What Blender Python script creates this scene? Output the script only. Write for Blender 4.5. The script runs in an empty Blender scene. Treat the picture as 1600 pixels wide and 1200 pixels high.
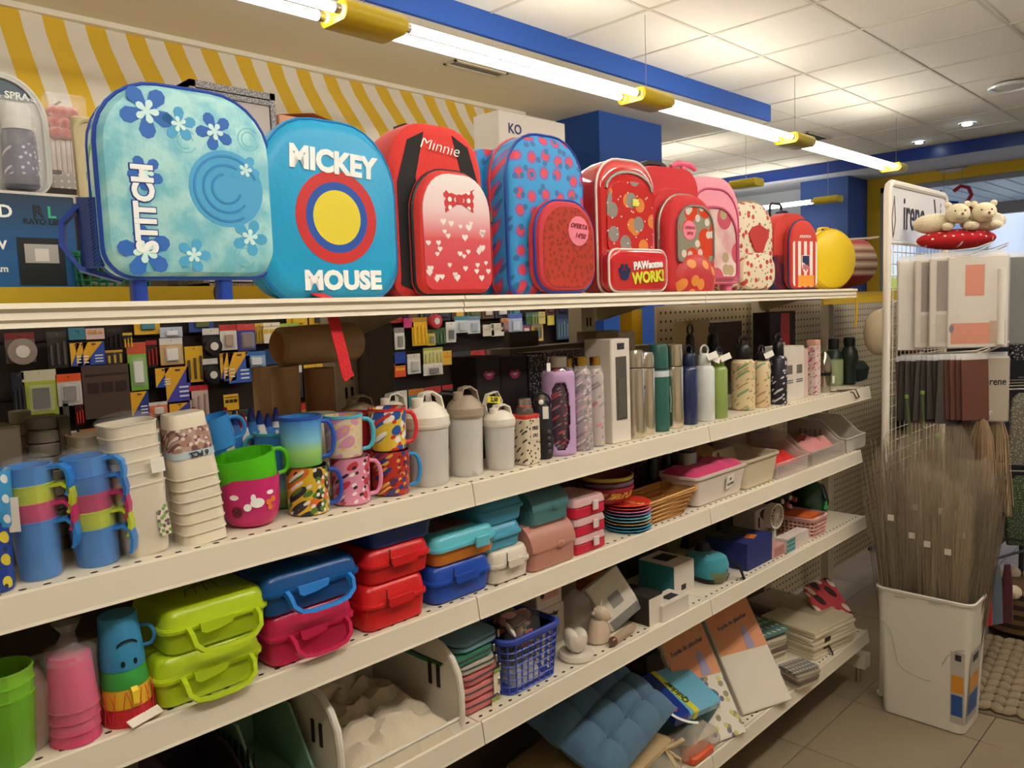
import bpy, math, random
from math import pi, sin, cos, radians as R
from mathutils import Vector, Matrix, noise
random.seed(7)
SC = bpy.context.scene
COL = SC.collection
# ------------------------------------------------------------------ camera
EYE = 1.72
RIGHT = Vector((0.70339091, -0.70992383, -0.03534663))
DOWN = Vector((-0.09190723, -0.041526, -0.99490133))
FWD = Vector((0.70483636, 0.70305316, -0.09445614))
FPX = 1236.17
cd = bpy.data.cameras.new('camera'); cam = bpy.data.objects.new('camera', cd); COL.objects.link(cam)
cd.sensor_fit = 'HORIZONTAL'; cd.sensor_width = 36.0; cd.lens = 36.0 * FPX / 1600; cd.clip_start = 0.05; cd.clip_end = 200
mw = Matrix.Identity(4)
for i in range(3):
    mw[i][0] = RIGHT[i]; mw[i][1] = -DOWN[i]; mw[i][2] = -FWD[i]
mw.translation = Vector((0, 0, EYE)); cam.matrix_world = mw
SC.camera = cam
SC.view_settings.view_transform = 'Standard'; SC.view_settings.look = 'None'
SC.view_settings.gamma = 1.0; SC.view_settings.use_curve_mapping = False
SC.view_settings.exposure = 0.3
# ------------------------------------------------------------------ world + lights
W = bpy.data.worlds.new('world'); SC.world = W; W.use_nodes = True
W.node_tree.nodes['Background'].inputs[0].default_value = (0.62, 0.72, 1.0, 1)
W.node_tree.nodes['Background'].inputs[1].default_value = 2.2
TUBE_EMIT = 14.0            # the fluorescent tubes built further down light the shop
TUBE_COL = (1.0, 0.945, 0.86)

def srgb(h):
    h = h.lstrip('#'); h = h if len(h) == 6 else ''.join(x*2 for x in h); c = [int(h[i:i+2], 16) / 255 for i in (0, 2, 4)]
    return tuple((x / 12.92 if x <= .04045 else ((x + .055) / 1.055) ** 2.4) for x in c) + (1.0,)
# pixel of the 1600x1200 photograph -> point on a real plane of the shop
def ray(u, v): return RIGHT * (u - 800) + DOWN * (v - 600) + FWD * FPX
def X(u, v, y): r = ray(u, v); return r.x * y / r.y
def Z(u, v, y): r = ray(u, v); return EYE + r.z * y / r.y
def ATZ(u, v, z): r = ray(u, v); t = (z - EYE) / r.z; return r.x * t, r.y * t
def ATX(u, v, x): r = ray(u, v); t = x / r.x; return r.y * t, EYE + r.z * t

# ------------------------------------------------------------------ materials
MC = {}
def mat(name, col, rough=.5, metal=0.0, spec=.5, emit=None, trans=0.0, alpha=1.0, coat=0.0, fab=0.0, bump=0.0, bscale=60, var=0.0, vscale=8, ior=1.45, sss=0.0):
    if name in MC: return MC[name]
    m = bpy.data.materials.new(name); m.use_nodes = True; nt = m.node_tree; b = nt.nodes['Principled BSDF']
    c = srgb(col) if isinstance(col, str) else tuple(col) + (1,)
    b.inputs['Base Color'].default_value = c; b.inputs['Roughness'].default_value = rough; b.inputs['Metallic'].default_value = metal
    b.inputs['Specular IOR Level'].default_value = spec; b.inputs['IOR'].default_value = ior
    b.inputs['Transmission Weight'].default_value = trans; b.inputs['Alpha'].default_value = alpha; b.inputs['Coat Weight'].default_value = coat
    if fab: b.inputs['Sheen Weight'].default_value = fab
    if sss: b.inputs['Subsurface Weight'].default_value = sss; b.inputs['Subsurface Radius'].default_value = (.02, .02, .02)
    if emit: b.inputs['Emission Color'].default_value = srgb(emit[0]) if isinstance(emit[0], str) else tuple(emit[0]) + (1,); b.inputs['Emission Strength'].default_value = emit[1]
    tc = None
    if bump or var:
        tc = nt.nodes.new('ShaderNodeTexCoord')
    if var:
        n = nt.nodes.new('ShaderNodeTexNoise'); n.inputs['Scale'].default_value = vscale; n.inputs['Detail'].default_value = 4
        mx = nt.nodes.new('ShaderNodeMix'); mx.data_type = 'RGBA'
        mx.inputs[6].default_value = tuple(x * (1 - var) for x in c[:3]) + (1,); mx.inputs[7].default_value = tuple(min(1, x * (1 + var)) for x in c[:3]) + (1,)
        nt.links.new(tc.outputs['Object'], n.inputs['Vector']); nt.links.new(n.outputs[0], mx.inputs[0]); nt.links.new(mx.outputs[2], b.inputs['Base Color'])
    if bump:
        n = nt.nodes.new('ShaderNodeTexNoise'); n.inputs['Scale'].default_value = bscale; n.inputs['Detail'].default_value = 5
        bp = nt.nodes.new('ShaderNodeBump'); bp.inputs['Strength'].default_value = bump; bp.inputs['Distance'].default_value = .004
        nt.links.new(tc.outputs['Object'], n.inputs['Vector']); nt.links.new(n.outputs[0], bp.inputs['Height']); nt.links.new(bp.outputs[0], b.inputs['Normal'])
    MC[name] = m; return m
def pl(col, rough=.35): return mat('plastic ' + col + str(rough), col, rough, bump=.05, bscale=35)
def fab(col, rough=.85): return mat('fabric ' + col, col, rough, fab=.15, bump=.35, bscale=260, var=.10, vscale=9)
def card(col): return mat('card ' + col, col, .6, var=.05, vscale=14)
def gloss(col): return mat('gloss ' + col, col, .12, coat=.7, var=.06, vscale=20)
def metal(col='#b9b2a6', rough=.32): return mat('metal ' + col + str(rough), col, rough, metal=1.0, bump=.04, bscale=90)
def clear(col='#ffffff', rough=.08, alpha=.22): return mat('clear ' + col + str(rough) + str(alpha), col, rough, alpha=alpha, spec=.9, bump=.5, bscale=40)
def frost(col='#e6e2da', alpha=.72): return mat('frost ' + col + str(alpha), col, .35, alpha=alpha, spec=.5)
def pattern(name, base, spots, rough=.6, coords='Object', coat=0.0, bump=.15, stretch=(1, 1, 1), noise_mix=None):
    """printed pattern: spots = [(colour, scale, radius, randomness, offset)] laid over the base colour"""
    if name in MC: return MC[name]
    m = bpy.data.materials.new(name); m.use_nodes = True; nt = m.node_tree; b = nt.nodes['Principled BSDF']; L = nt.links.new
    tc = nt.nodes.new('ShaderNodeTexCoord'); mp = nt.nodes.new('ShaderNodeMapping'); mp.inputs['Scale'].default_value = stretch
    sp = nt.nodes.new('ShaderNodeSeparateXYZ'); L(tc.outputs[coords], sp.inputs[0]); cb = nt.nodes.new('ShaderNodeCombineXYZ')
    for k, f in ((0, .5), (2, .7)):     # wraps the print round the sides: (x + y/2, z + 0.7y)
        a = nt.nodes.new('ShaderNodeMath'); a.operation = 'MULTIPLY_ADD'; a.inputs[1].default_value = f; L(sp.outputs[1], a.inputs[0]); L(sp.outputs[k], a.inputs[2]); L(a.outputs[0], cb.inputs[0 if k == 0 else 1])
    L(cb.outputs[0], mp.inputs[0])
    rgb = nt.nodes.new('ShaderNodeRGB'); rgb.outputs[0].default_value = srgb(base); cur = rgb.outputs[0]
    if noise_mix:
        n = nt.nodes.new('ShaderNodeTexNoise'); n.inputs['Scale'].default_value = noise_mix[1]; n.inputs['Detail'].default_value = 5
        cr = nt.nodes.new('ShaderNodeValToRGB'); cr.color_ramp.elements[0].position = .42; cr.color_ramp.elements[1].position = .58
        cr.color_ramp.elements[0].color = srgb(base); cr.color_ramp.elements[1].color = srgb(noise_mix[0])
        L(mp.outputs[0], n.inputs[0]); L(n.outputs[0], cr.inputs[0]); cur = cr.outputs[0]
    for col, sc, rad, rnd, off in spots:
        v = nt.nodes.new('ShaderNodeTexVoronoi'); v.voronoi_dimensions = '2D'; v.inputs['Scale'].default_value = sc; v.inputs['Randomness'].default_value = rnd
        ad = nt.nodes.new('ShaderNodeVectorMath'); ad.operation = 'ADD'; ad.inputs[1].default_value = (off, off * .7, off * 1.3)
        L(mp.outputs[0], ad.inputs[0]); L(ad.outputs[0], v.inputs['Vector'])
        mt = nt.nodes.new('ShaderNodeMath'); mt.operation = 'LESS_THAN'; mt.inputs[1].default_value = rad; L(v.outputs['Distance'], mt.inputs[0])
        mx = nt.nodes.new('ShaderNodeMix'); mx.data_type = 'RGBA'; mx.inputs[7].default_value = srgb(col)
        L(mt.outputs[0], mx.inputs[0]); L(cur, mx.inputs[6]); cur = mx.outputs[2]
    L(cur, b.inputs['Base Color']); b.inputs['Roughness'].default_value = rough; b.inputs['Coat Weight'].default_value = coat
    if bump:
        n = nt.nodes.new('ShaderNodeTexNoise'); n.inputs['Scale'].default_value = 120; bp = nt.nodes.new('ShaderNodeBump'); bp.inputs['Strength'].default_value = bump; bp.inputs['Distance'].default_value = .003
        L(tc.outputs['Object'], n.inputs[0]); L(n.outputs[0], bp.inputs['Height']); L(bp.outputs[0], b.inputs['Normal'])
    MC[name] = m; return m
def stripes(name, c1, c2, period, axis=0, duty=.5, phase=0.0, rough=.7, coords='Object'):
    if name in MC: return MC[name]
    m = bpy.data.materials.new(name); m.use_nodes = True; nt = m.node_tree; b = nt.nodes['Principled BSDF']; L = nt.links.new
    tc = nt.nodes.new('ShaderNodeTexCoord'); sp = nt.nodes.new('ShaderNodeSeparateXYZ'); L(tc.outputs[coords], sp.inputs[0])
    a = nt.nodes.new('ShaderNodeMath'); a.operation = 'MULTIPLY_ADD'; a.inputs[1].default_value = 1 / period; a.inputs[2].default_value = phase + 100; L(sp.outputs[axis], a.inputs[0])
    f = nt.nodes.new('ShaderNodeMath'); f.operation = 'FRACT'; L(a.outputs[0], f.inputs[0])
    l = nt.nodes.new('ShaderNodeMath'); l.operation = 'LESS_THAN'; l.inputs[1].default_value = duty; L(f.outputs[0], l.inputs[0])
    mx = nt.nodes.new('ShaderNodeMix'); mx.data_type = 'RGBA'; mx.inputs[6].default_value = srgb(c2); mx.inputs[7].default_value = srgb(c1); L(l.outputs[0], mx.inputs[0])
    L(mx.outputs[2], b.inputs['Base Color']); b.inputs['Roughness'].default_value = rough
    MC[name] = m; return m
def ramp_z(name, stops, z0, z1, rough=.5, axis=2):
    """a printed colour change from z0 to z1 of the object (print on the thing itself)"""
    if name in MC: return MC[name]
    m = bpy.data.materials.new(name); m.use_nodes = True; nt = m.node_tree; b = nt.nodes['Principled BSDF']; L = nt.links.new
    tc = nt.nodes.new('ShaderNodeTexCoord'); sp = nt.nodes.new('ShaderNodeSeparateXYZ'); L(tc.outputs['Object'], sp.inputs[0])
    mr = nt.nodes.new('ShaderNodeMapRange'); mr.inputs[1].default_value = z0; mr.inputs[2].default_value = z1; L(sp.outputs[axis], mr.inputs[0])
    cr = nt.nodes.new('ShaderNodeValToRGB'); e = cr.color_ramp.elements
    e[0].position, e[0].color = stops[0][0], srgb(stops[0][1]); e[1].position, e[1].color = stops[-1][0], srgb(stops[-1][1])
    for p, c in stops[1:-1]: x = e.new(p); x.color = srgb(c)
    L(mr.outputs[0], cr.inputs[0]); L(cr.outputs[0], b.inputs['Base Color']); b.inputs['Roughness'].default_value = rough
    MC[name] = m; return m

# ------------------------------------------------------------------ geometry: every builder returns (verts, faces)
def xf(g, loc=(0, 0, 0), rot=(0, 0, 0), sc=(1, 1, 1)):
    if isinstance(sc, (int, float)): sc = (sc,) * 3
    M = Matrix.Translation(loc) @ Matrix.Rotation(rot[2], 4, 'Z') @ Matrix.Rotation(rot[1], 4, 'Y') @ Matrix.Rotation(rot[0], 4, 'X') @ Matrix.Diagonal((*sc, 1))
    return [tuple(M @ Vector(p)) for p in g[0]], g[1]
def join(*gs):
    V, Fc = [], []
    for g in gs:
        n = len(V); V += g[0]; Fc += [tuple(i + n for i in f) for f in g[1]]
    return V, Fc
def box(x0, x1, y0, y1, z0, z1):
    v = [(x, y, z) for z in (z0, z1) for y in (y0, y1) for x in (x0, x1)]
    return v, [(0, 2, 3, 1), (4, 5, 7, 6), (0, 1, 5, 4), (2, 6, 7, 3), (0, 4, 6, 2), (1, 3, 7, 5)]
def rr(w, d, r, n=4):
    r = max(1e-5, min(r, w / 2 - 1e-5, d / 2 - 1e-5)); o = []
    for cx, cy, a in ((w/2-r, d/2-r, 0), (-w/2+r, d/2-r, 90), (-w/2+r, -d/2+r, 180), (w/2-r, -d/2+r, 270)):
        for i in range(n + 1):
            t = R(a + 90 * i / n); o.append((cx + r * cos(t), cy + r * sin(t)))
    return o
def loft(rings, cap0=True, cap1=True):
    n = len(rings[0]); V = [p for r in rings for p in r]; Fc = []
    for k in range(len(rings) - 1):
        for i in range(n):
            j = (i + 1) % n; Fc.append((k*n+i, k*n+j, (k+1)*n+j, (k+1)*n+i))
    if cap0: Fc.append(tuple(range(n - 1, -1, -1)))
    if cap1: Fc.append(tuple(range((len(rings)-1)*n, len(rings)*n)))
    return V, Fc
def rings(outl, levels):
    """levels: (z, scale_x, scale_y[, dx, dy])"""
    return [[(p[0]*l[1] + (l[3] if len(l) > 3 else 0), p[1]*l[2] + (l[4] if len(l) > 4 else 0), l[0]) for p in outl] for l in levels]
def rbox(w, d, h, r=.006, e=.003, top=(1, 1), n=3):
    """rounded upright box standing on z=0, centred in x and y"""
    iw, idp = (w - 2*e) / w, (d - 2*e) / d; tx, ty = top
    return loft(rings(rr(w, d, r, n), [(0, iw, idp), (e, 1, 1), (h - e, tx, ty), (h, tx*iw, ty*idp)]))
def tub(w, d, h, wall=.002, r=.02, base=(.85, .85), n=4, lip=0.0, liph=.006):
    """open vessel: outside wall, rim, inside wall"""
    o = rr(w, d, r, n); bx, by = base; iw, idp = (w-2*wall)/w, (d-2*wall)/d; L = [(0, bx*.94, by*.94), (.004, bx, by)]
    if lip:
        k = 1 + 2*lip/w; kd = 1 + 2*lip/d; L += [(h-liph, 1, 1), (h-liph, k, kd), (h, k, kd)]
    else: L += [(h, 1, 1)]
    L += [(h, iw, idp), (.006, bx*iw, by*idp)]
    return loft(rings(o, L))
def lathe(prof, n=20, sx=1, sy=1, cap=True):
    return loft([[(r*cos(2*pi*i/n)*sx, r*sin(2*pi*i/n)*sy, z) for i in range(n)] for r, z in prof], cap, cap)
def cyl(r, h, n=16, e=.0015): return lathe([(r-e, 0), (r, e), (r, h-e), (r-e, h)], n)
def ball(r, n=14, m=9, sc=(1, 1, 1)):
    return xf(lathe([(max(1e-4, r*sin(pi*k/m)), -r*cos(pi*k/m)) for k in range(m+1)], n), sc=sc)
def tube(path, rad, n=6, closed=False, flat=None):
    """round (or flat=(w,t) strap) sweep along a path"""
    P = [Vector(p) for p in path]; m = len(P); rg = []; up = Vector((0, 0, 1)); prev = None
    for i, p in enumerate(P):
        a = P[(i-1) % m] if (closed or i) else p; b = P[(i+1) % m] if (closed or i < m-1) else p
        t = (b - a).normalized() if (b - a).length > 1e-9 else Vector((0, 0, 1))
        s = t.cross(up) if prev is None else t.cross(t.cross(prev)) * -1
        if s.length < 1e-4: s = t.cross(Vector((0, 1, 0)))
        s.normalize(); q = s.cross(t).normalized(); prev = s
        rd = rad[i] if isinstance(rad, (list, tuple)) else rad
        if flat: rg.append([tuple(p + s*x*flat[0]/2 + q*y*flat[1]/2) for x, y in ((-1, -1), (1, -1), (1, 1), (-1, 1))])
        else: rg.append([tuple(p + s*cos(2*pi*k/n)*rd + q*sin(2*pi*k/n)*rd) for k in range(n)])
    if closed: rg.append(rg[0])
    return loft(rg, not closed, not closed)
def prism(outl, t, z0=0.0):
    """outline in x,z raised towards -y by t, from y=z0"""
    n = len(outl); V = [(p[0], z0, p[1]) for p in outl] + [(p[0], z0 - t, p[1]) for p in outl]
    return V, [tuple(range(n)), tuple(range(2*n-1, n-1, -1))] + [(i, i+n, (i+1) % n + n, (i+1) % n) for i in range(n)]
def slab(outl, z0, z1):
    n = len(outl); return loft([[(p[0], p[1], z0) for p in outl], [(p[0], p[1], z1) for p in outl]])
def disc(r, cx=0, cz=0, n=20, sx=1, sz=1): return [(cx + r*cos(2*pi*i/n)*sx, cz + r*sin(2*pi*i/n)*sz) for i in range(n)]
def annulus(r0, r1, t, cx=0, cz=0, n=28, z0=0.0, a0=0, a1=360):
    V, Fc = [], []; full = a1 - a0 >= 360; m = n if full else n + 1
    for i in range(m):
        a = R(a0 + (a1-a0)*i/n)
        for r, y in ((r0, z0), (r1, z0), (r1, z0-t), (r0, z0-t)): V.append((cx + r*cos(a), y, cz + r*sin(a)))
    for i in range(n):
        j = (i+1) % m
        for k in range(4): Fc.append((i*4+k, i*4+(k+1) % 4, j*4+(k+1) % 4, j*4+k))
    return V, Fc
def flower(r, cx, cz, t=.001, z0=0.0, petals=5, a=0, inner=.35):
    o = []
    for i in range(petals * 6):
        ang = 2*pi*i/(petals*6); k = inner + (1-inner)*abs(sin(petals*ang/2)) ** .6
        o.append((cx + r*k*cos(ang+a), cz + r*k*sin(ang+a)))
    return prism(o, t, z0)
def heart(s, cx, cz, t=.0008, z0=0.0):
    o = [(cx + s*.06*16*sin(a)**3, cz + s*.06*(13*cos(a)-5*cos(2*a)-2*cos(3*a)-cos(4*a))) for a in [2*pi*i/16 for i in range(16)]]
    return prism(o, t, z0)
TEXTS = {}
def text(s, size, ext=.0006, bold=0.0, shear=0.0, sx=1.0, align='CENTER', space=1.0):
    """lettering standing up, facing -y, centred"""
    k = (s, size, ext, bold, shear, sx, align, space)
    if k in TEXTS: return TEXTS[k]
    c = bpy.data.curves.new('t', 'FONT'); c.body = s; c.size = size; c.extrude = ext; c.offset = bold; c.shear = shear; c.align_x = align; c.align_y = 'CENTER'; c.resolution_u = 3; c.space_character = space
    o = bpy.data.objects.new('t', c); me = bpy.data.meshes.new_from_object(o)
    g = [tuple(v.co) for v in me.vertices], [tuple(p.vertices) for p in me.polygons]
    bpy.data.objects.remove(o); bpy.data.curves.remove(c); bpy.data.meshes.remove(me)
    g = ([(x*sx, -z, y) for x, y, z in g[0]], g[1]); TEXTS[k] = g
    return g
def jitter(g, amt, freq=30, seed=0):
    return [tuple(Vector(p) + amt * noise.noise_vector(Vector(p)*freq + Vector((seed, 0, 0)))) for p in g[0]], g[1]

def mesh(g, name='mesh', smooth=35):
    me = bpy.data.meshes.new(name); me.from_pydata(g[0], [], g[1]); me.validate()
    if smooth:
        me.polygons.foreach_set('use_smooth', [True] * len(me.polygons))
        try: me.set_sharp_from_angle(angle=R(smooth))
        except Exception: pass
    return me
def T(name, label, cat, loc=(0, 0, 0), rot=0, group=None):
    o = bpy.data.objects.new(name, None); COL.objects.link(o); o.empty_display_size = .02
    o.location = loc; o.rotation_euler = rot if isinstance(rot, tuple) else (0, 0, rot)
    o['label'] = label; o['category'] = cat
    if group: o['group'] = group
    return o
def P(root, name, g, m, loc=(0, 0, 0), rot=(0, 0, 0), label=None, kind=None, smooth=35):
    me = g if isinstance(g, bpy.types.Mesh) else mesh(g, name, smooth)
    if not me.materials: me.materials.append(m)
    o = bpy.data.objects.new(name, me); COL.objects.link(o); o.parent = root; o.location = loc; o.rotation_euler = rot
    if label: o['label'] = label
    if kind: o['kind'] = kind
    return o
def S(name, g, m, label, cat, loc=(0, 0, 0), rot=0, group=None, kind=None, smooth=35):
    o = P(None, name, g, m, loc, rot if isinstance(rot, tuple) else (0, 0, rot), smooth=smooth)
    o['label'] = label; o['category'] = cat
    if group: o['group'] = group
    if kind: o['kind'] = kind
    return o
def ST(name, g, m, parent=None, smooth=0):
    o = P(parent, name, g, m, smooth=smooth)
    if parent is None: o['kind'] = 'structure'
    return o
def copy_tree(o, loc, rot=None, label=None, group=None, parent=None):
    c = o.copy(); COL.objects.link(c); c.parent = parent; c.location = loc
    if rot is not None: c.rotation_euler = rot if isinstance(rot, tuple) else (0, 0, rot)
    if label: c['label'] = label
    if group: c['group'] = group
    for ch in list(o.children): copy_child(ch, c)
    return c
def copy_child(ch, par):
    d = ch.copy(); COL.objects.link(d); d.parent = par
    for g in ch.children: copy_child(g, d)
SH = {1: EYE+.031, 2: EYE-.389, 3: EYE-.653, 4: EYE-.950, 5: EYE-1.475}
# ------------------------------------------------------------------ the room
CEIL, SOFF = 3.24, 3.12
M_ceil = mat('ceiling tile', '#e9e2d4', .85, bump=.5, bscale=55, var=.03, vscale=3)
M_plast = mat('painted plaster', '#ddd5c2', .8, bump=.1, bscale=20, var=.03, vscale=2)
M_blue = mat('blue paint', '#1f4fa0', .6, bump=.1, bscale=30, var=.05, vscale=3)
M_yel = mat('yellow paint', '#d9b321', .55, bump=.1, bscale=30)
M_grid = mat('ceiling grid', '#cfc8b8', .5)
fl = ST('floor', box(-3, 10, -3, 7, -.12, -.012), mat('grout', '#75684f', .9))
M_tile = mat('floor tile', '#8f816a', .3, bump=.06, bscale=12, var=.06, vscale=4)
tm = mesh(rbox(.4738, .4738, .012, .002, .001, n=1), 'tile', 0); tm.materials.append(M_tile)
far = []
for i in range(-4, 11):
    for j in range(-5, 7):
        P(fl, 'floor_tile', tm, M_tile, (2.812 + .477*i + .2385, .808 + .477*j + .2385, -.012))
ST('floor_edge', join(box(-3, .90, -3, 7, -.012, 0), box(8.06, 10, -3, 7, -.012, 0), box(.9, 8.06, -3, -1.58, -.012, 0), box(.9, 8.06, 4.15, 7, -.012, 0)), M_tile, fl)
ce = ST('ceiling', box(-3, 10, -3, 7, CEIL+.02, CEIL+.1), M_plast)
cm = mesh(rbox(.592, .592, .014, .004, .003, n=1), 'ctile', 0); cm.materials.append(M_ceil)
CX = [4.18 + .604*k for k in range(-7, 8)]; CY = [1.256 + .604*k for k in range(-5, 9)]
for x in CX:
    for y in CY:
        if y > 2.6 and x < 5.5: continue
        P(ce, 'ceiling_tile', cm, M_ceil, (x + .302, y + .302, CEIL + .004))
g = [box(x - .008, x + .008, -3, 7, CEIL - .002, CEIL + .01) for x in CX] + [box(-3, 9.01, y - .008, y + .008, CEIL - .0015, CEIL + .0095) for y in CY]
P(ce, 'ceiling_grid', join(*g), M_grid, kind='stuff', smooth=0)
ST('ceiling_soffit', box(-3, 6.0, 3.045, 4.05, SOFF, CEIL+.02), M_plast)
ST('ceiling_soffit_far', box(9.06, 10, -3, 7, SOFF, CEIL+.02), mat('far soffit', '#c9cdd3', .8, bump=.1))
ST('trim_1', box(-3, 6.02, 3.02, 3.045, SOFF - .002, CEIL+.002), M_blue)
ST('trim_2', box(9.02, 9.06, -3, 7, SOFF - .002, CEIL+.002), mat('deep blue paint', '#173a8a', .3, bump=.05))
ST('wall_back', join(box(-3, 5.42, 4.05, 4.15, 0, SOFF), box(5.38, 5.42, 4.15, 7, 0, CEIL)), M_plast)
ST('wall_far_left', box(5.42, 10, 6.9, 7, 0, CEIL), M_plast)
ST('wall_far_right', box(10, 10.12, 3.9, 7, 0, SOFF), mat('far wall', '#c3cad2', .7))
ST('wall_left', box(-3.1, -3, -3, 4.15, 0, CEIL), M_plast)
ST('wall_front', box(-3.1, 10, -3.1, -3, 0, CEIL), M_plast)
ST('wall_right', join(box(10, 10.12, -3, 3.82, 3.0, SOFF), box(10, 10.12, 3.63, 3.9, 0, 3.0), box(10, 10.12, -3, 3.63, 0, .9)), M_yel)
ST('column_1', box(4.63, 5.42, 3.64, 4.05, 0, SOFF), M_blue)
ST('column_2', box(9.42, 10, 3.78, 4.35, 0, SOFF), mat('dark blue paint', '#1b3f7e', .6))
# the shop window and what lies outside it
w = ST('window_1', join(box(10.02, 10.08, -3, 3.63, .9, .96), box(10.02, 10.08, -3, 3.63, 2.94, 3.0), box(10.02, 10.08, .9, .96, .9, 3.0), box(10.02, 10.08, 3.57, 3.63, .9, 3.0)), mat('window frame', '#8d98a6', .4))
P(w, 'pane', box(10.045, 10.05, -3, 3.6, .95, 2.95), mat('window glass', '#ffffff', .02, alpha=.12, spec=.6))
pc = ST('ceiling_porch', box(10.12, 13.6, -4, 6, 3.05, 3.1), mat('porch back', '#2c3742', .6))
for i in range(44):
    P(pc, 'ceiling_slat', box(10.14, 13.5, -4 + .225*i, -4 + .225*i + .195, 3.03, 3.048), mat('porch slat', '#b9cbdc', .35), smooth=0)
ST('trim_3', box(13.45, 13.6, -4, 6, 2.86, 3.03), mat('dark lintel', '#2b2b30', .5))
ST('floor_street', box(10.12, 17, -6, 8, -.05, 0), mat('pavement', '#9a958c', .8))
fac = T('shop_front', 'pale building front with blue grey windows seen outside through the shop window', 'building', (16.2, 2, 0))
P(fac, 'wall', box(0, .2, -6, 6, 0, 6), mat('facade', '#e8ebee', .7))
for i in range(6):
    P(fac, 'window', box(-.06, 0, -5.2 + 1.8*i, -4.0 + 1.8*i, 2.25, 3.0), mat('facade glass', '#6f8ea8', .1))
    P(fac, 'window', box(-.06, 0, -5.2 + 1.8*i, -4.0 + 1.8*i, .3, 1.7), mat('facade glass', '#6f8ea8', .1))
P(fac, 'awning', box(-.5, 0, -6, 6, 1.82, 2.05), mat('lime band', '#b7c62f', .6))
def window_letter(g, m, lb, cat, loc):
    t = T('window_letter', lb, cat, loc); P(t, 'letter', g, m); P(t, 'wire', tube([(0, .05, .1), (0, .05, SOFF-loc[2])], .002, 4), metal('#a8a49a'))
window_letter(join(tube([(0, .0, .0), (0, -.05, .09), (0, -.02, .17), (0, .06, .2), (0, .13, .15)], .022), tube([(0, 0, 0), (0, -.08, -.1)], .022)), mat('red sign', '#b52a2e', .4), 'red curved shop sign letter hanging in the front window', 'sign', (9.94, ATX(1510, 318, 9.94)[0], ATX(1510, 318, 9.94)[1]))
window_letter(join(tube([(0, .09, .15), (0, -.06, -.12)], .02), tube([(0, .02, .02), (0, -.1, .0)], .015)), mat('blue sign', '#1f52a8', .4), 'blue slanted shop sign letter hanging in the front window', 'sign', (9.94, ATX(1482, 318, 9.94)[0], ATX(1482, 318, 9.94)[1]))
# striped awning over the back wall
prof = [(4.045, 3.115), (3.98, 3.0), (3.88, 2.87), (3.79, 2.75), (3.73, 2.65), (3.70, 2.60)]
def awn(y0):
    V, Fc = [], []; xs = [-1.2 + .045*i for i in range(122)]
    for x in xs:
        s = (x - 1.07) / .36; sc = abs(sin(pi * s))
        for k, (y, z) in enumerate(prof):
            zz = z - (.05 + .06*(1-sc)) if k == len(prof)-1 else z
            V.append((x, y + y0 + .012*sin(x*5+k), zz))
    n = len(prof)
    for i in range(len(xs)-1):
        for k in range(n-1): Fc.append((i*n+k, i*n+k+1, (i+1)*n+k+1, (i+1)*n+k))
    return V, Fc
aw = T('striped_awning', 'yellow and white striped fabric awning along the wall behind the top shelf', 'awning', (0, 0, 0))
P(aw, 'awning_cloth', awn(0), stripes('awning stripes', '#e2ba35', '#e6e0d2', .18, 0, .5, -(1.07-.09)/.18, .7))
P(aw, 'awning_rail', box(-1.2, 4.25, 4.0, 4.05, 3.095, 3.12), mat('white rail', '#e3dccb', .5))
ed = []
for i in range(-6, 9):
    ed.append(tube([(1.07 + .36*i + .36*t/8, 3.695, 2.60 - .05 - .06*(1-abs(sin(pi*t/8)))) for t in range(9)], .005, 5))
P(aw, 'awning_trim', join(*ed), M_yel, label='yellow binding along the scalloped edge')
# grilles and ceiling lamps
def grille(name, label, cx, cy, z, w, d, n, cat='vent'):
    t = T(name, label, cat, (cx, cy, z))
    P(t, 'frame', join(box(-w/2, w/2, -d/2, -d/2+.015, -.008, 0), box(-w/2, w/2, d/2-.015, d/2, -.008, 0), box(-w/2, -w/2+.015, -d/2, d/2, -.008, 0), box(w/2-.015, w/2, -d/2, d/2, -.008, 0)), mat('grille', '#cfc4ac', .5))
    for i in range(n): P(t, 'slat', xf(box(-w/2+.015, w/2-.015, -.006, .006, -.001, .001), (0, -d/2+.02+(d-.04)*(i+.5)/n, -.004), (R(30), 0, 0)), mat('grille slat', '#a5987f', .5))
    P(t, 'backing', box(-w/2, w/2, -d/2, d/2, -.001, .0), mat('dark gap', '#4a4236', .9))
gx, gy = ATZ(745, 107, SOFF); grille('ceiling_vent', 'slim cream ceiling vent in the low ceiling above the awning', gx, gy, SOFF, .42, .1, 3)
gx, gy = ATZ(1268, 213, CEIL); grille('ceiling_vent', 'dark slotted ceiling vent beyond the yellow lamp joint', gx, gy, CEIL, .5, .16, 4)
def downlight(u, v, r, label):
    x, y = ATZ(u, v, CEIL); t = T('downlight', label, 'lamp', (x, y, CEIL-.004))
    P(t, 'rim', lathe([(r, 0), (r*1.02, .004), (r*.8, .004), (r*.78, -.002)][::-1], 24), mat('chrome rim', '#d8d8d8', .2, metal=1))
    P(t, 'lamp', xf(ball(r*.62, 14, 8, (1, 1, .35)), (0, 0, -.002)), mat('cold lamp', '#ffffff', .3, emit=((.75, .9, 1), 30)))
downlight(1511, 193, .07, 'cold white downlight in the ceiling, the one nearer the shop window')
downlight(1436, 222, .06, 'cold white downlight in the ceiling, the one nearer the blue column')
x, y = ATZ(1580, 131, CEIL); t = T('round_ceiling_lamp', 'unlit round white ceiling lamp with a bright ring at the right edge', 'lamp', (x, y, CEIL-.02))
P(t, 'rim', xf(tube([(.14*cos(a), .14*sin(a), 0) for a in [2*pi*i/24 for i in range(24)]], .012, 6, True), (0, 0, 0)), mat('lamp ring', '#f4f6f8', .2, metal=.2))
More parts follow.
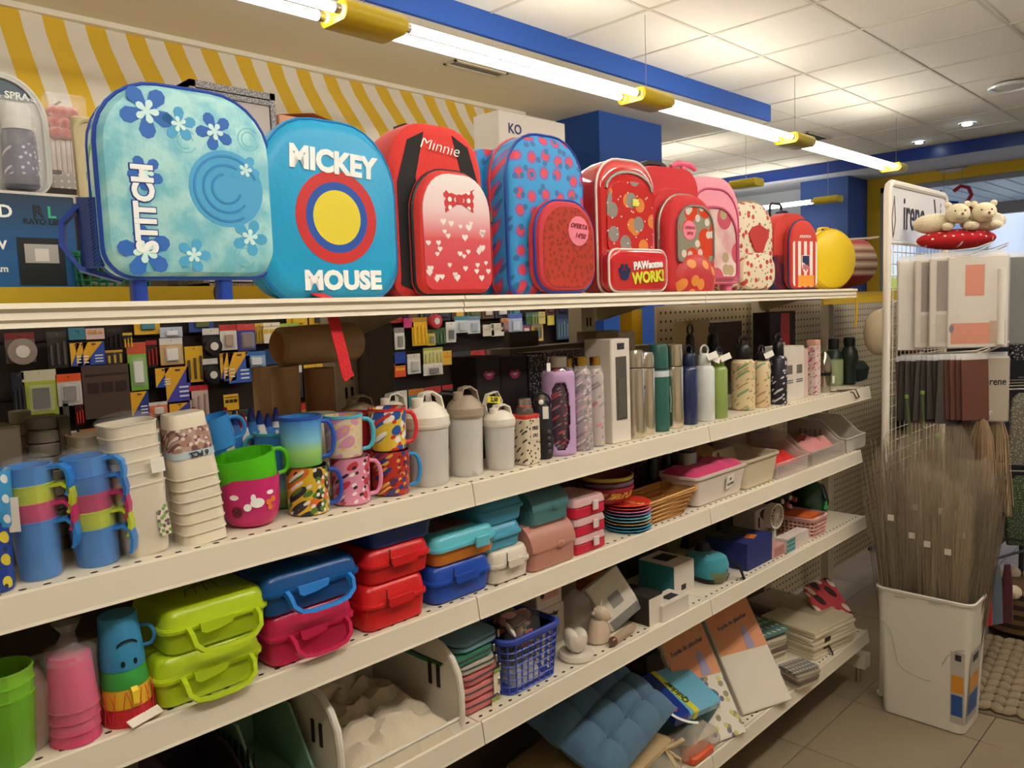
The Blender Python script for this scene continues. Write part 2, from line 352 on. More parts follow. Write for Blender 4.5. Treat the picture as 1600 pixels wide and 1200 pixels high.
P(t, 'cover', xf(ball(.13, 20, 8, (1, 1, .12)), (0, 0, .01)), mat('lamp cover', '#cfc6ad', .5))
x, y = ATZ(1490, 264, SOFF); t = T('bulkhead_lamp', 'flat oval bulkhead lamp under the far ceiling by the window', 'lamp', (x, y, SOFF))
P(t, 'base', xf(ball(.2, 20, 8, (.6, 1, .12)), (0, 0, 0)), mat('bulkhead base', '#8a8f96', .4)); P(t, 'cover', xf(ball(.17, 20, 8, (.6, 1, .3)), (0, 0, -.01)), mat('bulkhead', '#cfd2d2', .35))
# suspended fluorescent rows: yellow joints, two tubes per length, hanging wires
M_tube = mat('lit tube', '#ffffff', .3, emit=(TUBE_COL, TUBE_EMIT))
M_lamp = mat('lamp housing', '#dcc22f', .3, bump=.03)
LZ, LY = EYE + 1.083, 2.52
def stadium(w, h, n=6):
    return [(w/2*cos(a) if 0 else (w-h)/2*(1 if cos(a) > 0 else -1) + h/2*cos(a), h/2*sin(a)) for a in [pi*(i+.5)/n - pi/2 for i in range(2*n)]]
def joint(t, x0, x1):
    o = stadium(.19, .075); ln = x1 - x0
    P(t, 'housing', loft([[(x0 + a, p[0]*s, p[1]*s) for p in o] for a, s in ((0, .96), (.01, 1), (ln-.01, 1), (ln, .96))]), M_lamp)
M_tube2 = mat('lit tube aisle', '#ffffff', .3, emit=(TUBE_COL, TUBE_EMIT*2.3))
def tubes(t, x0, x1, m=None):
    for dy in (-.052, .052):
        c = P(t, 'tube', xf(lathe([(.018, 0), (.018, x1-x0)], 12), (x0, dy, .0), (0, R(90), 0)), m or M_tube)
        for xe in (x0, x1 - .03): P(c, 'end_cap', xf(cyl(.0185, .03, 12), (xe, dy, 0), (0, R(90), 0)), metal('#c9c4b8'))
def row(y, z, jx, label, g=None, jl=.27, ends=True, x0=None, wires=True, m=None):
    t = T('fluorescent_lamp', label, 'lamp', (0, y, z), 0, g)
    for i, c in enumerate(jx):
        joint(t, c - jl/2, c + jl/2 if i < len(jx)-1 or not ends else c + .02)
        if wires: P(t, 'wire', tube([(c, 0, .03), (c, 0, CEIL - z)], .0022, 4), metal('#a8a49a'))
        if i: tubes(t, jx[i-1] + jl/2 + .005, c - jl/2 - .005, m)
    return t
jx = [X(570, 38, LY), X(1010, 157, LY), X(1242, 222, LY), X(1400, 262, LY)]
row(LY, LZ, [jx[0]-3.64, jx[0]-1.82] + jx, 'long twin tube lamp with yellow joints hanging behind the backpacks')
row(.12, LZ, [-.6, 1.2, 3.0, 4.8], 'long twin tube lamp hanging over the customer aisle', m=M_tube2)
for (pu, pv), lb in (((1312, 310), 'crossways tube lamp with a yellow end in front of the dark blue column'), ((1186, 284), 'crossways tube lamp with a yellow end half hidden by the cream backpack')):
    ex, ey = ATZ(pu, pv, LZ)
    t = row(0, LZ, [ey + .13, ey + 1.93], lb); t.location = (ex, 0, LZ); t.rotation_euler = (0, 0, R(90))
# ------------------------------------------------------------------ the gondola: uprights, shelves, back panels
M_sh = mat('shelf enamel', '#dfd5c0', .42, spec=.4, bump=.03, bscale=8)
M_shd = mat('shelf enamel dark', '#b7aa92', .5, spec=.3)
SEAM = [.168, 1.166, 2.166, 3.48]
YF, YB = 1.30, 1.76
BAYN = ['left', 'middle', 'right']
LVN = {1: 'top shelf, the one under the backpacks,', 2: 'second shelf from the top, with mugs and bottles,', 3: 'third shelf from the top, with lunch boxes,', 4: 'fourth shelf from the top, with baskets,', 5: 'lowest shelf, with cushions and cloths,'}
M_hole = mat('slot shadow', '#2a231a', .9)
def ext_x(outl, x0, x1):
    """profile (y,z) extruded along x"""
    n = len(outl); V = [(x0, a, b) for a, b in outl] + [(x1, a, b) for a, b in outl]
    return V, [tuple(range(n)), tuple(range(2*n-1, n-1, -1))] + [(i, (i+1) % n, (i+1) % n + n, i+n) for i in range(n)]
def shelf(lv, x0, x1, name):
    z = SH[lv]; t = T('metal_shelf', f'cream metal {LVN[lv]} {name} bay', 'shelf', ((x0+x1)/2, 1.53, z), 0, None)
    w = (x1 - x0)/2 - .0015
    P(t, 'deck', join(box(-w, w, YF-1.53+.012, YB-1.53, -.012, 0)), M_sh, smooth=0)
    h = .036 if lv == 1 else .047; f = YF - 1.53
    if lv == 1:
        prof_ = [(f, .002), (f+.012, .002), (f+.012, -.034), (f+.002, -.034), (f+.006, -.026), (f+.001, -.022), (f+.004, -.012), (f-.003, -.006)]
    else:
        prof_ = [(f, .002), (f+.004, .0045), (f+.014, .0), (f+.014, -h+.006), (f+.006, -h), (f-.009, -h), (f-.007, -h+.005)]
    P(t, 'price_rail', ext_x(prof_, -w, w), M_sh, smooth=0)
    if lv != 1:
        nn = int(2*w/.033)
        P(t, 'slot', join(*[slab([(-w + .02 + .033*i + .006*cos(a), f + .028 + .0035*sin(a)) for a in [2*pi*k/8 for k in range(8)]], .0002, .0006) for i in range(nn)]), M_hole, kind='stuff', smooth=0)
    for s in (-w + .012, w - .014):
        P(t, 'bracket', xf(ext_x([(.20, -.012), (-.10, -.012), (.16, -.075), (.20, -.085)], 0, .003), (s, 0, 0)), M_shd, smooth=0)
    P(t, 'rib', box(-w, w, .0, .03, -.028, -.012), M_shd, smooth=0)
    return t
for lv in (1, 2, 3, 4, 5):
    shelf(lv, -.85, SEAM[0], 'cut-off left end')
    for b in range(3): shelf(lv, SEAM[b], SEAM[b+1] - ({1: .14, 3: .09, 4: .03}.get(lv, 0) if b == 2 else 0), BAYN[b])
UPN = ['beyond the left edge of the jugs', 'between the left and middle bays', 'between the middle and right bays', 'at the far end by the white bin']
for i, x in enumerate(SEAM):
    t = T('shelf_upright', f'beige steel shelf upright {UPN[i]}', 'shelf post', (x, 1.80, 0))
    top = 1.738
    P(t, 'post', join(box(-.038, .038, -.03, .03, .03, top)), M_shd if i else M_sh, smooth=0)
    P(t, 'slot_strip', join(*[box(-.012+s, -.006+s, -.0325, -.029, .1 + .05*k, .13 + .05*k) for k in range(32) for s in (0, .018)]), M_hole, kind='stuff', smooth=0)
    P(t, 'foot', join(box(-.03, .03, -.50, .03, .075, .135)), M_sh, smooth=0)
    P(t, 'levelling_screw', xf(cyl(.012, .075, 10), (0, -.46, 0)), metal())
M_pegb = pattern('pegboard', '#cfc3a8', [('#2b241a', 40, .17, 0, 0)], .6)
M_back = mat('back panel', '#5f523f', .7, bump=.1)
for b in range(-1, 3):
    x0, x1 = (-.85, SEAM[0]) if b < 0 else (SEAM[b], SEAM[b+1])
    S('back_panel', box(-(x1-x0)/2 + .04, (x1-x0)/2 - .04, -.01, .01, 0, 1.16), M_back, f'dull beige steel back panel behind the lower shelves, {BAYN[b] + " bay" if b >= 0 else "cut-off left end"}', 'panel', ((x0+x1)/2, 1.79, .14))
def holes(w, h, p=.036):
    g = []
    for i in range(int(w/p)):
        for k in range(int(h/p)):
            cx, cz = -w/2 + p*(i+.5), p*(k+.5)
            g.append(([(cx-.0055, -.0063, cz-.004), (cx+.0055, -.0063, cz-.004), (cx+.0055, -.0063, cz+.006), (cx-.0055, -.0063, cz+.006)], [(0, 1, 2, 3)]))
    return join(*g)
t = T('pegboard', 'cream perforated pegboard behind the steel bottles at the far end', 'pegboard', (4.33, 1.87, .15))
P(t, 'board', box(-1.61, 1.61, -.006, .006, 0, 1.56), mat('pegboard sheet', '#cdbf9f', .55, bump=.05), smooth=0)
P(t, 'perforation', holes(3.20, 1.55), M_hole, kind='stuff', smooth=0)
S('yellow_shelf_end', join(box(-.035, .035, -.03, .03, 0, 1.7)), M_yel, 'yellow steel post standing left of the cream pegboard', 'post', (2.66, 1.95, 0.0), smooth=0)
t = T('yellow_shelf', 'yellow metal shelf of the neighbouring aisle right behind the backpacks', 'shelf', (1.3, 2.16, 1.80))
P(t, 'deck', box(-2.2, 3.4, -.2, .2, -.012, 0), M_yel, smooth=0); P(t, 'price_rail', box(-2.2, 3.4, -.212, -.2, -.035, .004), M_yel, smooth=0)
for xx in (-1.9, .30, 1.60): P(t, 'post', box(xx-.03, xx+.03, .2, .25, -1.8, .3), M_shd, smooth=0)
t = T('yellow_shelf', 'yellow metal shelf end under the striped bag, left of the wire rack', 'shelf', (3.75, 1.62, EYE + .02))
P(t, 'deck', box(-.34, .8, -.14, .14, -.012, 0), M_yel, smooth=0); P(t, 'price_rail', box(-.34, .8, -.15, -.14, -.05, .003), M_yel, smooth=0); P(t, 'support', box(.3, .36, .1, .14, -1.74, -.012), M_shd, smooth=0)

# ------------------------------------------------------------------ backpacks on the top shelf
def arch(w, h, rt, rb, n=7, sq=1.0):
    o = []
    for cx, cz, a, r in ((w/2-rt, h-rt*sq, 0, rt), (-w/2+rt, h-rt*sq, 90, rt), (-w/2+rb, rb, 180, rb), (w/2-rb, rb, 270, rb)):
        for i in range(n + 1):
            q = R(a + 90*i/n); o.append((cx + r*cos(q), cz + r*(sq if cz > h/2 else 1)*sin(q)))
    return o
def shell(o, d, bulge=.012, back_in=.9, cz=None):
    """backpack body between y=0 (back) and y=-d (front)"""
    h = max(p[1] for p in o); c = h*.48 if cz is None else cz
    L = [(0, back_in*.93), (-.01, back_in), (-d*.5, (1+back_in)/2 + .03), (-d*.85, 1.0), (-d, .985), (-d-bulge*.7, .94), (-d-bulge, .86)]
    return loft([[(p[0]*s, y, c + (p[1]-c)*s) for p in o] for y, s in L])
def piping(o, y, r=.004, s=1.0, c=None):
    h = max(p[1] for p in o); c = h*.48 if c is None else c
    return tube([(p[0]*s, y, c + (p[1]-c)*s) for p in o], r, 6, True)
def shift(o, dx, dz): return [(p[0]+dx, p[1]+dz) for p in o]
def handle(w, z, y, h=.03, flat=(.022, .005)):
    return tube([(-w/2, y, z-.006), (-w/2*.9, y, z+h*.7), (-w/4, y, z+h), (w/4, y, z+h), (w/2*.9, y, z+h*.7), (w/2, y, z-.006)], .01, 6, flat=flat)
def zipper(o, y, s=.97, i0=0, i1=None, w=.006, col='#303848'):
    h = max(p[1] for p in o); c = h*.48
    pts = [(p[0]*s, y, c + (p[1]-c)*s) for p in o][i0:i1]
    return tube(pts, w, 5)
def span(u0, u1, vt, vb, y):
    vm = (vt+vb)/2; x0, x1 = X(u0, vm, y), X(u1, vm, y); xc = (u0+u1)/2
    return (x0+x1)/2, x1-x0, Z(xc, vt, y), Z(xc, vb, y)
Z1 = SH[1] + .001

# 1: pale aqua bag with flower print on trolley legs
yf = 1.40; cx, w, zt, zb = span(163, 425, 140, 434, yf); h = zt - zb; d = .13
b = T('backpack', 'aqua hard-front children\'s backpack with blue flowers and lettering STITCH, leftmost on the top shelf', 'backpack', (cx, yf + d, Z1), R(-3))
lift = zb - Z1; o = arch(w, h, .105, .05)
M1 = pattern('aqua print', '#74bccc', [], .45, noise_mix=('#a5d6d6', 18), bump=.3)
M1b = pattern('aqua floral side', '#a9d8dd', [('#2f6fb5', 22, .28, 1, 3.1), ('#7fbf6a', 30, .18, 1, 7.7)], .7, noise_mix=('#d3ebe4', 14))
up = (0, 0, lift)
P(b, 'body', shell(o, d-.02, .0, .9), M1b, up)
P(b, 'front_shell', xf(shell(o, .02, .016, .99), (0, -d+.02, 0)), M1, up)
P(b, 'piping', piping(o, -d+.004, .0045, 1.0), mat('navy piping', '#203f9a', .4), up)
P(b, 'piping', piping(o, -d*.62, .003, .995), mat('navy piping', '#203f9a', .4), up)
yq = -d - .0155; dk = mat('flower blue', '#2a66b8', .5); md = mat('flower mid blue', '#4aa3d2', .5); pd = mat('flower pale', '#cdeeea', .5)
fl1 = [(-.075, .285, .045, .3), (-.02, .27, .03, .9), (.045, .205+.06, .034, .1), (.10, .075, .034, .5), (-.095, .045, .045, 1.1), (-.01, .04, .03, .6), (-.085, .18, .03, .2), (.10, .20, .028, .4)]
for k, (fx_, fz, r_, a_) in enumerate(fl1):
    f = P(b, 'flower_print', xf(flower(r_, 0, 0, .0012, 0, 5, a_, .3), (fx_*.95, yq, fz*.97)), dk if k % 2 == 0 else md, up, smooth=0)
    P(f, 'flower_centre', xf(flower(r_*.45, 0, 0, .0012, 0, 5, a_+.3, .25), (fx_*.95, yq-.001, fz*.97)), pd, smooth=0)
P(b, 'wave_print', xf(prism(disc(.068, 0, 0, 28), .001), (.058, yq, .158)), md, up, smooth=0)
for k in range(3): P(b, 'swirl_print', xf(annulus(.056-.016*k, .060-.016*k, .001, 0, 0, 24, 0, 20+40*k, 300+20*k), (.058, yq-.001, .158)), mat('swirl blue', '#2f86c4', .5), up, smooth=0)
for sx_, sz_ in ((-.01, .235), (-.09, .14), (.085, .04), (.105, .25)):
    P(b, 'swirl_print', xf(annulus(.012, .014, .0008, 0, 0, 16, 0, 0, 300), (sx_, yq, sz_)), mat('swirl aqua', '#76bccb', .5), up, smooth=0)
    P(b, 'swirl_print', xf(annulus(.019, .021, .0008, 0, 0, 16, 0, 40, 330), (sx_, yq, sz_)), mat('swirl aqua', '#76bccb', .5), up, smooth=0)
tx = xf(text('STITCH', .047, .0012, .0022, 0, .92, space=1.02), (0, 0, 0), (0, R(-90), 0))
P(b, 'lettering', xf(tx, (-.085, yq-.002, .115)), mat('white print', '#f4f6f2', .4), up, smooth=0, label='white lettering STITCH running upwards')
P(b, 'lettering_outline', xf(xf(text('STITCH', .047, .0006, .0042, 0, .92, space=1.02), (0, 0, 0), (0, R(-90), 0)), (-.085, yq-.0012, .115)), mat('navy piping', '#203f9a', .4), up, smooth=0)
P(b, 'top_handle', handle(.07, h-.002, -.045, .022), mat('navy piping', '#203f9a', .4), up)
P(b, 'side_pocket', xf(loft([[(-w/2-.002+.004*s, y, z) for y, z in ((-.105*s2, .02), (-.02, .02), (-.02, .145), (-.105*s2, .135))] for s, s2 in ((2, 1), (0, .98), (-1.5, .9))]), (0, 0, 0)), pattern('navy mesh', '#1f3f8e', [('#0c1c48', 160, .3, 0, 0)], .8), up, label='navy mesh side pocket')
P(b, 'shoulder_strap', tube([(-w/2-.004, -.02, .13), (-w/2-.03, -.01, .1), (-w/2-.032, -.01, .06), (-w/2-.012, -.03, .02), (-w/2+.05, -.04, .0)], .01, 6, flat=(.03, .008)), mat('navy piping', '#203f9a', .4), up)
for sx_ in (-.075, .075):
    P(b, 'trolley_leg', xf(rbox(.024, .03, lift+.012, .006, .002), (sx_ - .02, -d+.02, 0)), mat('leg blue', '#1c3f9c', .3))
    P(b, 'trolley_wheel', xf(lathe([(.014, -.008), (.018, -.005), (.018, .005), (.014, .008)], 14), (sx_+.005, -.03, .019), (0, R(90), 0)), mat('wheel black', '#1a1c22', .4))

# 2: sky blue hard-front bag
yf = 1.39; cx, w, zt, zb = span(410, 617, 190, 459, yf); zb = Z1; h = zt - zb; d = .12
b = T('backpack', 'sky blue hard-front children\'s backpack with a red, blue and yellow roundel and white block lettering', 'backpack', (cx, yf + d, Z1), R(-2))
o = arch(w, h, .12, .075, sq=1.15)
M2 = mat('sky eva', '#1f9fd0', .42, bump=.15, bscale=90)
P(b, 'body', shell(o, d-.02, .0, .9), mat('sky fabric', '#2aa3cf', .6, bump=.2), (0, 0, 0))
P(b, 'front_shell', xf(shell(o, .02, .014, .99), (0, -d+.02, 0)), M2)
P(b, 'piping', piping(o, -d+.004, .004, 1.0), mat('deep sky', '#1579b3', .4))
yq = -d - .0137
P(b, 'roundel_ring', xf(annulus(.070, .092, .001, 0, 0, 36), (.004, yq, .162)), mat('roundel red', '#c8322f', .45), smooth=0, label='red outer ring')
P(b, 'roundel_ring', xf(annulus(.054, .070, .001, 0, 0, 36), (.004, yq, .162)), mat('roundel blue', '#2254ad', .45), smooth=0, label='blue middle ring')
P(b, 'roundel_disc', xf(prism(disc(.054, 0, 0, 32), .001), (.004, yq, .162)), mat('roundel yellow', '#e3d03a', .45), smooth=0, label='yellow disc')
wl = mat('white print', '#f4f6f2', .4)
P(b, 'lettering', xf(text('MICKEY', .058, .0014, .0028, 0, .96, space=1.0), (.002, yq-.001, .268), (0, R(3), 0)), wl, smooth=0, label='white lettering MICKEY')
P(b, 'lettering', xf(text('MOUSE', .05, .0014, .0028, 0, 1.05, space=1.05), (.012, yq, .036)), wl, smooth=0, label='white lettering MOUSE')
P(b, 'side_pocket', xf(loft([[(w/2+.002-.004*s, y, z) for y, z in ((-.095*s2, .02), (-.02, .02), (-.02, .15), (-.095*s2, .14))] for s, s2 in ((2, 1), (0, .98), (-1.5, .9))]), (0, 0, 0)), pattern('navy mesh', '#1f3f8e', [('#0c1c48', 160, .3, 0, 0)], .8))
P(b, 'side_patch', xf(flower(.028, 0, 0, .002, 0, 2, .8, .6), (-w/2*.97, -.05, .2), (0, 0, R(-90))), mat('roundel red', '#c8322f', .45))
P(b, 'top_handle', handle(.06, h-.004, -.04, .018), mat('deep sky', '#1579b3', .4))
P(b, 'hanging_strap', tube([(-.055, -.06, .006), (-.05, -d-.01, .012), (-.047, -d-.045, .002), (-.043, -d-.055, -.03), (-.036, -d-.056, -.07), (-.028, -d-.058, -.11), (-.02, -d-.056, -.145), (-.014, -d-.056, -.158)], .01, 6, flat=(.027, .002)), mat('strap red', '#d8242a', .7, bump=.6, bscale=200), label='red webbing strap hanging over the shelf edge')

# 3: red and black bag
yf = 1.40; cx, w, zt, zb = span(604, 772, 180, 459, yf); h = .388; w = .268; d = .15
b = T('backpack', 'red and black backpack with a hearts pocket, beside the sky blue one', 'backpack', (cx-.012, yf + d, Z1), R(-2))
o = arch(w, h, .10, .04, sq=1.1); red = fab('#d5362f'); blk = fab('#1c1b1d')
P(b, 'body', shell(o, d, .01, .92), red)
for s in (-1, 1):
    so = [(s*.045, h*.99), (s*.095, h*.93), (s*w/2*.97, h*.68), (s*w/2*.97, .03), (s*.08, .012), (s*.07, h*.55), (s*.075, h*.72)]
    if s > 0: so = so[::-1]
    P(b, 'side_panel', xf(prism(so, .004), (0, -d-.0075, 0), (0, 0, 0), (.90, 1, .95)), blk, label='black front side panel', smooth=0)
po = arch(w*.80, h*.70, .085, .03, sq=1.15)
pk = P(b, 'front_pocket', xf(shell(po, .035, .01, 1.0), (.012, -d-.005, .008)), red)
P(pk, 'zip', xf(piping(po, -.024, .005, 1.0), (.012, -d-.005, .008)), mat('zip black', '#151416', .5))
po2 = arch(w*.72, h*.655, .075, .025, sq=1.15)
P(b, 'print_panel', xf(prism(po2, .003), (.014, -d-.0485, .016)), ramp_z('red white print', [(0, '#c92c34'), (.45, '#d8525a'), (.7, '#e8c9c9'), (1, '#ede5e2')], .01, .27), smooth=0, label='printed pocket panel, white above fading to red below')
rnd = random.Random(4)
for k in range(34):
    hx, hz = rnd.uniform(-.08, .1), rnd.uniform(.03, .17)
    P(b, 'heart_print', heart(.006 + .004*rnd.random(), hx, hz, .0006, -d-.0515), mat('heart white', '#f3e6e2', .5), smooth=0)
bw = P(b, 'bow_print', xf(join(prism([(-.045, .02), (-.04, -.03), (0, -.006), (0, .008)][::-1], .0015), prism([(.045, .026), (.04, -.026), (0, -.006), (0, .008)], .0015)), (.02, -d-.0515, .215)), pattern('red dotted', '#cc2b2f', [('#f4ece8', 55, .3, 0, .0)], .5), smooth=0, label='red bow with white dots')
P(bw, 'knot', xf(prism(disc(.011), .0025), (.02, -d-.0515, .216)), mat('roundel red', '#c8322f', .45), smooth=0)
P(b, 'lettering', xf(text('Minnie', .042, .0008, -.0006, .45, 1.0), (-.0, -d-.012, h*.865), (R(-14), R(6), 0)), mat('white print', '#f4f6f2', .4), smooth=0, label='white handwritten-style lettering')
P(b, 'top_handle', handle(.07, h-.004, -.05, .018), blk)
P(b, 'shoulder_strap', tube([(-w/2+.01, -.02, .30), (-w/2-.022, -.02, .22), (-w/2-.03, -.02, .1), (-w/2+.0, -.03, .01)], .01, 6, flat=(.04, .01)), red)
P(b, 'side_pocket', xf(rbox(.012, .10, .15, .005, .003), (w/2-.004, -.07, .006)), fab('#b52b2c'))

# 4: blue bag with red paw-flower print
yf = 1.41; b = T('backpack', 'blue backpack with red flower print, its oval red-brown pocket with pink price sticker', 'backpack', (X(862, 330, yf)-.01, yf+.14, Z1), R(-4))
M4 = pattern('blue red flowers', '#2b93cf', [('#7c5fa8', 21, .36, .35, .0), ('#d6404f', 21, .24, .35, .0), ('#2b6a9f', 25, .20, .8, 5.3)], .6, bump=.25)
w, h = .275, .412; o = arch(w, h, .11, .04, sq=1.05)
P(b, 'body', xf(shell(arch(.31, .385, .09, .04), .10, .0, .95), (-.055, .055, 0)), M4)
P(b, 'front_compartment', xf(shell(o, .14, .012, .95), (.0, .0, 0)), M4)
P(b, 'piping', piping(o, -.138, .004, 1.0), mat('navy piping', '#203f9a', .4))
P(b, 'zip', piping(o, -.075, .0055, .995), mat('zip red', '#c2343c', .5)); P(b, 'zip_pull', xf(rbox(.008, .004, .03, .002, .001), (-w/2-.004, -.085, .19)), metal())
po = arch(.215, .235, .085, .06, sq=1.1)
pk = P(b, 'front_pocket', xf(shell(po, .035, .012, 1.0), (.025, -.145, .008)), fab('#c63a44'))
P(pk, 'piping', xf(piping(po, -.033, .004, 1.0), (.025, -.145, .008)), mat('navy piping', '#203f9a', .4))
P(b, 'print_panel', xf(prism(arch(.185, .205, .075, .05, sq=1.1), .003), (.027, -.145-.045, .02)), pattern('redbrown print', '#b5392a', [('#96301f', 60, .3, 1, 0)], .3, coat=.5), smooth=0, label='glossy red-brown printed panel')
P(b, 'side_pocket', xf(rbox(.012, .11, .17, .005, .003), (-w/2-.065, -.0, .006)), fab('#b8303a'), label='dark red side pocket')
st = P(b, 'price_sticker', xf(prism(disc(.038, 0, 0, 14, 1, 1.02), .0012), (.062, -.1935, .165)), mat('sticker pink', '#e87f92', .5), smooth=0)
P(st, 'lettering', xf(text('OFERTA', .017, .0004, .0003, .3), (.062, -.196, .177), (0, R(5), 0)), mat('pen red', '#8e2431', .6), smooth=0)
P(st, 'lettering', xf(text("14'50", .018, .0004, .0003, .3), (.066, -.196, .152), (0, R(5), 0)), mat('pen red', '#8e2431', .6), smooth=0)
P(b, 'top_handle', handle(.06, .385, .0, .018), mat('navy piping', '#203f9a', .4))

# 5: shiny red bag
yf = 1.37; cx, w, zt, zb = span(930, 1032, 232, 459, yf); w = .235; h = .375; d = .13
b = T('backpack', 'shiny red vinyl backpack with lettering PAWsome WORK! and a grey zip', 'backpack', (cx-.0, yf + d, Z1), R(-6))
o = arch(w, h, .085, .04); M5 = pattern('red vinyl', '#c02c2a', [('#d9843f', 15, .30, 1, 2.0), ('#8f8a86', 13, .28, 1, 4.0), ('#efe2da', 30, .07, 1, 6.0)], .1, coat=.9)
P(b, 'body', shell(o, d, .012, .93), gloss('#c22a28')); P(b, 'piping', piping(o, -d+.002, .0035), mat('pipe white', '#e6dfd6', .4))
P(b, 'zip', tube([(w/2*cos(a)*.8, -d-.012, h-.085+.05*sin(a)) for a in [pi*k/10 for k in range(11)]], .006, 5), metal('#a59f96', .5))
P(b, 'window_panel', xf(prism(arch(w*.8, h*.52, .07, .02), .004), (0, -d-.0125, .118)), M5, smooth=0, label='clear glossy printed panel')
po = rr(w*1.02, .115, .03, 4); pk = P(b, 'front_pocket', xf(shell([(p[0], p[1]+.0575) for p in po], .04, .008, 1.0), (0, -d-.004, .006)), gloss('#c8292b'))
P(pk, 'piping', xf(piping([(p[0], p[1]+.0575) for p in po], -.038, .0035), (0, -d-.004, .006)), mat('pipe white', '#e6dfd6', .4))
P(pk, 'zip', tube([(-w*.47, -d-.03, .112), (w*.47, -d-.03, .112)], .006, 5), metal('#a59f96', .5))
paw = join(prism(disc(.016, 0, 0, 14, 1.2, .9), .001), *[prism(disc(.0065, .019*cos(a), .006+.019*sin(a), 8, 1, 1.3), .001) for a in (R(20), R(65), R(115), R(160))])
P(b, 'paw_emblem', xf(paw, (-.07, -d-.053, .05)), mat('paw navy', '#1f2b55', .4), smooth=0, kind='stuff')
P(b, 'lettering', xf(text('PAWsome', .03, .0012, .0012, 0, .93), (.028, -d-.054, .078), (0, R(-4), 0)), wl, smooth=0, label='white lettering PAWsome')
P(b, 'lettering', xf(text('WORK!', .043, .0012, .0018, 0, .92), (.028, -d-.054, .043), (0, R(-4), 0)), mat('lime print', '#d8dc3a', .4), smooth=0, label='yellow lettering WORK!')
P(b, 'price_tag', xf(box(-.012, .012, -.001, .001, -.02, .0), (.02, -d-.018, .265)), mat('tag yellow', '#d6d34a', .5), smooth=0)

# 6: red bag with grey zips and clear pocket
yf = 1.38; b = T('backpack', 'red backpack with two curved grey zips, a clear front pocket and a black top handle', 'backpack', (X(1062, 330, yf)+.03, yf+.17, Z1), R(-8))
w, h = .27, .395; o = arch(w, h, .07, .03); rd = fab('#c4282b')
P(b, 'body', shell(o, .13, .0, .97), rd)
P(b, 'middle_compartment', xf(shell(arch(.25, .325, .1, .03), .05, .0, .98), (.01, -.10, 0)), rd)
P(b, 'front_compartment', xf(shell(arch(.23, .30, .1, .03), .04, .01, .98), (.02, -.15, 0)), rd)
gz = metal('#98928a', .55)
for k, (ww, hh, yy, xx) in enumerate(((.25, .325, -.115, .01), (.23, .30, -.165, .02))):
    z_ = P(b, 'zip', xf(piping(arch(ww, hh, .1, .03), 0, .007, 1.005), (xx, yy, 0)), gz); P(z_, 'zip_pull', xf(rbox(.008, .004, .035, .002, .001), (-ww/2+xx-.008, yy-.006, .13)), metal())
P(b, 'pocket_window', xf(prism(arch(.17, .17, .07, .015), .004), (.03, -.20, .095)), pattern('pocket contents', '#8f8a76', [('#d5411f', 14, .42, .8, 1.0), ('#d9cfc0', 19, .22, 1, 3.0)], .15, coat=.9), smooth=0, label='clear plastic pocket with red goods inside')
P(b, 'pocket_edge', tube([(.03+p[0], -.2045, .095+p[1]) for p in arch(.17, .17, .07, .015)], .0045, 5, True), gz)
st = P(b, 'price_sticker', xf(prism(disc(.03, 0, 0, 12), .001), (.0, -.2045, .19)), mat('sticker pink', '#e87f92', .5), smooth=0); P(st, 'lettering', xf(text('OFERTA', .013, .0004, .0002, .3), (.0, -.206, .197)), mat('pen red', '#8e2431', .6), smooth=0); P(st, 'lettering', xf(text("20'50", .013, .0004, .0002, .3), (.0, -.206, .18)), mat('pen red', '#8e2431', .6), smooth=0)
P(b, 'front_pocket', xf(ball(.5, 14, 8, (.19, .05, .16)), (.03, -.20, .04)), pattern('red orange print', '#b8282a', [('#d98a35', 18, .3, 1, 2.2)], .5))
P(b, 'top_handle', handle(.11, h-.006, -.05, .028, (.035, .012)), mat('handle black', '#19191b', .6))
P(b, 'shoulder_strap', tube([(-w/2+.005, -.10, .17), (-w/2-.03, -.11, .15), (-w/2-.035, -.11, .10), (-w/2-.005, -.10, .06)], .006, 6, flat=(.012, .006)), gz)

# 7: pink trolley bag
yf = 1.41; cx, w, zt, zb = span(1075, 1172, 205, 440, yf); w = .285; h = .355; d = .13
b = T('trolley_backpack', 'pink trolley backpack with a clear front and a pink T-shaped pull handle', 'backpack', (cx-.03, yf+d, Z1), R(-8))
o = arch(w, h, .11, .03, sq=1.15); pk_ = fab('#e391a3'); up = (0, 0, .03)
P(b, 'body', shell(o, d, .006, .96), pk_, up); P(b, 'piping', piping(arch(w*.9, h*.88, .1, .03, sq=1.15), -d-.004, .005), mat('rose pipe', '#b9486a', .5), up)
P(b, 'window_panel', xf(prism(arch(w*.8, h*.66, .1, .02, sq=1.1), .004), (.0, -d-.005, .018)), pattern('pink window', '#d8a3a0', [('#c9566a', 9, .34, 1, 1.0), ('#b5a27c', 12, .22, 1, 3.0)], .12, noise_mix=('#e6cfc6', 9), coat=.9), up, smooth=0, label='clear glossy front with pale goods inside')
P(b, 'window_edge', tube([(p[0], -d-.01, .018+p[1]) for p in arch(w*.8, h*.66, .1, .02, sq=1.1)], .005, 5, True), mat('rose pipe', '#b9486a', .5), up)
P(b, 'pull_rod', xf(rbox(.022, .012, .06, .004, .002), (-.03, -.03, h+.02)), pl('#d8607f'))
P(b, 'pull_handle', tube([(-.03-.062, -.03, h+.070), (-.03-.03, -.03, h+.083), (-.03+.03, -.03, h+.083), (-.03+.062, -.03, h+.070)], [.008, .011, .011, .008], 10), pl('#d8607f'))
for s in (-.09, .09): P(b, 'trolley_foot', xf(rbox(.03, .03, .034, .005, .002, (1.2, 1.2)), (s, -d+.02, 0)), pl('#d8607f'))

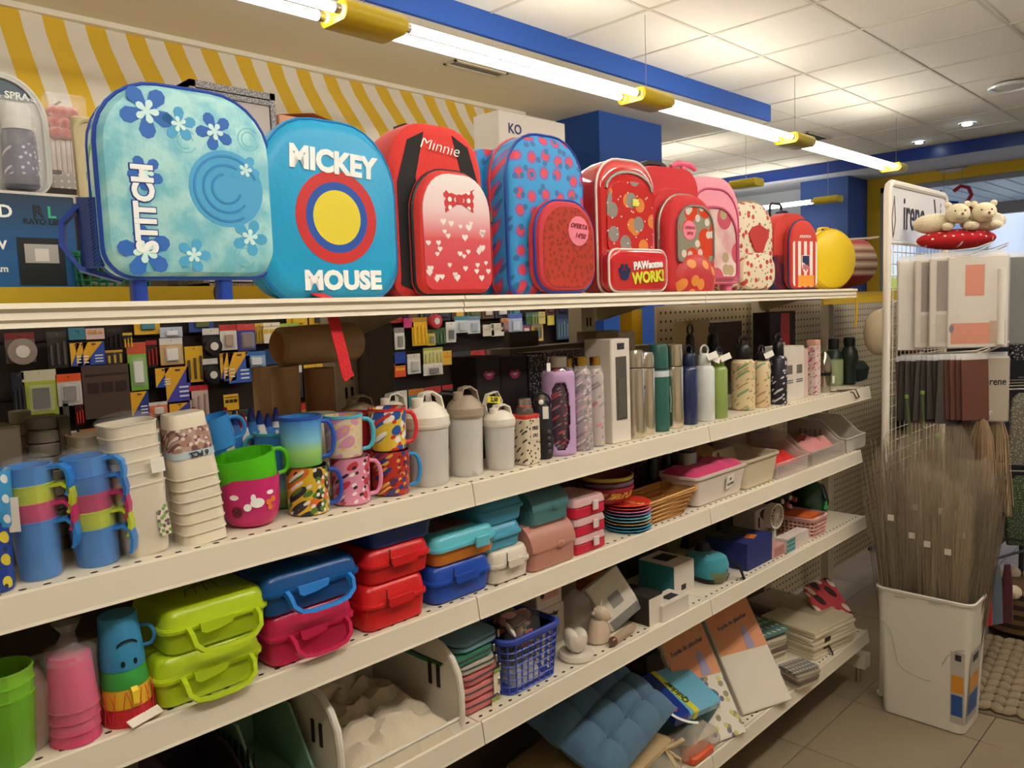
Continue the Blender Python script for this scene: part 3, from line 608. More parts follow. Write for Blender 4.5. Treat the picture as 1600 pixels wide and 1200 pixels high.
# 8: cream bag with red print
yf = 1.43; cx = X(1185, 370, yf); b = T('backpack', 'cream backpack with small red cartoon-style print, behind the pink trolley bag', 'backpack', (cx-.04, yf+.13, Z1), R(-10))
w, h = .25, .325; o = arch(w, h, .1, .05); M8 = pattern('cream red print', '#d8ccb0', [('#b9352f', 26, .22, 1, 2.0), ('#6f5b4a', 36, .12, 1, 5.0)], .6)
P(b, 'body', shell(o, .13, .015, .93), M8); P(b, 'piping', piping(o, -.128, .003), mat('pipe grey', '#8f8672', .5)); P(b, 'front_pocket', xf(shell(arch(.19, .13, .06, .05), .03, .01), (0, -.135, .008)), M8)
P(b, 'red_patch', xf(prism([(.05*cos(a)*(1+.25*sin(3*a)), .05*sin(a)) for a in [2*pi*k/16 for k in range(16)]], .004), (.03, -.146, .19)), mat('patch red', '#b8322e', .5), smooth=0); P(b, 'top_handle', handle(.06, h-.004, -.05, .02), fab('#8a8272'))

# 9: red, navy and striped bag with club shield
yf = 1.39; cx, w, zt, zb = span(1206, 1290, 322, 455, yf); b = T('backpack', 'small red and navy backpack with red and white stripes and a football club shield', 'backpack', (cx+.005, yf+.11, Z1), R(-14))
w, h = .215, .30; o = arch(w, h, .09, .03); rs = fab('#c93a2e')
P(b, 'body', shell(o, .09, .0, .97), rs); P(b, 'lower_band', xf(shell(arch(w*1.01, .14, .01, .03), .092, 0, 1.0), (0, .002, -.001)), fab('#1f2a5c'), label='navy lower half')
po = arch(.16, .265, .075, .03, sq=1.15); pk = P(b, 'front_pocket', xf(shell(po, .04, .008), (.018, -.085, .005)), rs)
P(b, 'piping', xf(piping(po, -.036, .004), (.018, -.085, .005)), mat('pipe navy', '#23285a', .5))
P(b, 'striped_panel', xf(prism(arch(.138, .175, .01, .02), .002), (.018, -.133, .012)), stripes('club stripes', '#c7392f', '#ece6dd', .034, 0, .5, .2, .6), smooth=0)
sh_ = [(-.021, .034), (-.021, -.008), (-.012, -.028), (0, -.037), (.012, -.028), (.021, -.008), (.021, .034)]
s_ = P(b, 'shield', xf(prism(sh_, .002), (.018, -.135, .10)), mat('shield white', '#eee8df', .5), smooth=0)
P(s_, 'shield_top', xf(prism([(-.019, .032), (-.019, .008), (.019, -.010), (.019, .032)], .001), (.018, -.137, .10)), mat('shield navy', '#22305f', .5), smooth=0)
for k in (-1, 0, 1): P(s_, 'shield_stripe', xf(prism([(k*.011-.003, .0), (k*.011-.003, -.026+abs(k)*.006), (k*.011+.003, -.026+abs(k)*.006), (k*.011+.003, -.002)], .0012), (.018, -.137, .10)), mat('shield red', '#bb322b', .5), smooth=0)
P(b, 'label_tag', xf(prism([(-.045, -.02), (.045, -.02), (.045, .022), (-.045, .022)], .002), (.022, -.135, .035)), mat('orange tag', '#e89a3a', .5), smooth=0); P(b, 'top_handle', handle(.05, h-.004, -.04, .016), fab('#1f2a5c'))
P(b, 'pull_handle', tube([(-.035, -.01, h-.02), (-.035, -.01, h+.035), (-.025, -.01, h+.045), (.02, -.01, h+.045), (.03, -.01, h+.035), (.03, -.01, h-.02)], .005, 8), mat('handle black', '#19191b', .6))
P(b, 'lettering', xf(text('ATLETICO', .014, .0005, .0002), (.018, -.135, .205)), wl, smooth=0)

# 10: plain round yellow bag
yf = 1.40; cx, w, zt, zb = span(1283, 1343, 345, 453, yf); r_ = .128
b = T('round_backpack', 'round bright yellow children\'s backpack beside the striped football bag', 'backpack', (X(1312, 400, yf)+.0, yf+.10, Z1), R(-25))
o = disc(r_, 0, r_, 28, .95, 1.0); P(b, 'body', shell(o, .09, .022, .9, r_), mat('yellow eva', '#eecb22', .4, bump=.1)); P(b, 'piping', piping(o, -.088, .003, 1.0, r_), mat('yellow pipe', '#c9a417', .4)); P(b, 'top_handle', handle(.05, 2*r_-.006, -.04, .016), mat('yellow eva', '#eecb22', .4))
P(b, 'hanging_strap', tube([(.05, -.06, .004), (.06, -.14, .004), (.06, -.17, -.03), (.06, -.17, -.10), (.055, -.17, -.16)], .003, 5, flat=(.012, .002)), mat('strap yellow', '#c7981c', .6))

# 11: soft striped bag lying on the yellow shelf
b = T('soft_bag', 'dusty red soft bag with cream and brown stripes, right of the yellow round bag', 'bag', (3.83, 1.63, EYE+.022), R(-20))
g = loft([[(x, .13*s*cos(a), .125 + .125*s*sin(a) + .05*(x+.25)) for a in [2*pi*k/20 for k in range(20)]] for x, s in ((-.25, .3), (-.24, .75), (-.18, .95), (-.05, 1), (.1, 1), (.2, .9), (.26, .5))])
P(b, 'body', jitter(([(x, y, max(.0, z)) for x, y, z in g[0]], g[1]), .008, 9), ramp_z('bag bands', [(0, '#7d1f28'), (.25, '#8f2530'), (.30, '#e5d2bb'), (.36, '#7a3f2c'), (.44, '#e5d2bb'), (.5, '#7a3f2c'), (.58, '#e5d2bb'), (.64, '#8a4a36'), (.70, '#e5d2bb'), (.78, '#b94a4e'), (1, '#b8464c')], .0, .3, .8))
P(b, 'strap', tube([(-.2, -.12, .2), (-.1, -.15, .24), (.1, -.14, .25), (.22, -.1, .26)], .006, 6), fab('#e2cfc2'))
S('storage_box', rbox(.30, .2, .11, .008, .004), pattern('purple box print', '#8d6aa5', [('#d8b9cf', 12, .35, 1, 1.0)], .4), 'purple and pink printed box behind the striped soft bag', 'box', (4.3, 2.2, 1.80+.11))
t = S('box_riser', rbox(.6, .3, .108, .01, .003), card('#7a6a55'), 'brown carton under the purple printed box', 'box', (4.3, 2.2, 1.801))
# ------------------------------------------------------------------ second shelf: cups, shakers, bottles
def cpos(u0, u1, v, yf):
    """centre and radius of an upright round thing whose front touches the plane y=yf"""
    uc = (u0+u1)/2; r = .04
    for _ in range(6):
        q = ray(uc, v); t = (yf + r)/q.y; dep = t * FPX
        cb = FPX / math.hypot(uc-800, FPX); r = (u1-u0)/2 * dep/FPX * cb
    return q.x*t, yf + r, r
def mugbody(rt, rb, h, wall=.0018, n=24):
    return lathe([(rb*.9, 0), (rb, .003), (rt, h-.002), (rt, h), (rt-wall, h), (rb-wall, .006), (.002, .005)], n)
def loop(r, z0, z1, out=.024, a=0, rad=.004, n=8):
    pts = [(r-.002 + out*sin(pi*k/8), 0, z0 + (z1-z0)*(k/8) ) for k in range(9)]
    pts = [(r - .003 + out*(sin(pi*k/8) ** .55), 0, (z0+z1)/2 - (z1-z0)/2*cos(pi*k/8)) for k in range(9)]
    return xf(tube(pts, rad, n), rot=(0, 0, a))
def mug(name, label, u0, u1, vb, vt, z, yf, body, hcol, ha=-.5, prt=None, cat='mug', group=None, loc=None):
    vm = (vb+vt)/2
    if loc is None: x, y, r = cpos(u0, u1, vm, yf)
    else: x, y, r = loc
    h = abs(Z((u0+u1)/2, vt, y) - Z((u0+u1)/2, vb, y)) if vt else .09
    t = T(name, label, cat, (x, y, z), 0, group)
    P(t, 'body', mugbody(r, r*.93, h), body)
    P(t, 'handle', loop(r*.97, h*.14, h*.88, .026, ha, .0045), pl(hcol, .3))
    if prt:
        for k, (nm, g_, m_) in enumerate(prt): P(t, nm, wrap(g_, r*.965 + .0012), m_, smooth=0)
    return t, x, y, r, h
def wrap(g, r, a=-pi/2):
    """bends a flat print (x,-,z) around the z axis at radius r"""
    return [((r - p[1])*cos(a + p[0]/r), (r - p[1])*sin(a + p[0]/r), p[2]) for p in g[0]], g[1]
def stack(name, label, cat, x, y, z, w, d, r, H, n, pitch, cols, taper=.84, invert=False, cup='cup', rot=0, film=True, tilt=(0, 0), wall=.0016, handle=None, hdir=0):
    t = T(name, label, cat, (x, y, z), (tilt[0], tilt[1], rot)); ms = {}
    g0 = tub(w, d, H, wall, r, (taper, taper), lip=.0012, liph=.0022)
    if invert: g0 = [(p[0], p[1], H - p[2]) for p in g0[0]], [f[::-1] for f in g0[1]]
    me = mesh(g0, 'cupm')
    for i in range(n):
        m = pl(cols[i % len(cols)], .3); key = cols[i % len(cols)]
        if key not in ms:
            ms[key] = me if not ms else me.copy()
            ms[key].materials.clear(); ms[key].materials.append(m)
        c = P(t, cup, ms[key], m, (0, 0, pitch*i))
        if handle:
            rr_ = w/2
            hh = tube([(rr_-.004, 0, H-.006), (rr_+.014, 0, H-.004), (rr_+.023, 0, H-.012), (rr_+.025, 0, H-.028), (rr_+.022, 0, H-.046), (rr_+.019, 0, H-.050)], .01, 6, flat=(.025, .005))
            P(c, 'handle', xf(hh, rot=(0, 0, hdir)), m)
    if film:
        top = pitch*(n-1) + H
        P(t, 'film', jitter(loft(rings(rr(w*1.05, d*1.05, r*1.05, 5), [(0, .9, .9), (.02, .95, .95), (top*.4, 1.0, 1.0), (top*.7, 1.03, 1.03), (top+.004, 1.02, 1.02), (top+.012, .8, .8), (top+.016, .3, .3)])), .003, 60), clear(alpha=.07), label='clear shrink wrap')
    return t
z2 = SH[2] + .001; yf2 = 1.342
x, y, r = cpos(16, 96, 800, yf2)
stack('mug_pack', 'shrink-wrapped stack of blue, magenta and lime plastic mugs, nearest the left edge', 'mugs', x, y, z2, 2*r, 2*r, r, .092, 4, .028, ['#2f7fcf', '#c22f6c', '#b8c92b', '#2f7fcf'], .86, handle=True, hdir=R(-34), tilt=(0, R(-2)))
x, y, r = cpos(110, 186, 800, yf2)
t = stack('mug_pack', 'shrink-wrapped stack of plastic mugs with lime below magenta, second from the left', 'mugs', x, y, z2, 2*r, 2*r, r, .062, 5, .029, ['#2f7fcf', '#b8c92b', '#b52a66', '#2a72c6', '#3486d6'], .9, handle=True, hdir=R(-38), tilt=(0, R(-3)))
S('price_label', xf(box(-.008, .008, -.0005, .0005, -.026, .026), (0, 0, 0)), card('#e4d9cf'), 'white barcode label on the side of the leftmost mug stack', 'label', (X(20, 790, 1.335), 1.337, Z(20, 805, 1.335)), R(-30))
t, *_ = mug('patterned_mug', 'dark blue mug with yellow dots cut off by the left edge', -40, 22, 922, 812, z2, 1.33, pattern('navy yellow mug', '#1c3f97', [('#d8c33b', 30, .26, 0, 0), ('#2b2f3a', 60, .2, 1, 1)], .3), '#2a58b5', ha=R(200))
tt, *_ = mug('patterned_mug', 'sky blue mug stacked on the dark blue mug at the left edge', -40, 20, 812, 722, z2+.094, 1.33, pattern('sky mug', '#3f9bd6', [('#e3e6e9', 34, .22, 0, 0)], .3), '#2a58b5', ha=R(200))
# cream square beakers
cream = '#e2d7c1'
x, y, r = cpos(200, 282, 800, yf2+.0); r *= 1.0
t = stack('beaker_pack', 'shrink-wrapped tall stack of cream square beakers with a green product label', 'beakers', X(228, 870, yf2+.04), yf2+.038, z2, .082, .076, .02, .122, 6, .0205, [cream], .80, tilt=(0, R(-4)), wall=.0014)
P(t, 'product_label', xf(join(box(-.010, .010, -.0008, 0, 0, .052)), (.024, -.0375, .028), (R(-5), 0, R(4))), pattern('green label', '#d9d0b4', [('#6f9a4a', 120, .4, 1, 0), ('#6b2f5c', 90, .25, 1, 3)], .5), smooth=0)
P(t, 'price_sticker', xf(box(-.011, .011, -.0008, 0, -.012, .012), (.024, -.046, .15)), card('#efe9de'), smooth=0)
t = stack('beaker_pack', 'stack of upside-down cream square beakers, topmost with a photo band reading 6 PCS.', 'beakers', X(313, 860, yf2+.04), yf2+.036, z2, .079, .074, .018, .112, 7, .0195, [cream], .80, invert=True, tilt=(0, R(-4)), wall=.0014, film=False)
P(t, 'photo_band', xf(loft(rings(rr(.0715, .067, .016), [(.164, 1.03, 1.03), (.205, .985, .985)]), False, False), (0, 0, 0)), pattern('photo band', '#b59a8c', [('#7c4e52', 70, .4, 1, 0), ('#e2cfc4', 90, .3, 1, 2), ('#a9846f', 50, .3, 1, 4)], .4))
P(t, 'blue_band', xf(loft(rings(rr(.0735, .069, .016), [(.153, 1.035, 1.035), (.165, 1.02, 1.02)]), False, False), (0, 0, 0)), card('#b8cdd6'))
P(t, 'lettering', xf(text('6 PCS.', .013, .0004, .0004), (.004, -.0375, .159), (0, R(180), 0)), mat('ink', '#33323a', .5), smooth=0)
for nm, a, b_, c_, lb in (('beaker_pack', 150, 195, .085, 'row of cream square beakers standing behind the tall shrink-wrapped stack'), ):
    stack(nm, lb, 'beakers', X(150, 700, 1.47), 1.47, z2, .08, .08, .02, .12, 5, .02, ['#a8977c'], .82, film=False)
# green, pink and blue cups
x, y, r = cpos(345, 440, 790, yf2)
t = T('cup', 'magenta rounded plastic cup printed with a ladybird, a white bee and a butterfly', 'cup', (x, y, z2))
hp = Z(390, 742, y) - z2
P(t, 'body', lathe([(r*.55, 0), (r*.72, .004), (r*.88, .016), (r*.96, .035), (r, hp-.002), (r, hp), (r-.002, hp), (r*.94, .035), (.002, .006)], 28), pl('#cf2d74', .3))
flat_print = lambda g: wrap(g, r*.985)
P(t, 'ladybird_print', wrap(join(prism(disc(.011, -.028, .035, 14), .0008)), r*.985, -2.0), mat('dark print', '#7a1f2c', .4), smooth=0)
P(t, 'ladybird_spot', wrap(join(*[prism(disc(.0022, -.028+a, .035+b_, 8), .0014) for a, b_ in ((-.005, .003), (.004, .004), (-.002, -.005), (.006, -.003), (.0, .0))]), r*.985, -2.0), mat('spot dark', '#2a0f14', .4), smooth=0, kind='stuff')
P(t, 'bee_print', wrap(join(prism(disc(.007, -.008, .043, 12), .0008), prism(disc(.013, .010, .050, 14, 1, .7), .0008), prism(disc(.006, .003, .060, 10, .8, 1.2), .0008), prism(disc(.007, -.032, .062, 10, 1.3, .7), .0008), prism(disc(.006, .036, .066, 10, 1.3, .7), .0008)), r*.985, -2.0), mat('white print', '#f4f6f2', .4), smooth=0, kind='stuff')
P(t, 'butterfly_print', wrap(join(prism(disc(.006, .032, .048, 10), .0008), prism(disc(.006, .042, .052, 10), .0008), prism(disc(.005, .034, .038, 10), .0008)), r*.985, -2.0), mat('orange print', '#dd7a2f', .4), smooth=0, kind='stuff')
x, y, r = cpos(338, 440, 720, yf2)
t = T('cup', 'bright green plastic cup tilted inside the magenta one', 'cup', (x-.002, y, Z(390, 758, y)+.0), (0, R(-9), 0))
hg = .062; P(t, 'body', mugbody(r, r*.90, hg), pl('#57c41c', .3)); P(t, 'handle', loop(r*.95, .008, .058, .026, R(-20), .0042), pl('#57c41c', .3))
x, y, r = cpos(322, 372, 680, yf2+.02)
t = T('cup', 'small blue plastic cup tilted inside the bright green one', 'cup', (x+.008, y+.02, Z(350, 712, y)+.012), (0, R(-14), 0))
P(t, 'body', mugbody(r*1.05, r*.95, .062), pl('#3080c6', .3)); P(t, 'handle', loop(r*1.0, .008, .05, .026, R(-10), .004), pl('#3080c6', .3))
# printed mugs, two high, three columns
M_a = ramp_z('sky green print', [(0, '#5da544'), (.35, '#9fcf74'), (.6, '#7fc3df'), (1, '#3f86cf')], 0, .09, .3)
M_b = pattern('busy print', '#d9b22c', [('#e0722c', 30, .30, 1, 4.0), ('#262a35', 34, .36, .9, .0), ('#4f7f35', 48, .28, 1, 2.0), ('#e9e4dc', 60, .22, 1, 6.0)], .3, bump=0)
M_c = pattern('pink star print', '#d9c9a8', [('#cf8fae', 28, .33, 1, 1.5), ('#e0b84a', 60, .15, 1, 4.0)], .3, bump=0)
M_d = pattern('pink dots print', '#e08fae', [('#f4e7ea', 55, .2, .5, .0), ('#c33a45', 34, .27, 1, 2.0), ('#2a2528', 48, .16, 1, 5.0)], .3, bump=0)
M_e = pattern('comic print', '#e5c33f', [('#2457a8', 34, .35, 1, 1.1), ('#efece4', 40, .28, 1, 3.0), ('#d0352c', 50, .22, 1, 5.0)], .3, bump=0)
M_f = pattern('red web print', '#b9312a', [('#2c3f7e', 44, .25, 1, 1.1), ('#d9b04a', 55, .2, 1, 3.0), ('#7d1f1c', 80, .24, 1, 6.0)], .3, bump=0)
rimc = lambda t, r, h, c: P(t, 'rim', lathe([(r-.0002, h-.005), (r+.0012, h-.005), (r+.0012, h+.0004), (r-.003, h+.0004)], 24, cap=False), pl(c, .3))
cols = [(447, 517, 812, 738, M_b, '#2a4fb0', 438, 505, 740, 660, M_a, '#2c57b8', '#2a4fb0', ('blue-handled mug with crowded yellow and black print', 'blue-handled mug with sky and green print stacked on the yellow and black one')),
        (517, 580, 795, 722, M_d, '#e58fb0', 507, 568, 722, 656, M_c, '#4db4cf', '#4db4cf', ('pink-handled mug with white dots and red print', 'teal-handled mug in pale sand and pink stacked on the pink dotted one')),
        (580, 642, 780, 712, M_f, '#2f8fd0', 577, 636, 710, 646, M_e, '#e0353c', '#d0352c', ('light blue handled mug with red web-like print', 'red-handled mug with yellow, blue and white comic print on the red mug'))]
for u0, u1, vb, vm_, m1, h1, a0, a1, _, vt, m2, h2, rc, lb in cols:
    t, x, y, r, h = mug('printed_mug', lb[0], u0, u1, vb, vm_, z2, yf2, m1, h1, ha=R(-28), group='printed plastic mugs')
    t, x2, y2, r2, h_ = mug('printed_mug', lb[1], a0, a1, vm_, vt, z2+h+.0012, yf2, m2, h2, ha=R(-28), group='printed plastic mugs'); rimc(t, r2, h_, rc)
    t['label'] = lb[1]
P_ = [('#49aeb8', 'teal-rimmed mug with green print behind the sky and green mug', 395, 470, 1.44, M_a, .155), ('#e6ddc8', 'cream-rimmed round cup behind the printed mugs', 462, 525, 1.46, pl('#ddd0b4', .4), .178), ('#c3302f', 'red-rimmed mug behind the comic print mug', 528, 582, 1.43, pl('#b92b2c', .35), .174)]
for c, lb, u0, u1, yy, m_, hh in P_:
    x, y, r = cpos(u0, u1, 660, yy); t = T('mug', lb, 'mug', (x, y, z2)); P(t, 'body', mugbody(r, r*.92, hh), m_); rimc(t, r, hh, c); P(t, 'handle', loop(r*.97, hh*.5, hh*.95, .025, R(150), .004), pl(c, .3))
# shakers
def shaker(u0, u1, vb, vn, vt, yf, lidc, label, body='#ece8e2', side=1):
    x, y, r = cpos(u0, u1, (vb+vn)/2, yf); h = Z((u0+u1)/2, vn, y) - z2; H = Z((u0+u1)/2, vt, y) - z2
    t = T('shaker_bottle', label, 'shaker', (x, y, z2)); k = H - h
    P(t, 'cup', lathe([(r*.84, 0), (r*.88, .005), (r*.97, h-.01), (r*.97, h+.002), (r*.94, h+.002), (r*.85, .008), (.002, .007)], 28), frost(body, .62))
    P(t, 'contents', lathe([(r*.8, .009), (r*.84, h*.55)], 20), frost('#cdc8be', .4), label='greyish insert seen through the frosted wall')
    P(t, 'strainer', lathe([(r*.3, h*.72), (r*.6, h*.80), (r*.9, h*.98)], 20, cap=False), frost('#eeeae2', .6))
    P(t, 'lid', lathe([(r*1.02, h-.006), (r*1.04, h), (r*1.02, h+k*.26), (r*.97, h+k*.30), (r*.9, h+k*.42), (r*.55, h+k*.62), (r*.42, h+k*.68)], 28), pl(lidc, .4))
    P(t, 'lid_ridge', lathe([(r*1.05, h-.002), (r*1.06, h+.001), (r*1.05, h+.004)], 28, cap=False), pl(lidc, .4))
    P(t, 'spout', xf(cyl(r*.26, k*.35, 14), (-r*.45, 0, h+k*.50)), pl(lidc, .4))
    P(t, 'carry_loop', tube([(-r*.35, 0, h+k*.7), (-r*.2, 0, h+k*.95), (r*.3, 0, h+k*1.0), (r*.75, 0, h+k*.82), (r*.9, 0, h+k*.42)], .004, 6, flat=(.02, .004)), pl(lidc, .4))
    return t, x, y, r, h, H
shaker(633, 704, 768, 662, 612, yf2, '#eae2d2', 'tall frosted shaker with white lid, nearest the printed mugs')
shaker(700, 757, 757, 647, 604, yf2+.01, '#a0907a', 'tall frosted shaker with taupe lid, beside the white-lidded ones')
shaker(756, 806, 740, 660, 632, yf2, '#e8e0d0', 'short frosted shaker with white lid beside the taupe-lidded one')
shaker(588, 642, 745, 655, 614, 1.46, '#e3dac7', 'frosted shaker with white lid and barcode strip, behind the printed mugs')
t = shaker(535, 590, 735, 650, 618, 1.52, '#a3937b', 'frosted shaker with taupe lid at the back by the beige post')
t = T('hang_loop', 'white plastic hanging loop with a yellow price tag reading 2,50 on the short shaker', 'price tag', (X(775, 630, 1.37), 1.40, Z(775, 640, 1.37)))
P(t, 'loop', tube([(.0, 0, -.03), (-.012, 0, .01), (.0, 0, .035), (.03, 0, .04), (.045, 0, .015), (.035, 0, -.01)], .004, 6, flat=(.014, .002)), pl('#efe9df', .3)); P(t, 'tag', xf(box(-.022, .022, -.001, .001, -.008, .008), (.01, -.012, .022), (0, R(8), 0)), card('#e6d63c'), smooth=0); P(t, 'lettering', xf(text('2,50', .014, .0004, .0004), (.01, -.014, .022), (0, R(8), 0)), mat('ink', '#33323a', .5), smooth=0)
# bottles
def bpos(u0, u1, vb, vt, yf): x, y, r = cpos(u0, u1, (vb+vt)/2, yf); return x, y, r, Z((u0+u1)/2, vt, y) - z2
def tagcard(t, x, y, z, w=.016, h=.03, rot=(0, 0, 0), c='#eee9df'):
    return P(t, 'price_tag', xf(box(-w/2, w/2, -.0006, .0006, -h, 0), (x, y, z), rot), card(c), smooth=0)
x, y, r, H = bpos(803, 838, 728, 622, yf2); t = T('bottle', 'square sand-coloured speckled bottle with red collar and steel cap, lettering FRE DU', 'bottle', (x, y, z2)); B_ = r*2
P(t, 'body', rbox(B_, B_, H*.70, .006, .002), pattern('sand speckle', '#d6c7ad', [('#3a332c', 70, .2, 1, 0)], .5)); P(t, 'collar', xf(rbox(B_*1.01, B_*1.01, H*.06, .006, .002), (0, 0, H*.70)), pl('#cf3a2c')); P(t, 'neck', xf(lathe([(r*.85, 0), (r*.8, H*.08), (r*.6, H*.12)], 18), (0, 0, H*.76)), clear('#6d665c', .08, .6)); P(t, 'cap', xf(cyl(r*.62, H*.13, 18), (0, 0, H*.87)), metal()); P(t, 'cap_band', xf(cyl(r*.66, H*.02, 18), (0, 0, H*.87)), pl('#cf3a2c'))
P(t, 'label_frame', xf(box(-.015, .015, -.001, 0, -.02, .02), (.006, -r-.0004, H*.5)), card('#e4d6bd'), smooth=0); P(t, 'lettering', xf(join(xf(text('FRE', .013, .0004, .0004), (0, 0, .008)), xf(text('DU', .012, .0004, .0004), (0, 0, -.010))), (.006, -r-.0018, H*.5)), mat('ink', '#33323a', .5), smooth=0, kind='stuff')
x, y, r, H = bpos(829, 864, 720, 612, yf2+.01); t = T('bottle', 'black silicone-sleeved bottle with round dimples and a white tag', 'bottle', (x, y, z2), R(-38)); P(t, 'body', lathe([(r*.8, 0), (r*.9, .004), (r, .03), (r*.93, H*.75), (r*.6, H*.86)], 22), mat('black silicone', '#17171a', .5, bump=.1))
for k in range(8): P(t, 'dimple', xf(ball(.006, 8, 6, (1, .4, 1)), (-.014 + .028*(k % 2), -r*.9, .02 + .017*(k//2))), mat('dimple grey', '#4a4b52', .2))
P(t, 'cap', xf(cyl(r*.55, H*.13, 16), (0, 0, H*.86)), metal()); P(t, 'ring', xf(tube([(r*.75*cos(a), -.0, r*.75*sin(a)) for a in [2*pi*k/14 for k in range(14)]], .003, 6, True), (0, -r*.5, H*.86)), mat('black silicone', '#17171a', .5)); P(t, 'stud', xf(ball(.007, 10, 6, (1, .5, 1)), (-.004, -r*.9, H*.86)), pl('#efece6')); tagcard(t, .006, -r-.002, H*.80, .015, .032)
x, y, r, H = bpos(847, 899, 715, 557, yf2); t = T('bottle', 'glass bottle in a lilac silicone sleeve with a long oval window and steel cap', 'bottle', (x, y, z2))
P(t, 'glass_body', lathe([(r*.78, .004), (r*.82, .01), (r*.82, H*.78), (r*.5, H*.88)], 22), pattern('dark floral', '#4b3540', [('#b0424f', 60, .2, 1, 0), ('#8c8290', 80, .15, 1, 2)], .1, coat=.8))
win = [(-.4, .75), (.4, .75)]
n_ = 28; sl = []
def sleeve(r, H):
    V, Fc = [], []; zs = [0, .01, .03, .05, .08, .12, .14, .155, .165, H]; na = 28
    for z in zs:
        q = 1.0 if z < H*.82 else 1 - .0*(z)
        for k in range(na):
            a = 2*pi*k/na
            V.append((r*q*cos(a)*(1 if z < H*.95 else .86), r*q*sin(a)*(1 if z < H*.95 else .86), z))
    for j in range(len(zs)-1):
        for k in range(na):
            a = 2*pi*(k+.5)/na; zc = (zs[j]+zs[j+1])/2
            da = abs(((a - R(292) + pi) % (2*pi)) - pi)
            if (da/.55)**4 + ((zc - H*.47)/(H*.42))**4 < 1: continue
            Fc.append((j*na+k, j*na+(k+1) % na, (j+1)*na+(k+1) % na, (j+1)*na+k))
    return V, Fc
sz = 16
def sleeve2(r, H, nz=44, na=80):
    V, Fc = [], []
    for j in range(nz+1):
        z = H*j/nz; q = .93 if j == 0 else (.86 if j == nz else (.95 if j == nz-1 else 1))
        for k in range(na): V.append((r*q*cos(2*pi*k/na), r*q*sin(2*pi*k/na), z))
    for j in range(nz):
        for k in range(na):
            a = 2*pi*(k+.5)/na; zc = H*(j+.5)/nz; da = abs(((a - R(228) + pi) % (2*pi)) - pi)
            if (da/.62)**3 + (abs(zc - H*.47)/(H*.40))**3 < 1: continue
            Fc.append((j*na+k, j*na+(k+1) % na, (j+1)*na+(k+1) % na, (j+1)*na+k))
    return V, Fc
sv = P(t, 'sleeve', sleeve2(r, H*.86), pl('#c39fcb', .5)); md_ = sv.modifiers.new('thick', 'SOLIDIFY'); md_.thickness = .003; md_.offset = -1
P(t, 'cap', xf(cyl(r*.58, H*.11, 18), (0, 0, H*.89)), metal()); P(t, 'cord', tube([(-r*.5, -.0, H*.97), (-r*.9, -.005, H*1.0), (-r*1.1, -.01, H*.94)], .0012, 5), metal('#a8a49a')); tagcard(t, -r*1.1, -.012, H*.95, .014, .022)
def glassb(u0, u1, vb, vt, yf, lb, pm):
    x, y, r, H = bpos(u0, u1, vb, vt, yf); t = T('glass_bottle', lb, 'bottle', (x, y, z2)); P(t, 'print', lathe([(r*.93, .003), (r*.93, H*.80), (r*.6, H*.87)], 22), pm); P(t, 'glass', lathe([(r*.98, 0), (r, .004), (r, H*.82), (r*.62, H*.9), (r*.5, H*.91)], 22), clear('#ffffff', .03, .22)); P(t, 'cap', xf(cyl(r*.6, H*.1, 18), (0, 0, H*.90)), metal('#c79a3a', .2)); return t
fm = pattern('pink floral glass', '#8c7478', [('#4a3038', 70, .3, 1, 0), ('#c78a93', 60, .22, 1, 2), ('#d8cccb', 80, .18, 1, 4)], .15)
glassb(893, 926, 708, 557, yf2, 'clear bottle with dense pink floral print and gold cap, beside the lilac sleeve', fm)
glassb(917, 945, 701, 557, yf2+.012, 'clear bottle with red lips and flower print and gold cap, beside the white box', pattern('sparse floral glass', '#b39c98', [('#6b5058', 50, .2, 1, 0), ('#c32f3a', 26, .12, 1, 2), ('#d9c23a', 24, .1, 1, 4)], .15))
glassb(878, 900, 700, 560, 1.43, 'dark floral glass bottle with gold cap behind the lilac sleeve', fm)
# white window box
x0 = X(958, 640, yf2+.01); x1 = X(986, 640, yf2+.01); wb = x1 - x0; H = Z(962, 530, yf2+.01) - z2
t = T('window_box', 'white bottle box with a dark window, between the floral and steel bottles', 'box', ((x0+x1)/2, yf2+.01+.05, z2), R(-2)); P(t, 'carton', rbox(wb, .10, H, .003, .001, n=1), card('#dcd2c6')); P(t, 'window', box(-wb*.28, wb*.28, -.0512, -.0500, H*.22, H*.83), gloss('#55504a'), smooth=0); P(t, 'bottle_seen', box(-wb*.2, wb*.2, -.0522, -.0512, H*.24, H*.62), metal('#8b857c', .5), smooth=0)
P(t, 'logo', box(-wb*.18, wb*.18, -.0515, -.0503, H*.9, H*.96), mat('ink', '#33323a', .5), smooth=0); P(t, 'barcode', join(*[box(-wb/2-.0008, -wb/2, .0+.003*k, .0016+.003*k, .025, .045) for k in range(6)]), mat('ink', '#33323a', .5), smooth=0, kind='stuff')
# thermos row
def thermos(u0, u1, vb, vt, yf, lb, col, capc=None, cf=.27, dome=True, m=None, mc=None):
    x, y, r, H = bpos(u0, u1, vb, vt, yf); t = T('thermos', lb, 'thermos', (x, y, z2)); m = m or metal(col, .24); mc = mc or m; hb = H*(1-cf)
    P(t, 'body', lathe([(r*.94, 0), (r*.97, .006), (r, .02), (r, hb-.004), (r*.96, hb)], 22), m); P(t, 'seal', lathe([(r*.93, hb-.001), (r*.93, hb+.004)], 22), mat('seal black', '#111', .5))
    P(t, 'cap', lathe([(r*.95, hb+.003), (r*.96, hb+.006), (r*.93, H-(.012 if dome else .003)), (r*(.8 if dome else .9), H-.002), (r*.5, H)], 22), mc); return t, r, H, hb
t, r, H, hb = thermos(980, 1008, 686, 546, yf2, 'slim brushed steel thermos nearest the white window box', '#ddd4c4', cf=.21)
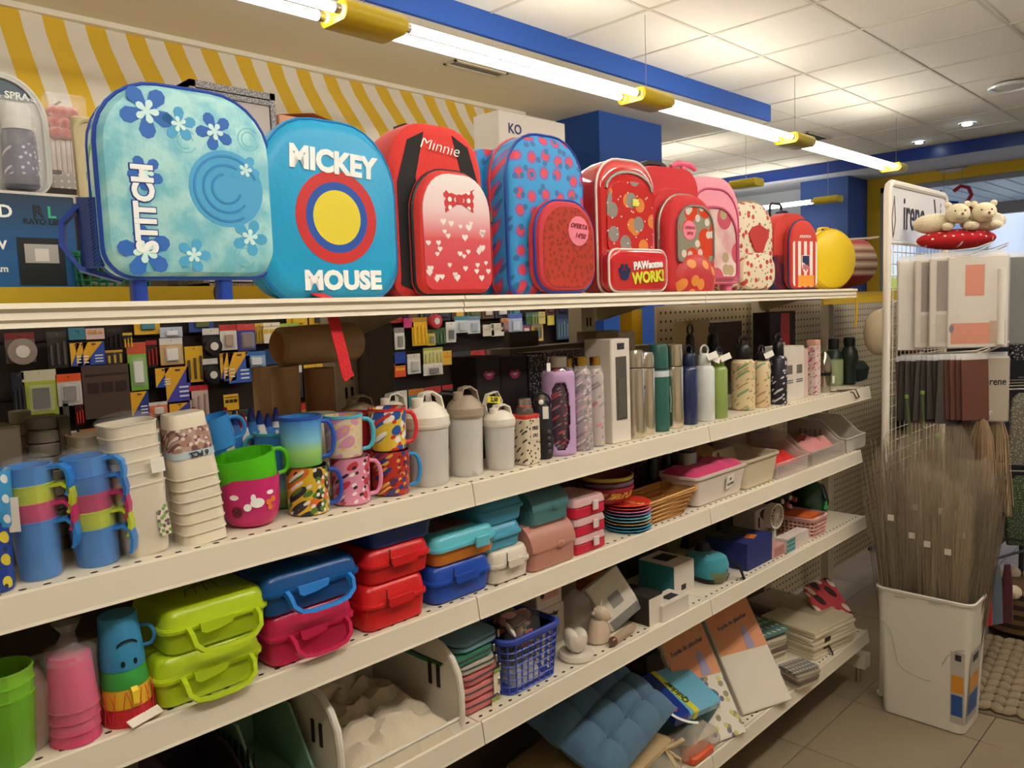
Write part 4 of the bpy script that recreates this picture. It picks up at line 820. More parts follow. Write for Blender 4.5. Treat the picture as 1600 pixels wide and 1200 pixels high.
P(t, 'lettering', wrap(xf(text('LIFE', .012, .0003, .0003), (0, 0, hb*.72)), r+.0004, R(-60)), mat('ink', '#33323a', .5), smooth=0)
thermos(996, 1024, 682, 549, yf2+.012, 'slim brushed steel thermos with rounded cap, left of the green one', '#ddd2c0', cf=.2)
gp = mat('thermos green', '#2f6158', .35); t, r, H, hb = thermos(1013, 1046, 678, 537, yf2+.008, 'dark green thermos with a white band', '#2f6158', m=gp, mc=gp, cf=.29); P(t, 'white_band', lathe([(r*1.005, hb-.022), (r*1.005, hb-.004)], 22, cap=False), mat('pale band', '#c9ced3', .4)); P(t, 'side_strap', tube([(r*.6, -r*.85, hb*.72), (r*.62, -r*.95, hb*.5), (r*.6, -r*.9, hb*.3)], .0018, 5), pl('#b9b4aa'))
thermos(1037, 1068, 672, 537, yf2+.008, 'wide brushed steel thermos with a black seal, right of the green one', '#e0d6c4', dome=False)
def sport(u0, u1, vb, vt, yf, lb, m, capm, loopm, tags=1, ck=.16):
    x, y, r, H = bpos(u0, u1, vb, vt, yf); t = T('sport_bottle', lb, 'bottle', (x, y, z2)); hb = H*(1-ck*1.4)
    P(t, 'body', lathe([(r*.93, 0), (r, .004), (r, hb*.93), (r*.8, hb*.985), (r*.6, hb)], 22), m); P(t, 'cap', lathe([(r*.62, hb), (r*.66, hb+.003), (r*.62, hb+H*ck*.8), (r*.45, hb+H*ck)], 18), capm)
    P(t, 'carry_loop', xf(tube([(r*.7*cos(a), 0, .018*sin(a)) for a in [2*pi*k/12 for k in range(12)]], .0035, 6, True), (0, 0, H-.006)), loopm)
    for k in range(tags): tagcard(t, -.01+.028*k, -r*.9-.002, H*.95-.012*k, .040, .020, (R(-12), R(-18+42*k), R(-25)))
    return t, r, H
bkp = mat('cap black', '#17181b', .35)
sport(1062, 1090, 665, 545, yf2+.012, 'navy blue bottle with a ribbed cap, next to the white one', mat('navy gloss', '#232f58', .3, coat=.4), mat('navy cap', '#1d2747', .4), bkp, 0)
sport(1085, 1117, 661, 545, yf2+.005, 'white bottle with a clear wrapped neck and paper tags', mat('white gloss', '#d5d8d6', .25, coat=.5), mat('wrap white', '#e4e4e0', .3), clear('#ffffff', .1, .4), 2)
sport(1110, 1137, 657, 548, yf2, 'lime green bottle with a slanted paper tag', mat('lime gloss', '#8fa355', .35, coat=.4), mat('lime cap', '#7f9449', .4), bkp, 1)
fc = pattern('cream floral', '#ddc79c', [('#b08a62', 60, .2, 1, 0), ('#7f9f72', 32, .17, 1, 2)], .4); 
sport(1142, 1180, 643, 530, yf2+.02, 'wide cream floral bottle with a big black cap', fc, bkp, bkp, 0, .2)
sport(1176, 1204, 640, 545, yf2+.01, 'second cream floral bottle, beside the dark flowered one', fc, bkp, bkp, 1, .14)
sport(1202, 1230, 636, 526, yf2-.005, 'black bottle with white flower print and looped black cap', pattern('black floral', '#22222c', [('#c9c6cf', 60, .22, 1, 0)], .35), bkp, bkp, 0, .2)
sport(1150, 1175, 640, 533, 1.47, 'dark bottle with black carry cap behind the cream floral ones', mat('dark bottle', '#2b2d33', .4), bkp, bkp, 0, .2)
sport(1068, 1090, 640, 512, 1.47, 'black tall-capped bottle behind the navy blue one', mat('dark bottle', '#2b2d33', .4), bkp, bkp, 0, .2)
sport(1100, 1128, 640, 512, 1.49, 'black round-capped bottle behind the white one', mat('dark bottle', '#2b2d33', .4), bkp, bkp, 0, .2)
def carton(name, lb, u0, u1, vb, vt, yf, dep, col, z=None, shelf=2, cat='box', rot=0, extras=None):
    zz = SH[shelf] + .001 if z is None else z; vm = (vt+vb)/2; x0, x1 = X(u0, vm, yf), X(u1, vm, yf); h = Z((u0+u1)/2, vt, yf) - zz; w = x1-x0
    t = T(name, lb, cat, ((x0+x1)/2, yf+dep/2, zz), rot); P(t, 'carton', rbox(w, dep, h, .003, .001, n=1), card(col) if isinstance(col, str) else col)
    P(t, 'flap', xf(box(-w/2+.001, w/2-.001, -dep/2-.0012, -dep/2+dep*.45, -.0006, .0008), (0, 0, h+.0004)), card(col) if isinstance(col, str) else col, smooth=0)
    return t, w, h
for lb, u0, u1, vt, yy in (('tall white carton with three small lines, nearest the black flowered bottle', 1222, 1243, 541, yf2+.01), ('tall white carton with a dark cup drawing, beside the pink floral tube', 1241, 1257, 541, yf2+.02)):
    t, w, h = carton('tall_carton', lb, u0, u1, 628, vt, yy, .08, '#d8cfc2'); P(t, 'drawing', box(-w*.25, w*.25, -.0412, -.0402, h*.5, h*.66), mat('print grey', '#6b655c', .6), smooth=0)
    for k in range(2): P(t, 'print_line', box(-w*.3, w*.3, -.0412, -.0402, h*.34+.008*k, h*.34+.003+.008*k), mat('ink', '#33323a', .5), smooth=0)
carton('tall_carton', 'slim pale pink carton with a dark lid edge beside the floral tube', 1253, 1263, 625, 545, yf2+.03, .05, '#d2b3a8')
x, y, r, H = bpos(1262, 1280, 619, 531, yf2+.02); t = T('tube_bottle', 'slim square pink floral bottle with a peach cap', 'bottle', (x, y, z2)); P(t, 'body', rbox(2*r, 2*r, H*.9, .005, .002), pattern('pink floral tube', '#dfc9c4', [('#c9556b', 55, .2, 1, 0), ('#5b4a4c', 80, .14, 1, 3)], .4)); P(t, 'cap', xf(rbox(1.9*r, 1.9*r, H*.1, .004, .002), (0, 0, H*.9)), pl('#e0a88e'))
x, y, r, H = bpos(1276, 1300, 614, 550, yf2+.01); t = T('steel_flask', 'rounded steel flask with a dark waistband', 'flask', (x, y, z2)); P(t, 'body', lathe([(r*.8, 0), (r*.85, .004), (r*.9, H*.45), (r, H*.5), (r*.98, H*.65), (r*.75, H*.85), (r*.4, H*.96), (r*.3, H)], 24), metal('#b3aca0', .15)); P(t, 'band', lathe([(r*.92, H*.42), (r*1.0, H*.50)], 24, cap=False), bkp)
tagcard(t, .02, -r, H*.4, .02, .03)
x, y, r, H = bpos(1287, 1318, 608, 528, 1.42); t = T('flask', 'dark green flask with a pale green lower half', 'flask', (x, y, z2)); P(t, 'body', lathe([(r*.9, 0), (r, .01), (r, H*.55), (r*.8, H*.68), (r*.55, H*.75)], 22), mat('pale green', '#97a378', .4)); P(t, 'shoulder', lathe([(r*1.01, H*.54), (r*.82, H*.69), (r*.5, H*.76)], 22, cap=False), mat('dark green', '#1f2a22', .4)); P(t, 'cap', xf(cyl(r*.55, H*.22, 16), (0, 0, H*.76)), bkp)
x, y, r, H = bpos(1312, 1342, 606, 527, yf2+.03); t = T('flask', 'black-green flask with a ribbed black cap at the shelf end', 'flask', (x, y, z2)); P(t, 'body', lathe([(r*.6, 0), (r*.7, .004), (r*.68, H*.4), (r, H*.55), (r*.85, H*.72), (r*.5, H*.82)], 22), mat('dark green', '#1f2a22', .4)); P(t, 'cap', xf(lathe([(r*.55, 0), (r*.62, .003), (r*.62, H*.16), (r*.5, H*.18)], 16), (0, 0, H*.82)), bkp)
t = T('black_cup_sleeve', 'dark green rounded felt sleeve with a looped cord, last on the second shelf', 'sleeve', (X(1352, 590, 1.42)-.05, 1.46, z2)); P(t, 'body', xf(lathe([(.05, 0), (.075, .01), (.085, .06), (.06, .09), (.03, .095)], 20, 1.2, .8), (0, 0, 0)), mat('dark felt', '#1b2a20', .8)); P(t, 'cord', tube([(-.03, 0, .09), (-.02, 0, .12), (.03, 0, .14), (.06, 0, .12), (.05, 0, .08)], .002, 5), mat('cord', '#222', .7))
t = T('cable', 'thin dark brown cord lying over the far end of the second shelf', 'cord', (3.28, 1.35, z2)); P(t, 'cord', tube([(-.1, .05, .003), (-.06, .0, .003), (-.02, -.035, .003), (0, -.06, -.004), (.02, -.064, -.03), (.05, -.064, -.028), (.05, -.05, .003), (-.02, .0, .003)], .003, 6), mat('brown cord', '#4a3522', .6)); P(t, 'knot', xf(ball(.006), (-.1, .05, .006)), mat('brown cord', '#4a3522', .6))
# things at the back of the second shelf
for u0, u1, vt, yy, lb in ((396, 424, 573, 1.62, 'upright brown cardboard roll, leftmost behind the mugs'), (420, 470, 572, 1.63, 'upright brown cardboard roll under the taped horizontal roll')):
    x, y, r = cpos(u0, u1, 620, yy); H = Z((u0+u1)/2, vt, yy+r) - z2; t = T('paper_roll', lb, 'roll', (x, y, z2)); P(t, 'paper', lathe([(r, 0), (r, H)], 28), card('#c49c70')); P(t, 'core', lathe([(r*.3, H+.0005), (r*.3, H+.001)], 16), card('#3c2c1e'))
x, y, r = cpos(478, 526, 640, 1.62); t = T('paper_roll', 'brown cardboard tube behind the hanging red strap', 'roll', (x, y, z2)); P(t, 'paper', lathe([(r, 0), (r, Z(500, 575, 1.65)-z2)], 28), card('#a67a54')); P(t, 'wrap', lathe([(r*1.01, .05), (r*1.01, .09)], 28, cap=False), clear('#caa98a', .1, .4))
t = T('tape_roll_bundle', 'horizontal roll wrapped in brown tape lying across the upright rolls', 'roll', (X(435, 550, 1.66), 1.665, Z(480, 573, 1.66)+.052)); P(t, 'roll', xf(lathe([(.036, 0), (.044, .008), (.047, .1), (.047, .205), (.04, .215)], 24), (0, 0, 0), (0, R(90), 0)), mat('taped roll', '#b8946a', .35)); P(t, 'orange_end', xf(lathe([(.03, -.004), (.037, .001)], 20), (0, 0, 0), (0, R(90), 0)), card('#a8703a'))
for u0, u1, vt, yy, lb, c in ((40, 96, 648, 1.5, 'ribbed stack of dark taupe lids behind the blue mugs', '#7d7364'), (16, 52, 640, 1.66, 'farther ribbed stack of taupe lids at the back left', '#7b715f')):
    x, y, r = cpos(u0, u1, 680, yy); H = Z((u0+u1)/2, vt, yy+r) - z2; t = T('lid_stack', lb, 'lids', (x, y, z2)); n = 10
    for k in range(n): P(t, 'lid', lathe([(r*.9, H/n*k), (r, H/n*k+.002), (r, H/n*(k+1)-.003), (r*.9, H/n*(k+1)-.001)], 26), pl(c, .45))
carton('taupe_tub', 'plain taupe container behind the lime-banded mug stack, far left', -6, 33, 700, 668, 1.47, .1, pl('#6a6050', .5), cat='container')
carton('taupe_tub', 'narrow taupe container beside the ribbed lid stack', 94, 112, 700, 652, 1.50, .1, pl('#574b3d', .5), cat='container')
for u0, u1, lb in ((747, 784, 'black carton printed with pink lips, left of the pair'), (785, 826, 'black carton printed with pink lips, right of the pair')):
    t, w, h = carton('black_carton', lb, u0, u1, 700, 557, 1.50, .1, '#1d1715')
    lo = [(-.022, .002), (-.012, .012), (-.003, .008), (.003, .008), (.012, .012), (.022, .002), (.010, -.011), (0, -.013), (-.010, -.011)]
    P(t, 'lips_print', xf(prism(lo, .0008), (0, -.0502, h*.82)), mat('lips pink', '#a5355a', .5), smooth=0); P(t, 'lips_gap', xf(prism([(-.014, .002), (0, .004), (.014, .002), (0, -.004)], .001), (0, -.0507, h*.82)), mat('lips pale', '#d8b3b8', .5), smooth=0)
t, w, h = carton('black_carton', 'black carton with tiny white sparkle print behind the lilac sleeve', 828, 850, 700, 556, 1.5, .1, pattern('sparkle print', '#1a1718', [('#d8d2d4', 90, .14, 1, 0)], .4))
t, w, h = carton('floral_carton', 'dark floral printed carton behind the gold-capped bottles', 850, 925, 690, 548, 1.52, .1, pattern('floral carton', '#2a2024', [('#a8475e', 80, .2, 1, 0), ('#d8d2d4', 120, .14, 1, 2)], .4))
carton('grey_carton', 'long taupe carton lying behind the floral bottles', 800, 925, 690, 540, 1.66, .09, '#6f6351')
t = T('folder_stack', 'leaning stack of dark grey folders between the shelf posts', 'folders', (X(735, 560, 1.68), 1.68, z2), (0, R(-8), 0))
for k in range(12): P(t, 'folder', box(-.08 + .014*k, -.069 + .014*k, -.06, .06, 0, .17 - .002*(k % 3)), card('#3a332b' if k % 2 else '#2c2621'), smooth=0)
carton('dark_flat_box', 'flat dark grey box leaning high behind the folders', 800, 845, 690, 518, 1.72, .03, '#4a4036')
carton('dark_panel_box', 'large dark grey carton right of the first shelf post', 573, 617, 690, 505, 1.72, .04, '#5a5044')
for u0, u1, vt, yy, c, lb in ((968, 994, 519, 1.50, '#b5a58b', 'beige carton behind the steel thermoses'), (935, 968, 517, 1.6, '#8f806a', 'taupe carton with a dark label behind the white window box'), (994, 1040, 540, 1.6, '#8a6f4c', 'brown carton behind the green thermos'), (1083, 1110, 500, 1.66, '#a08a5f', 'khaki carton on the back row right of the yellow post'), (1118, 1160, 503, 1.68, '#3c2a22', 'dark brown carton on the back row below the pegboard holes')):
    carton('carton', lb, u0, u1, 640, vt, yy, .09, c)
t, w, h = carton('carton', 'black and red carton standing high before the pegboard', 1203, 1243, 625, 487, 1.60, .08, '#241818'); P(t, 'red_panel', box(-w*.1, w*.25, -.0412, -.0402, h*.55, h*.98), mat('print red', '#a52f38', .5), smooth=0)
tagcard(t, 0, -.042, h*.6, .03, .03)
# ------------------------------------------------------------------ third shelf: cups, lunch boxes, bowls, tubs
z3 = SH[3] + .001; z4 = SH[4] + .001; z5 = SH[5] + .001; yf3 = 1.315
def lunch(name, lb, u0, u1, vb, vt, yf, dep, col, z, lid=None, hand=None, latch=None, rot=0, h=None, group=None, style='case', cat='lunch box', m=None, ml=None):
    vm = (vb+vt)/2; x0, x1 = X(u0, vm, yf), X(u1, vm, yf); w = x1-x0
    if h is None: h = Z((u0+u1)/2, vt, yf) - Z((u0+u1)/2, vb, yf)
    t = T(name, lb, cat, ((x0+x1)/2, yf+dep/2, z), rot, group); m = m or pl(col, .28); ml = ml or (pl(lid, .28) if lid else m)
    hb = h*.58; bt = rbox(w*.985, dep*.97, hb, .022, .004, (1.0, 1.0), 4); bt = ([(p[0]*(.93+.07*min(1, p[2]/hb)), p[1]*(.93+.07*min(1, p[2]/hb)), p[2]) for p in bt[0]], bt[1])
    P(t, 'base', bt, m)
    P(t, 'lid', loft(rings(rr(w, dep, .024, 4), [(hb-.004, 1.0, 1.0), (hb-.003, 1.012, 1.012), (hb+.004, 1.012, 1.012), (hb+.005, .985, .98), (h-.012, .95, .94), (h-.003, .91, .88), (h, .86, .83)])), ml)
    P(t, 'rim', loft(rings(rr(w, dep, .024, 4), [(hb-.0045, 1.02, 1.03), (hb+.0015, 1.022, 1.034), (hb+.003, 1.01, 1.01)]), False, False), ml)
    yq = -dep/2
    if style == 'case':
        P(t, 'latch', xf(loft([[(p[0], y, p[1]) for p in [(-w*.15, 0), (w*.17, 0), (w*.15, -.012), (w*.03, -.017), (-w*.10, -.019), (-w*.14, -.014)]] for y in (-.003, -.010)]), (-.01, yq, hb+.005)), pl(hand, .28) if hand else ml)
        c = pl(hand, .28) if hand else ml
        hd = P(t, 'handle', tube([(-w*.30, yq-.004, hb-.002), (-w*.30, yq-.016, hb-.008), (-w*.285, yq-.022, hb-.024), (-w*.22, yq-.024, hb-.036), (-w*.1, yq-.024, hb-.041), (w*.14, yq-.024, hb-.041), (w*.26, yq-.024, hb-.036), (w*.325, yq-.022, hb-.024), (w*.335, yq-.016, hb-.008), (w*.335, yq-.004, hb-.002)], .005, 6, flat=(.008, .013)), c)
        for s in (-.30, .335): P(hd, 'pivot', xf(ball(.0035, 8, 6), (w*s, yq-.014, hb-.004)), mat('pivot dark', '#3a3a2a', .5))
    elif style == 'clip':
        P(t, 'latch', loft([[(w*.02+p[0]*w*.2, yq+y, hb-.002+p[1]) for p in [(-1, .012), (.9, .012), (1, .004), (.9, -.006), (-.9, -.006), (-1.05, .002)]] for y in (-.002, -.009)]), ml)
        P(t, 'hinge_gap', xf(box(-.0012, .0012, -.0012, 0, -.016, .016), (-w*.2, yq*1.0-.0045, hb+.014)), mat('seam dark', '#2a1a18', .7), smooth=0)
    elif style == 'tab':
        P(t, 'latch', xf(rbox(.042, .009, .026, .004, .002), (w*.2, yq-.007, hb-.015)), ml)
    return t, w, h
Lz = lambda u, v, y: Z(u, v, y)
# cups at the left
t = stack('cup_stack', 'nested green plastic cups cut off at the lower left corner', 'cups', X(18, 1130, yf3)+.0, yf3+.042, z3, .086, .086, .043, .105, 3, .020, ['#6fae2e', '#7cbb35', '#86c23a'], .84, film=False)
x, y, r = cpos(72, 155, 1090, yf3)
t = stack('cup_stack', 'pink plastic cups in a crinkled clear bag, next to the green cups', 'cups', x, y, z3, 2*r, 2*r, r, .085, 4, .018, ['#cf4a72', '#d4547b'], .86, invert=True)
P(t, 'bag_neck', jitter(lathe([(r*.9, .13), (r*.5, .155), (r*.25, .17), (r*.5, .19)], 18, cap=False), .008, 50), clear(alpha=.12))
S('plastic_bag', jitter(loft(rings(rr(.05, .06, .02), [(0, .6, .6), (.02, .9, .9), (.1, 1, 1), (.13, .5, .5)])), .006, 40), clear('#d8b8a8', .08, .3), 'crinkled clear bag standing between the green and the pink cups', 'bag', (X(60, 1110, 1.34), 1.37, z3))
x, y, r = cpos(155, 238, 1050, yf3)
t = T('cup_tower', 'tower of nested red, yellow, green and blue cups in a net, smile print upside down', 'cups', (x, y, z3), (0, R(-2), 0))
hh = Z(195, 955, y) - z3; hs = [(0, .052, '#c62a35'), (.030, .085, '#e8b92c'), (.062, .11, '#3fa145'), (.092, hh, '#3a8fbf')]
for k, (a, b_, c) in enumerate(hs):
    q = 1.02 - .05*k; P(t, 'cup', lathe([(r*q, a), (r*q*1.01, a+.003), (r*q*.86, b_-.003), (r*q*.82, b_)], 26), pl(c, .35))
P(t, 'handle', xf(loop(0, 0, .036, .022, 0, .0032), (r*.88, -.0, .112), (0, 0, R(-30))), pl('#3a8fbf', .35)); P(t, 'handle', tube([(.0, -r*.98, .065), (.0, -r*1.14, .06), (.0, -r*1.14, .04), (.0, -r*1.0, .035)], .004, 6, flat=(.010, .003)), pl('#f0cf3a', .35))
bk = mat('black print', '#16171a', .4)
sm = wrap(tube([(.016*cos(R(a)), 0, .008 + .010*sin(R(a))) for a in range(10, 171, 16)], .0016, 5), r*.86)
P(t, 'smile_print', xf(sm, (0, 0, hh-.055)), bk)
for s in (-.010, .009): P(t, 'eye_print', xf(wrap(prism(disc(.004, s, 0, 12, .8, 1.3), .0008), r*.885), (0, 0, hh-.074)), bk, smooth=0)
P(t, 'net', join(*[wrap(tube([(r*2*pi*(i/16) + .02*sgn*zz/.1, 0, zz) for zz in (.002, .03, .06)], .0007, 3), r*1.04) for i in range(16) for sgn in (1, -1)]), mat('net red', '#d8383f', .6), kind='stuff')
S('paper_tag', xf(box(-.03, .03, -.001, .001, -.008, .008), (0, 0, .012), (R(-60), 0, R(20))), card('#e9e1d3'), 'white paper tag lying at the foot of the cup tower', 'tag', (X(228, 1140, yf3-.004), yf3-.006, z3), smooth=0)
# lime, blue, magenta cases
lime = '#b3cc1f'
t, w, h = lunch('lunch_box', 'lime green lunch box with handle, lower of the two', 246, 417, 1098, 1020, yf3, .17, lime, z3, rot=R(0))
zz = z3 + h
t2, w2, h2 = lunch('lunch_box', 'lime green lunch box with leaf relief on top of the other lime one', 255, 425, 1025, 925, yf3-.002, .17, lime, zz, h=.078)
P(t2, 'relief', join(*[tube([(-.03 + .02*k, -.02, h2), (-.02+.02*k, .01+.01*k, h2+.0008), (.01+.02*k, .03, h2)], .0012, 4) for k in range(4)]), mat('olive relief', '#6f7d18', .5), kind='stuff')
t, w, h = lunch('lunch_box', 'magenta lunch box with handle, under the dark blue one', 423, 560, 1040, 960, yf3, .17, '#c3204f', z3)
lunch('lunch_box', 'dark blue lunch box with bright blue handle, on the magenta one', 412, 567, 960, 885, yf3-.004, .18, '#12508f', z3+h, hand='#2f86dd', h=.078)
# clip boxes
red_ = '#cf1f22'; t, w, h = lunch('lunch_box', 'bright red lunch box, lowest of the red and navy stack', 572, 672, 985, 915, yf3, .17, red_, z3, style='clip')
t, w, hb_ = lunch('lunch_box', 'bright red lunch box in the middle, under the navy one', 576, 678, 925, 862, yf3, .17, red_, z3+h, style='clip', h=.074)
lunch('lunch_box', 'navy blue lunch box on top of the two red ones', 580, 682, 870, 812, yf3, .17, '#15387f', z3+h+hb_, style='clip', h=.070)
t, w, h = lunch('lunch_box', 'royal blue lunch box under the orange one', 678, 772, 940, 882, 1.325, .16, '#1b49ad', z3, style='clip')
t, w, ho = lunch('lunch_box', 'orange lunch box with a turquoise lid and picture panel', 680, 780, 890, 828, 1.322, .17, '#c9782a', z3+h, lid='#5fbccc', style='tab', h=.068)
P(t, 'lid_picture', xf(rbox(w*.66, .09, .0016, .012, .0005), (0, .01, ho-.0006)), pattern('lid picture', '#8a4f45', [('#5a3a3a', 24, .3, 1, 0), ('#a3705a', 30, .2, 1, 3)], .3), label='dark red picture on the lid')
t, w, h = lunch('lunch_box', 'cream lunch box at the foot of the teal stack', 772, 832, 910, 860, 1.318, .14, '#d8cdbc', z3, style='clip')
za = z3 + h
t, w, ha = lunch('lunch_box', 'teal lunch box, lower of the teal pair above the cream one', 752, 820, 872, 822, 1.33, .17, '#4f9fbc', za, style='none', h=.062)
lunch('lunch_box', 'teal lunch box with a dark picture lid, upper of the teal pair', 752, 822, 825, 785, 1.33, .17, '#4291b0', za+ha, style='none', h=.064)
# domed translucent boxes
def domed(lb, u0, u1, vb, vt, yf, col, z, h=None, al=.8):
    x0, x1 = X(u0, (vb+vt)/2, yf), X(u1, (vb+vt)/2, yf); w = x1-x0; h = h or Z((u0+u1)/2, vt, yf)-Z((u0+u1)/2, vb, yf); dep = .14; m = frost(col, al)
    t = T('domed_box', lb, 'food box', ((x0+x1)/2, yf+dep/2, z)); hb = h*.45; bt = rbox(w*.98, dep*.98, hb, .014, .003)
    P(t, 'base', bt, m); P(t, 'rim', loft(rings(rr(w, dep, .015), [(hb-.003, 1.01, 1.01), (hb+.003, 1.02, 1.02)]), False, False), m)
    prf = [(-dep/2*cos(a), hb + (h-hb)*min(1, 1.15*sin(a))) for a in [pi*k/12 for k in range(13)]]
    P(t, 'lid', ext_x(prf, -w/2*.98, w/2*.98), m); P(t, 'latch', xf(ball(.5, 12, 6, (.03, .008, .022)), (w*.12, -dep/2-.002, hb+.003)), m)
    return t, h
t, hd = domed('rose translucent box with a rounded lid, under the teal one', 832, 901, 888, 822, 1.315, '#c98d7c', z3)
domed('teal translucent box with a rounded lid, on the rose one', 832, 890, 828, 757, 1.33, '#5b8f92', z3+hd, h=.082, al=.7)
# red boxes with clear lids
za = z3
for k, (hh, lb) in enumerate(((.048, 'red container with clear frosted lid, lowest of three'), (.048, 'red container with clear frosted lid, middle of three'), (.052, 'red container with clear frosted lid and white clip, topmost of three'))):
    x0, x1 = X(902, 840, yf3), X(950, 840, yf3); t = T('clip_container', lb, 'container', ((x0+x1)/2, yf3+.07, za))
    P(t, 'base', rbox(x1-x0, .13, hh*.55, .012, .003), pl('#cf2540', .3)); P(t, 'lid', xf(rbox((x1-x0)*1.02, .135, hh*.42, .014, .003, (.94, .94)), (0, 0, hh*.56)), frost('#e3b8b6', .75)); P(t, 'clip', xf(rbox(.022, .006, hh*.5, .003, .001), (.012, -.072, hh*.3)), frost('#f0dcd8', .85)); za += hh
# plates and bowls
xp, yp, rp = cpos(945, 1018, 830, 1.305); k = 0
t0 = None; zz = z3
for c, lb in (('#3f9cc4', 'sky blue plate at the bottom of the plate pile'), ('#4fa9cc', 'second blue plate from the bottom of the pile'), ('#c99a62', 'tan plate in the plate pile'), ('#8fcfd2', 'pale aqua plate above the tan one'), ('#79c4c9', 'aqua plate under the purple one'), ('#9c7fb5', 'purple plate in the plate pile'), ('#e38ab0', 'pink plate right under the red ones'), ('#d9404a', 'red plate under the topmost one'), ('#e0402e', 'bright red plate on top of the pile under the bowls')):
    t = T('plate', lb, 'plate', (xp, yp, zz), 0, 'plates in one pile'); P(t, 'dish', lathe([(rp*.6, 0), (rp*.65, .001), (rp*.97, .0062), (rp, .0075), (rp*.99, .0085), (rp*.64, .003), (.001, .0025)], 32), pl(c, .3)); P(t, 'rim', lathe([(rp*.985, .0066), (rp*1.0, .0078), (rp*.975, .009)], 32, cap=False), pl(c, .3)); zz += .0092
xb, yb, rb = cpos(905, 990, 760, 1.335); zz0 = zz
hb_ = Z(948, 740, yb) - zz
for k, (c, rim, lb) in enumerate((('#a8273a', '#a8273a', 'dark red bowl with a yellow fruit band, at the bottom of the bowls'), ('#6b5560', '#6b5560', 'dull purple bowl nested in the red one'), ('#8a3a2c', '#b5a53a', 'brown bowl with an olive yellow rim, topmost of the nested bowls'))):
    H = hb_*.62; t = T('bowl', lb, 'bowl', (xb, yb, zz + k*hb_*.19), 0, 'nested bowls'); P(t, 'body', lathe([(rb*.45, 0), (rb*.6, .003), (rb*.85, H*.35), (rb*.98, H-.004), (rb, H), (rb*.96, H), (rb*.82, H*.36), (rb*.5, .006)], 32), pl(c, .35)); P(t, 'rim', lathe([(rb*.985, H-.010), (rb*1.005, H-.008), (rb*1.01, H), (rb*.96, H+.001)], 32, cap=False), pl(rim, .35))
    if k == 0: P(t, 'band', lathe([(rb*.905, H*.42), (rb*.965, H*.78)], 32, cap=False), pattern('fruit band', '#d98a35', [('#7c2430', 60, .3, 1, 0), ('#e5c04a', 80, .2, 1, 2)], .4))
# wicker basket
def wicker(name, lb, cx, cy, z, w, d, h, r=.03, base=(.72, .72), col='#c8934e'):
    t = T(name, lb, 'basket', (cx, cy, z)); m = mat('wicker', col, .6, bump=.3, bscale=120); md2 = mat('wicker dark', '#a8733a', .65, bump=.3, bscale=120); nr = 11
    for k in range(nr):
        f = k/(nr-1); s = base[0] + (1-base[0])*f; o = rr(w*s, d*s, r, 6)
        P(t, 'withe', tube([(p[0] + .0016*(1 if i % 2 == k % 2 else -1)*p[0]/w*2, p[1] + .0022*(1 if i % 2 == k % 2 else -1), h*f*.94 + .003) for i, p in enumerate(o)], h/nr*.52, 5, True), m if k % 2 else md2)
    n = 22; o0, o1 = rr(w*base[0], d*base[1], r, 5), rr(w, d, r, 5)
    for i in range(len(o0)): P(t, 'stake', tube([(o0[i][0], o0[i][1], 0), (o1[i][0], o1[i][1], h*.96)], .002, 4), md2)
    o = rr(w*1.02, d*1.02, r, 9)
    for s in (0, 1): P(t, 'braid', tube([(p[0]*(1+.012*cos(i*1.2+pi*s)), p[1]*(1+.02*cos(i*1.2+pi*s)), h + .004*sin(i*1.2+pi*s)) for i, p in enumerate(o)], .0045, 5, True), m)
    P(t, 'base', xf(rbox(w*base[0]*.96, d*base[1]*.96, .004, r, .001), (0, 0, .001)), md2)
    P(t, 'inner_weave', tub(w*.975, d*.975, h*.97, .001, r, base), md2)
    return t
x0, x1 = X(1002, 790, 1.32), X(1082, 770, 1.34); wicker('wicker_basket', 'honey coloured wicker basket beside the pile of plates', (x0+x1)/2+.01, 1.385, z3, (x1-x0)*.98, .125, .072)
x, y, r = cpos(1056, 1090, 780, 1.40); t = T('steel_canister', 'plain steel canister behind the wicker basket', 'canister', (x+.0, y, z3)); P(t, 'body', lathe([(r, 0), (r, .155), (r*.96, .158)], 24), metal('#8f897e', .35)); P(t, 'lid', xf(cyl(r*.7, .02, 18), (0, 0, .158)), bkp)
for u0, u1, vt, yy, lb in ((1010, 1030, 735, 1.46, 'small black pot behind the wicker basket'), (1034, 1054, 722, 1.47, 'black and cream bottle behind the steel canister')):
    x, y, r = cpos(u0, u1, 760, yy); t = T('dark_pot', lb, 'pot', (x, y, z3)); P(t, 'body', lathe([(r*.8, 0), (r, .01), (r, .12), (r*.7, .15)], 18), bkp); P(t, 'lid', xf(cyl(r*.6, .02), (0, 0, .15)), pl('#c9bda5' if u0 > 1030 else '#1c1c1f'))
carton('printed_carton', 'dark purple printed carton at the back of the third shelf', 970, 1040, 800, 712, 1.56, .1, pattern('dark purple print', '#43303a', [('#8a7485', 60, .2, 1, 0)], .4), shelf=3)
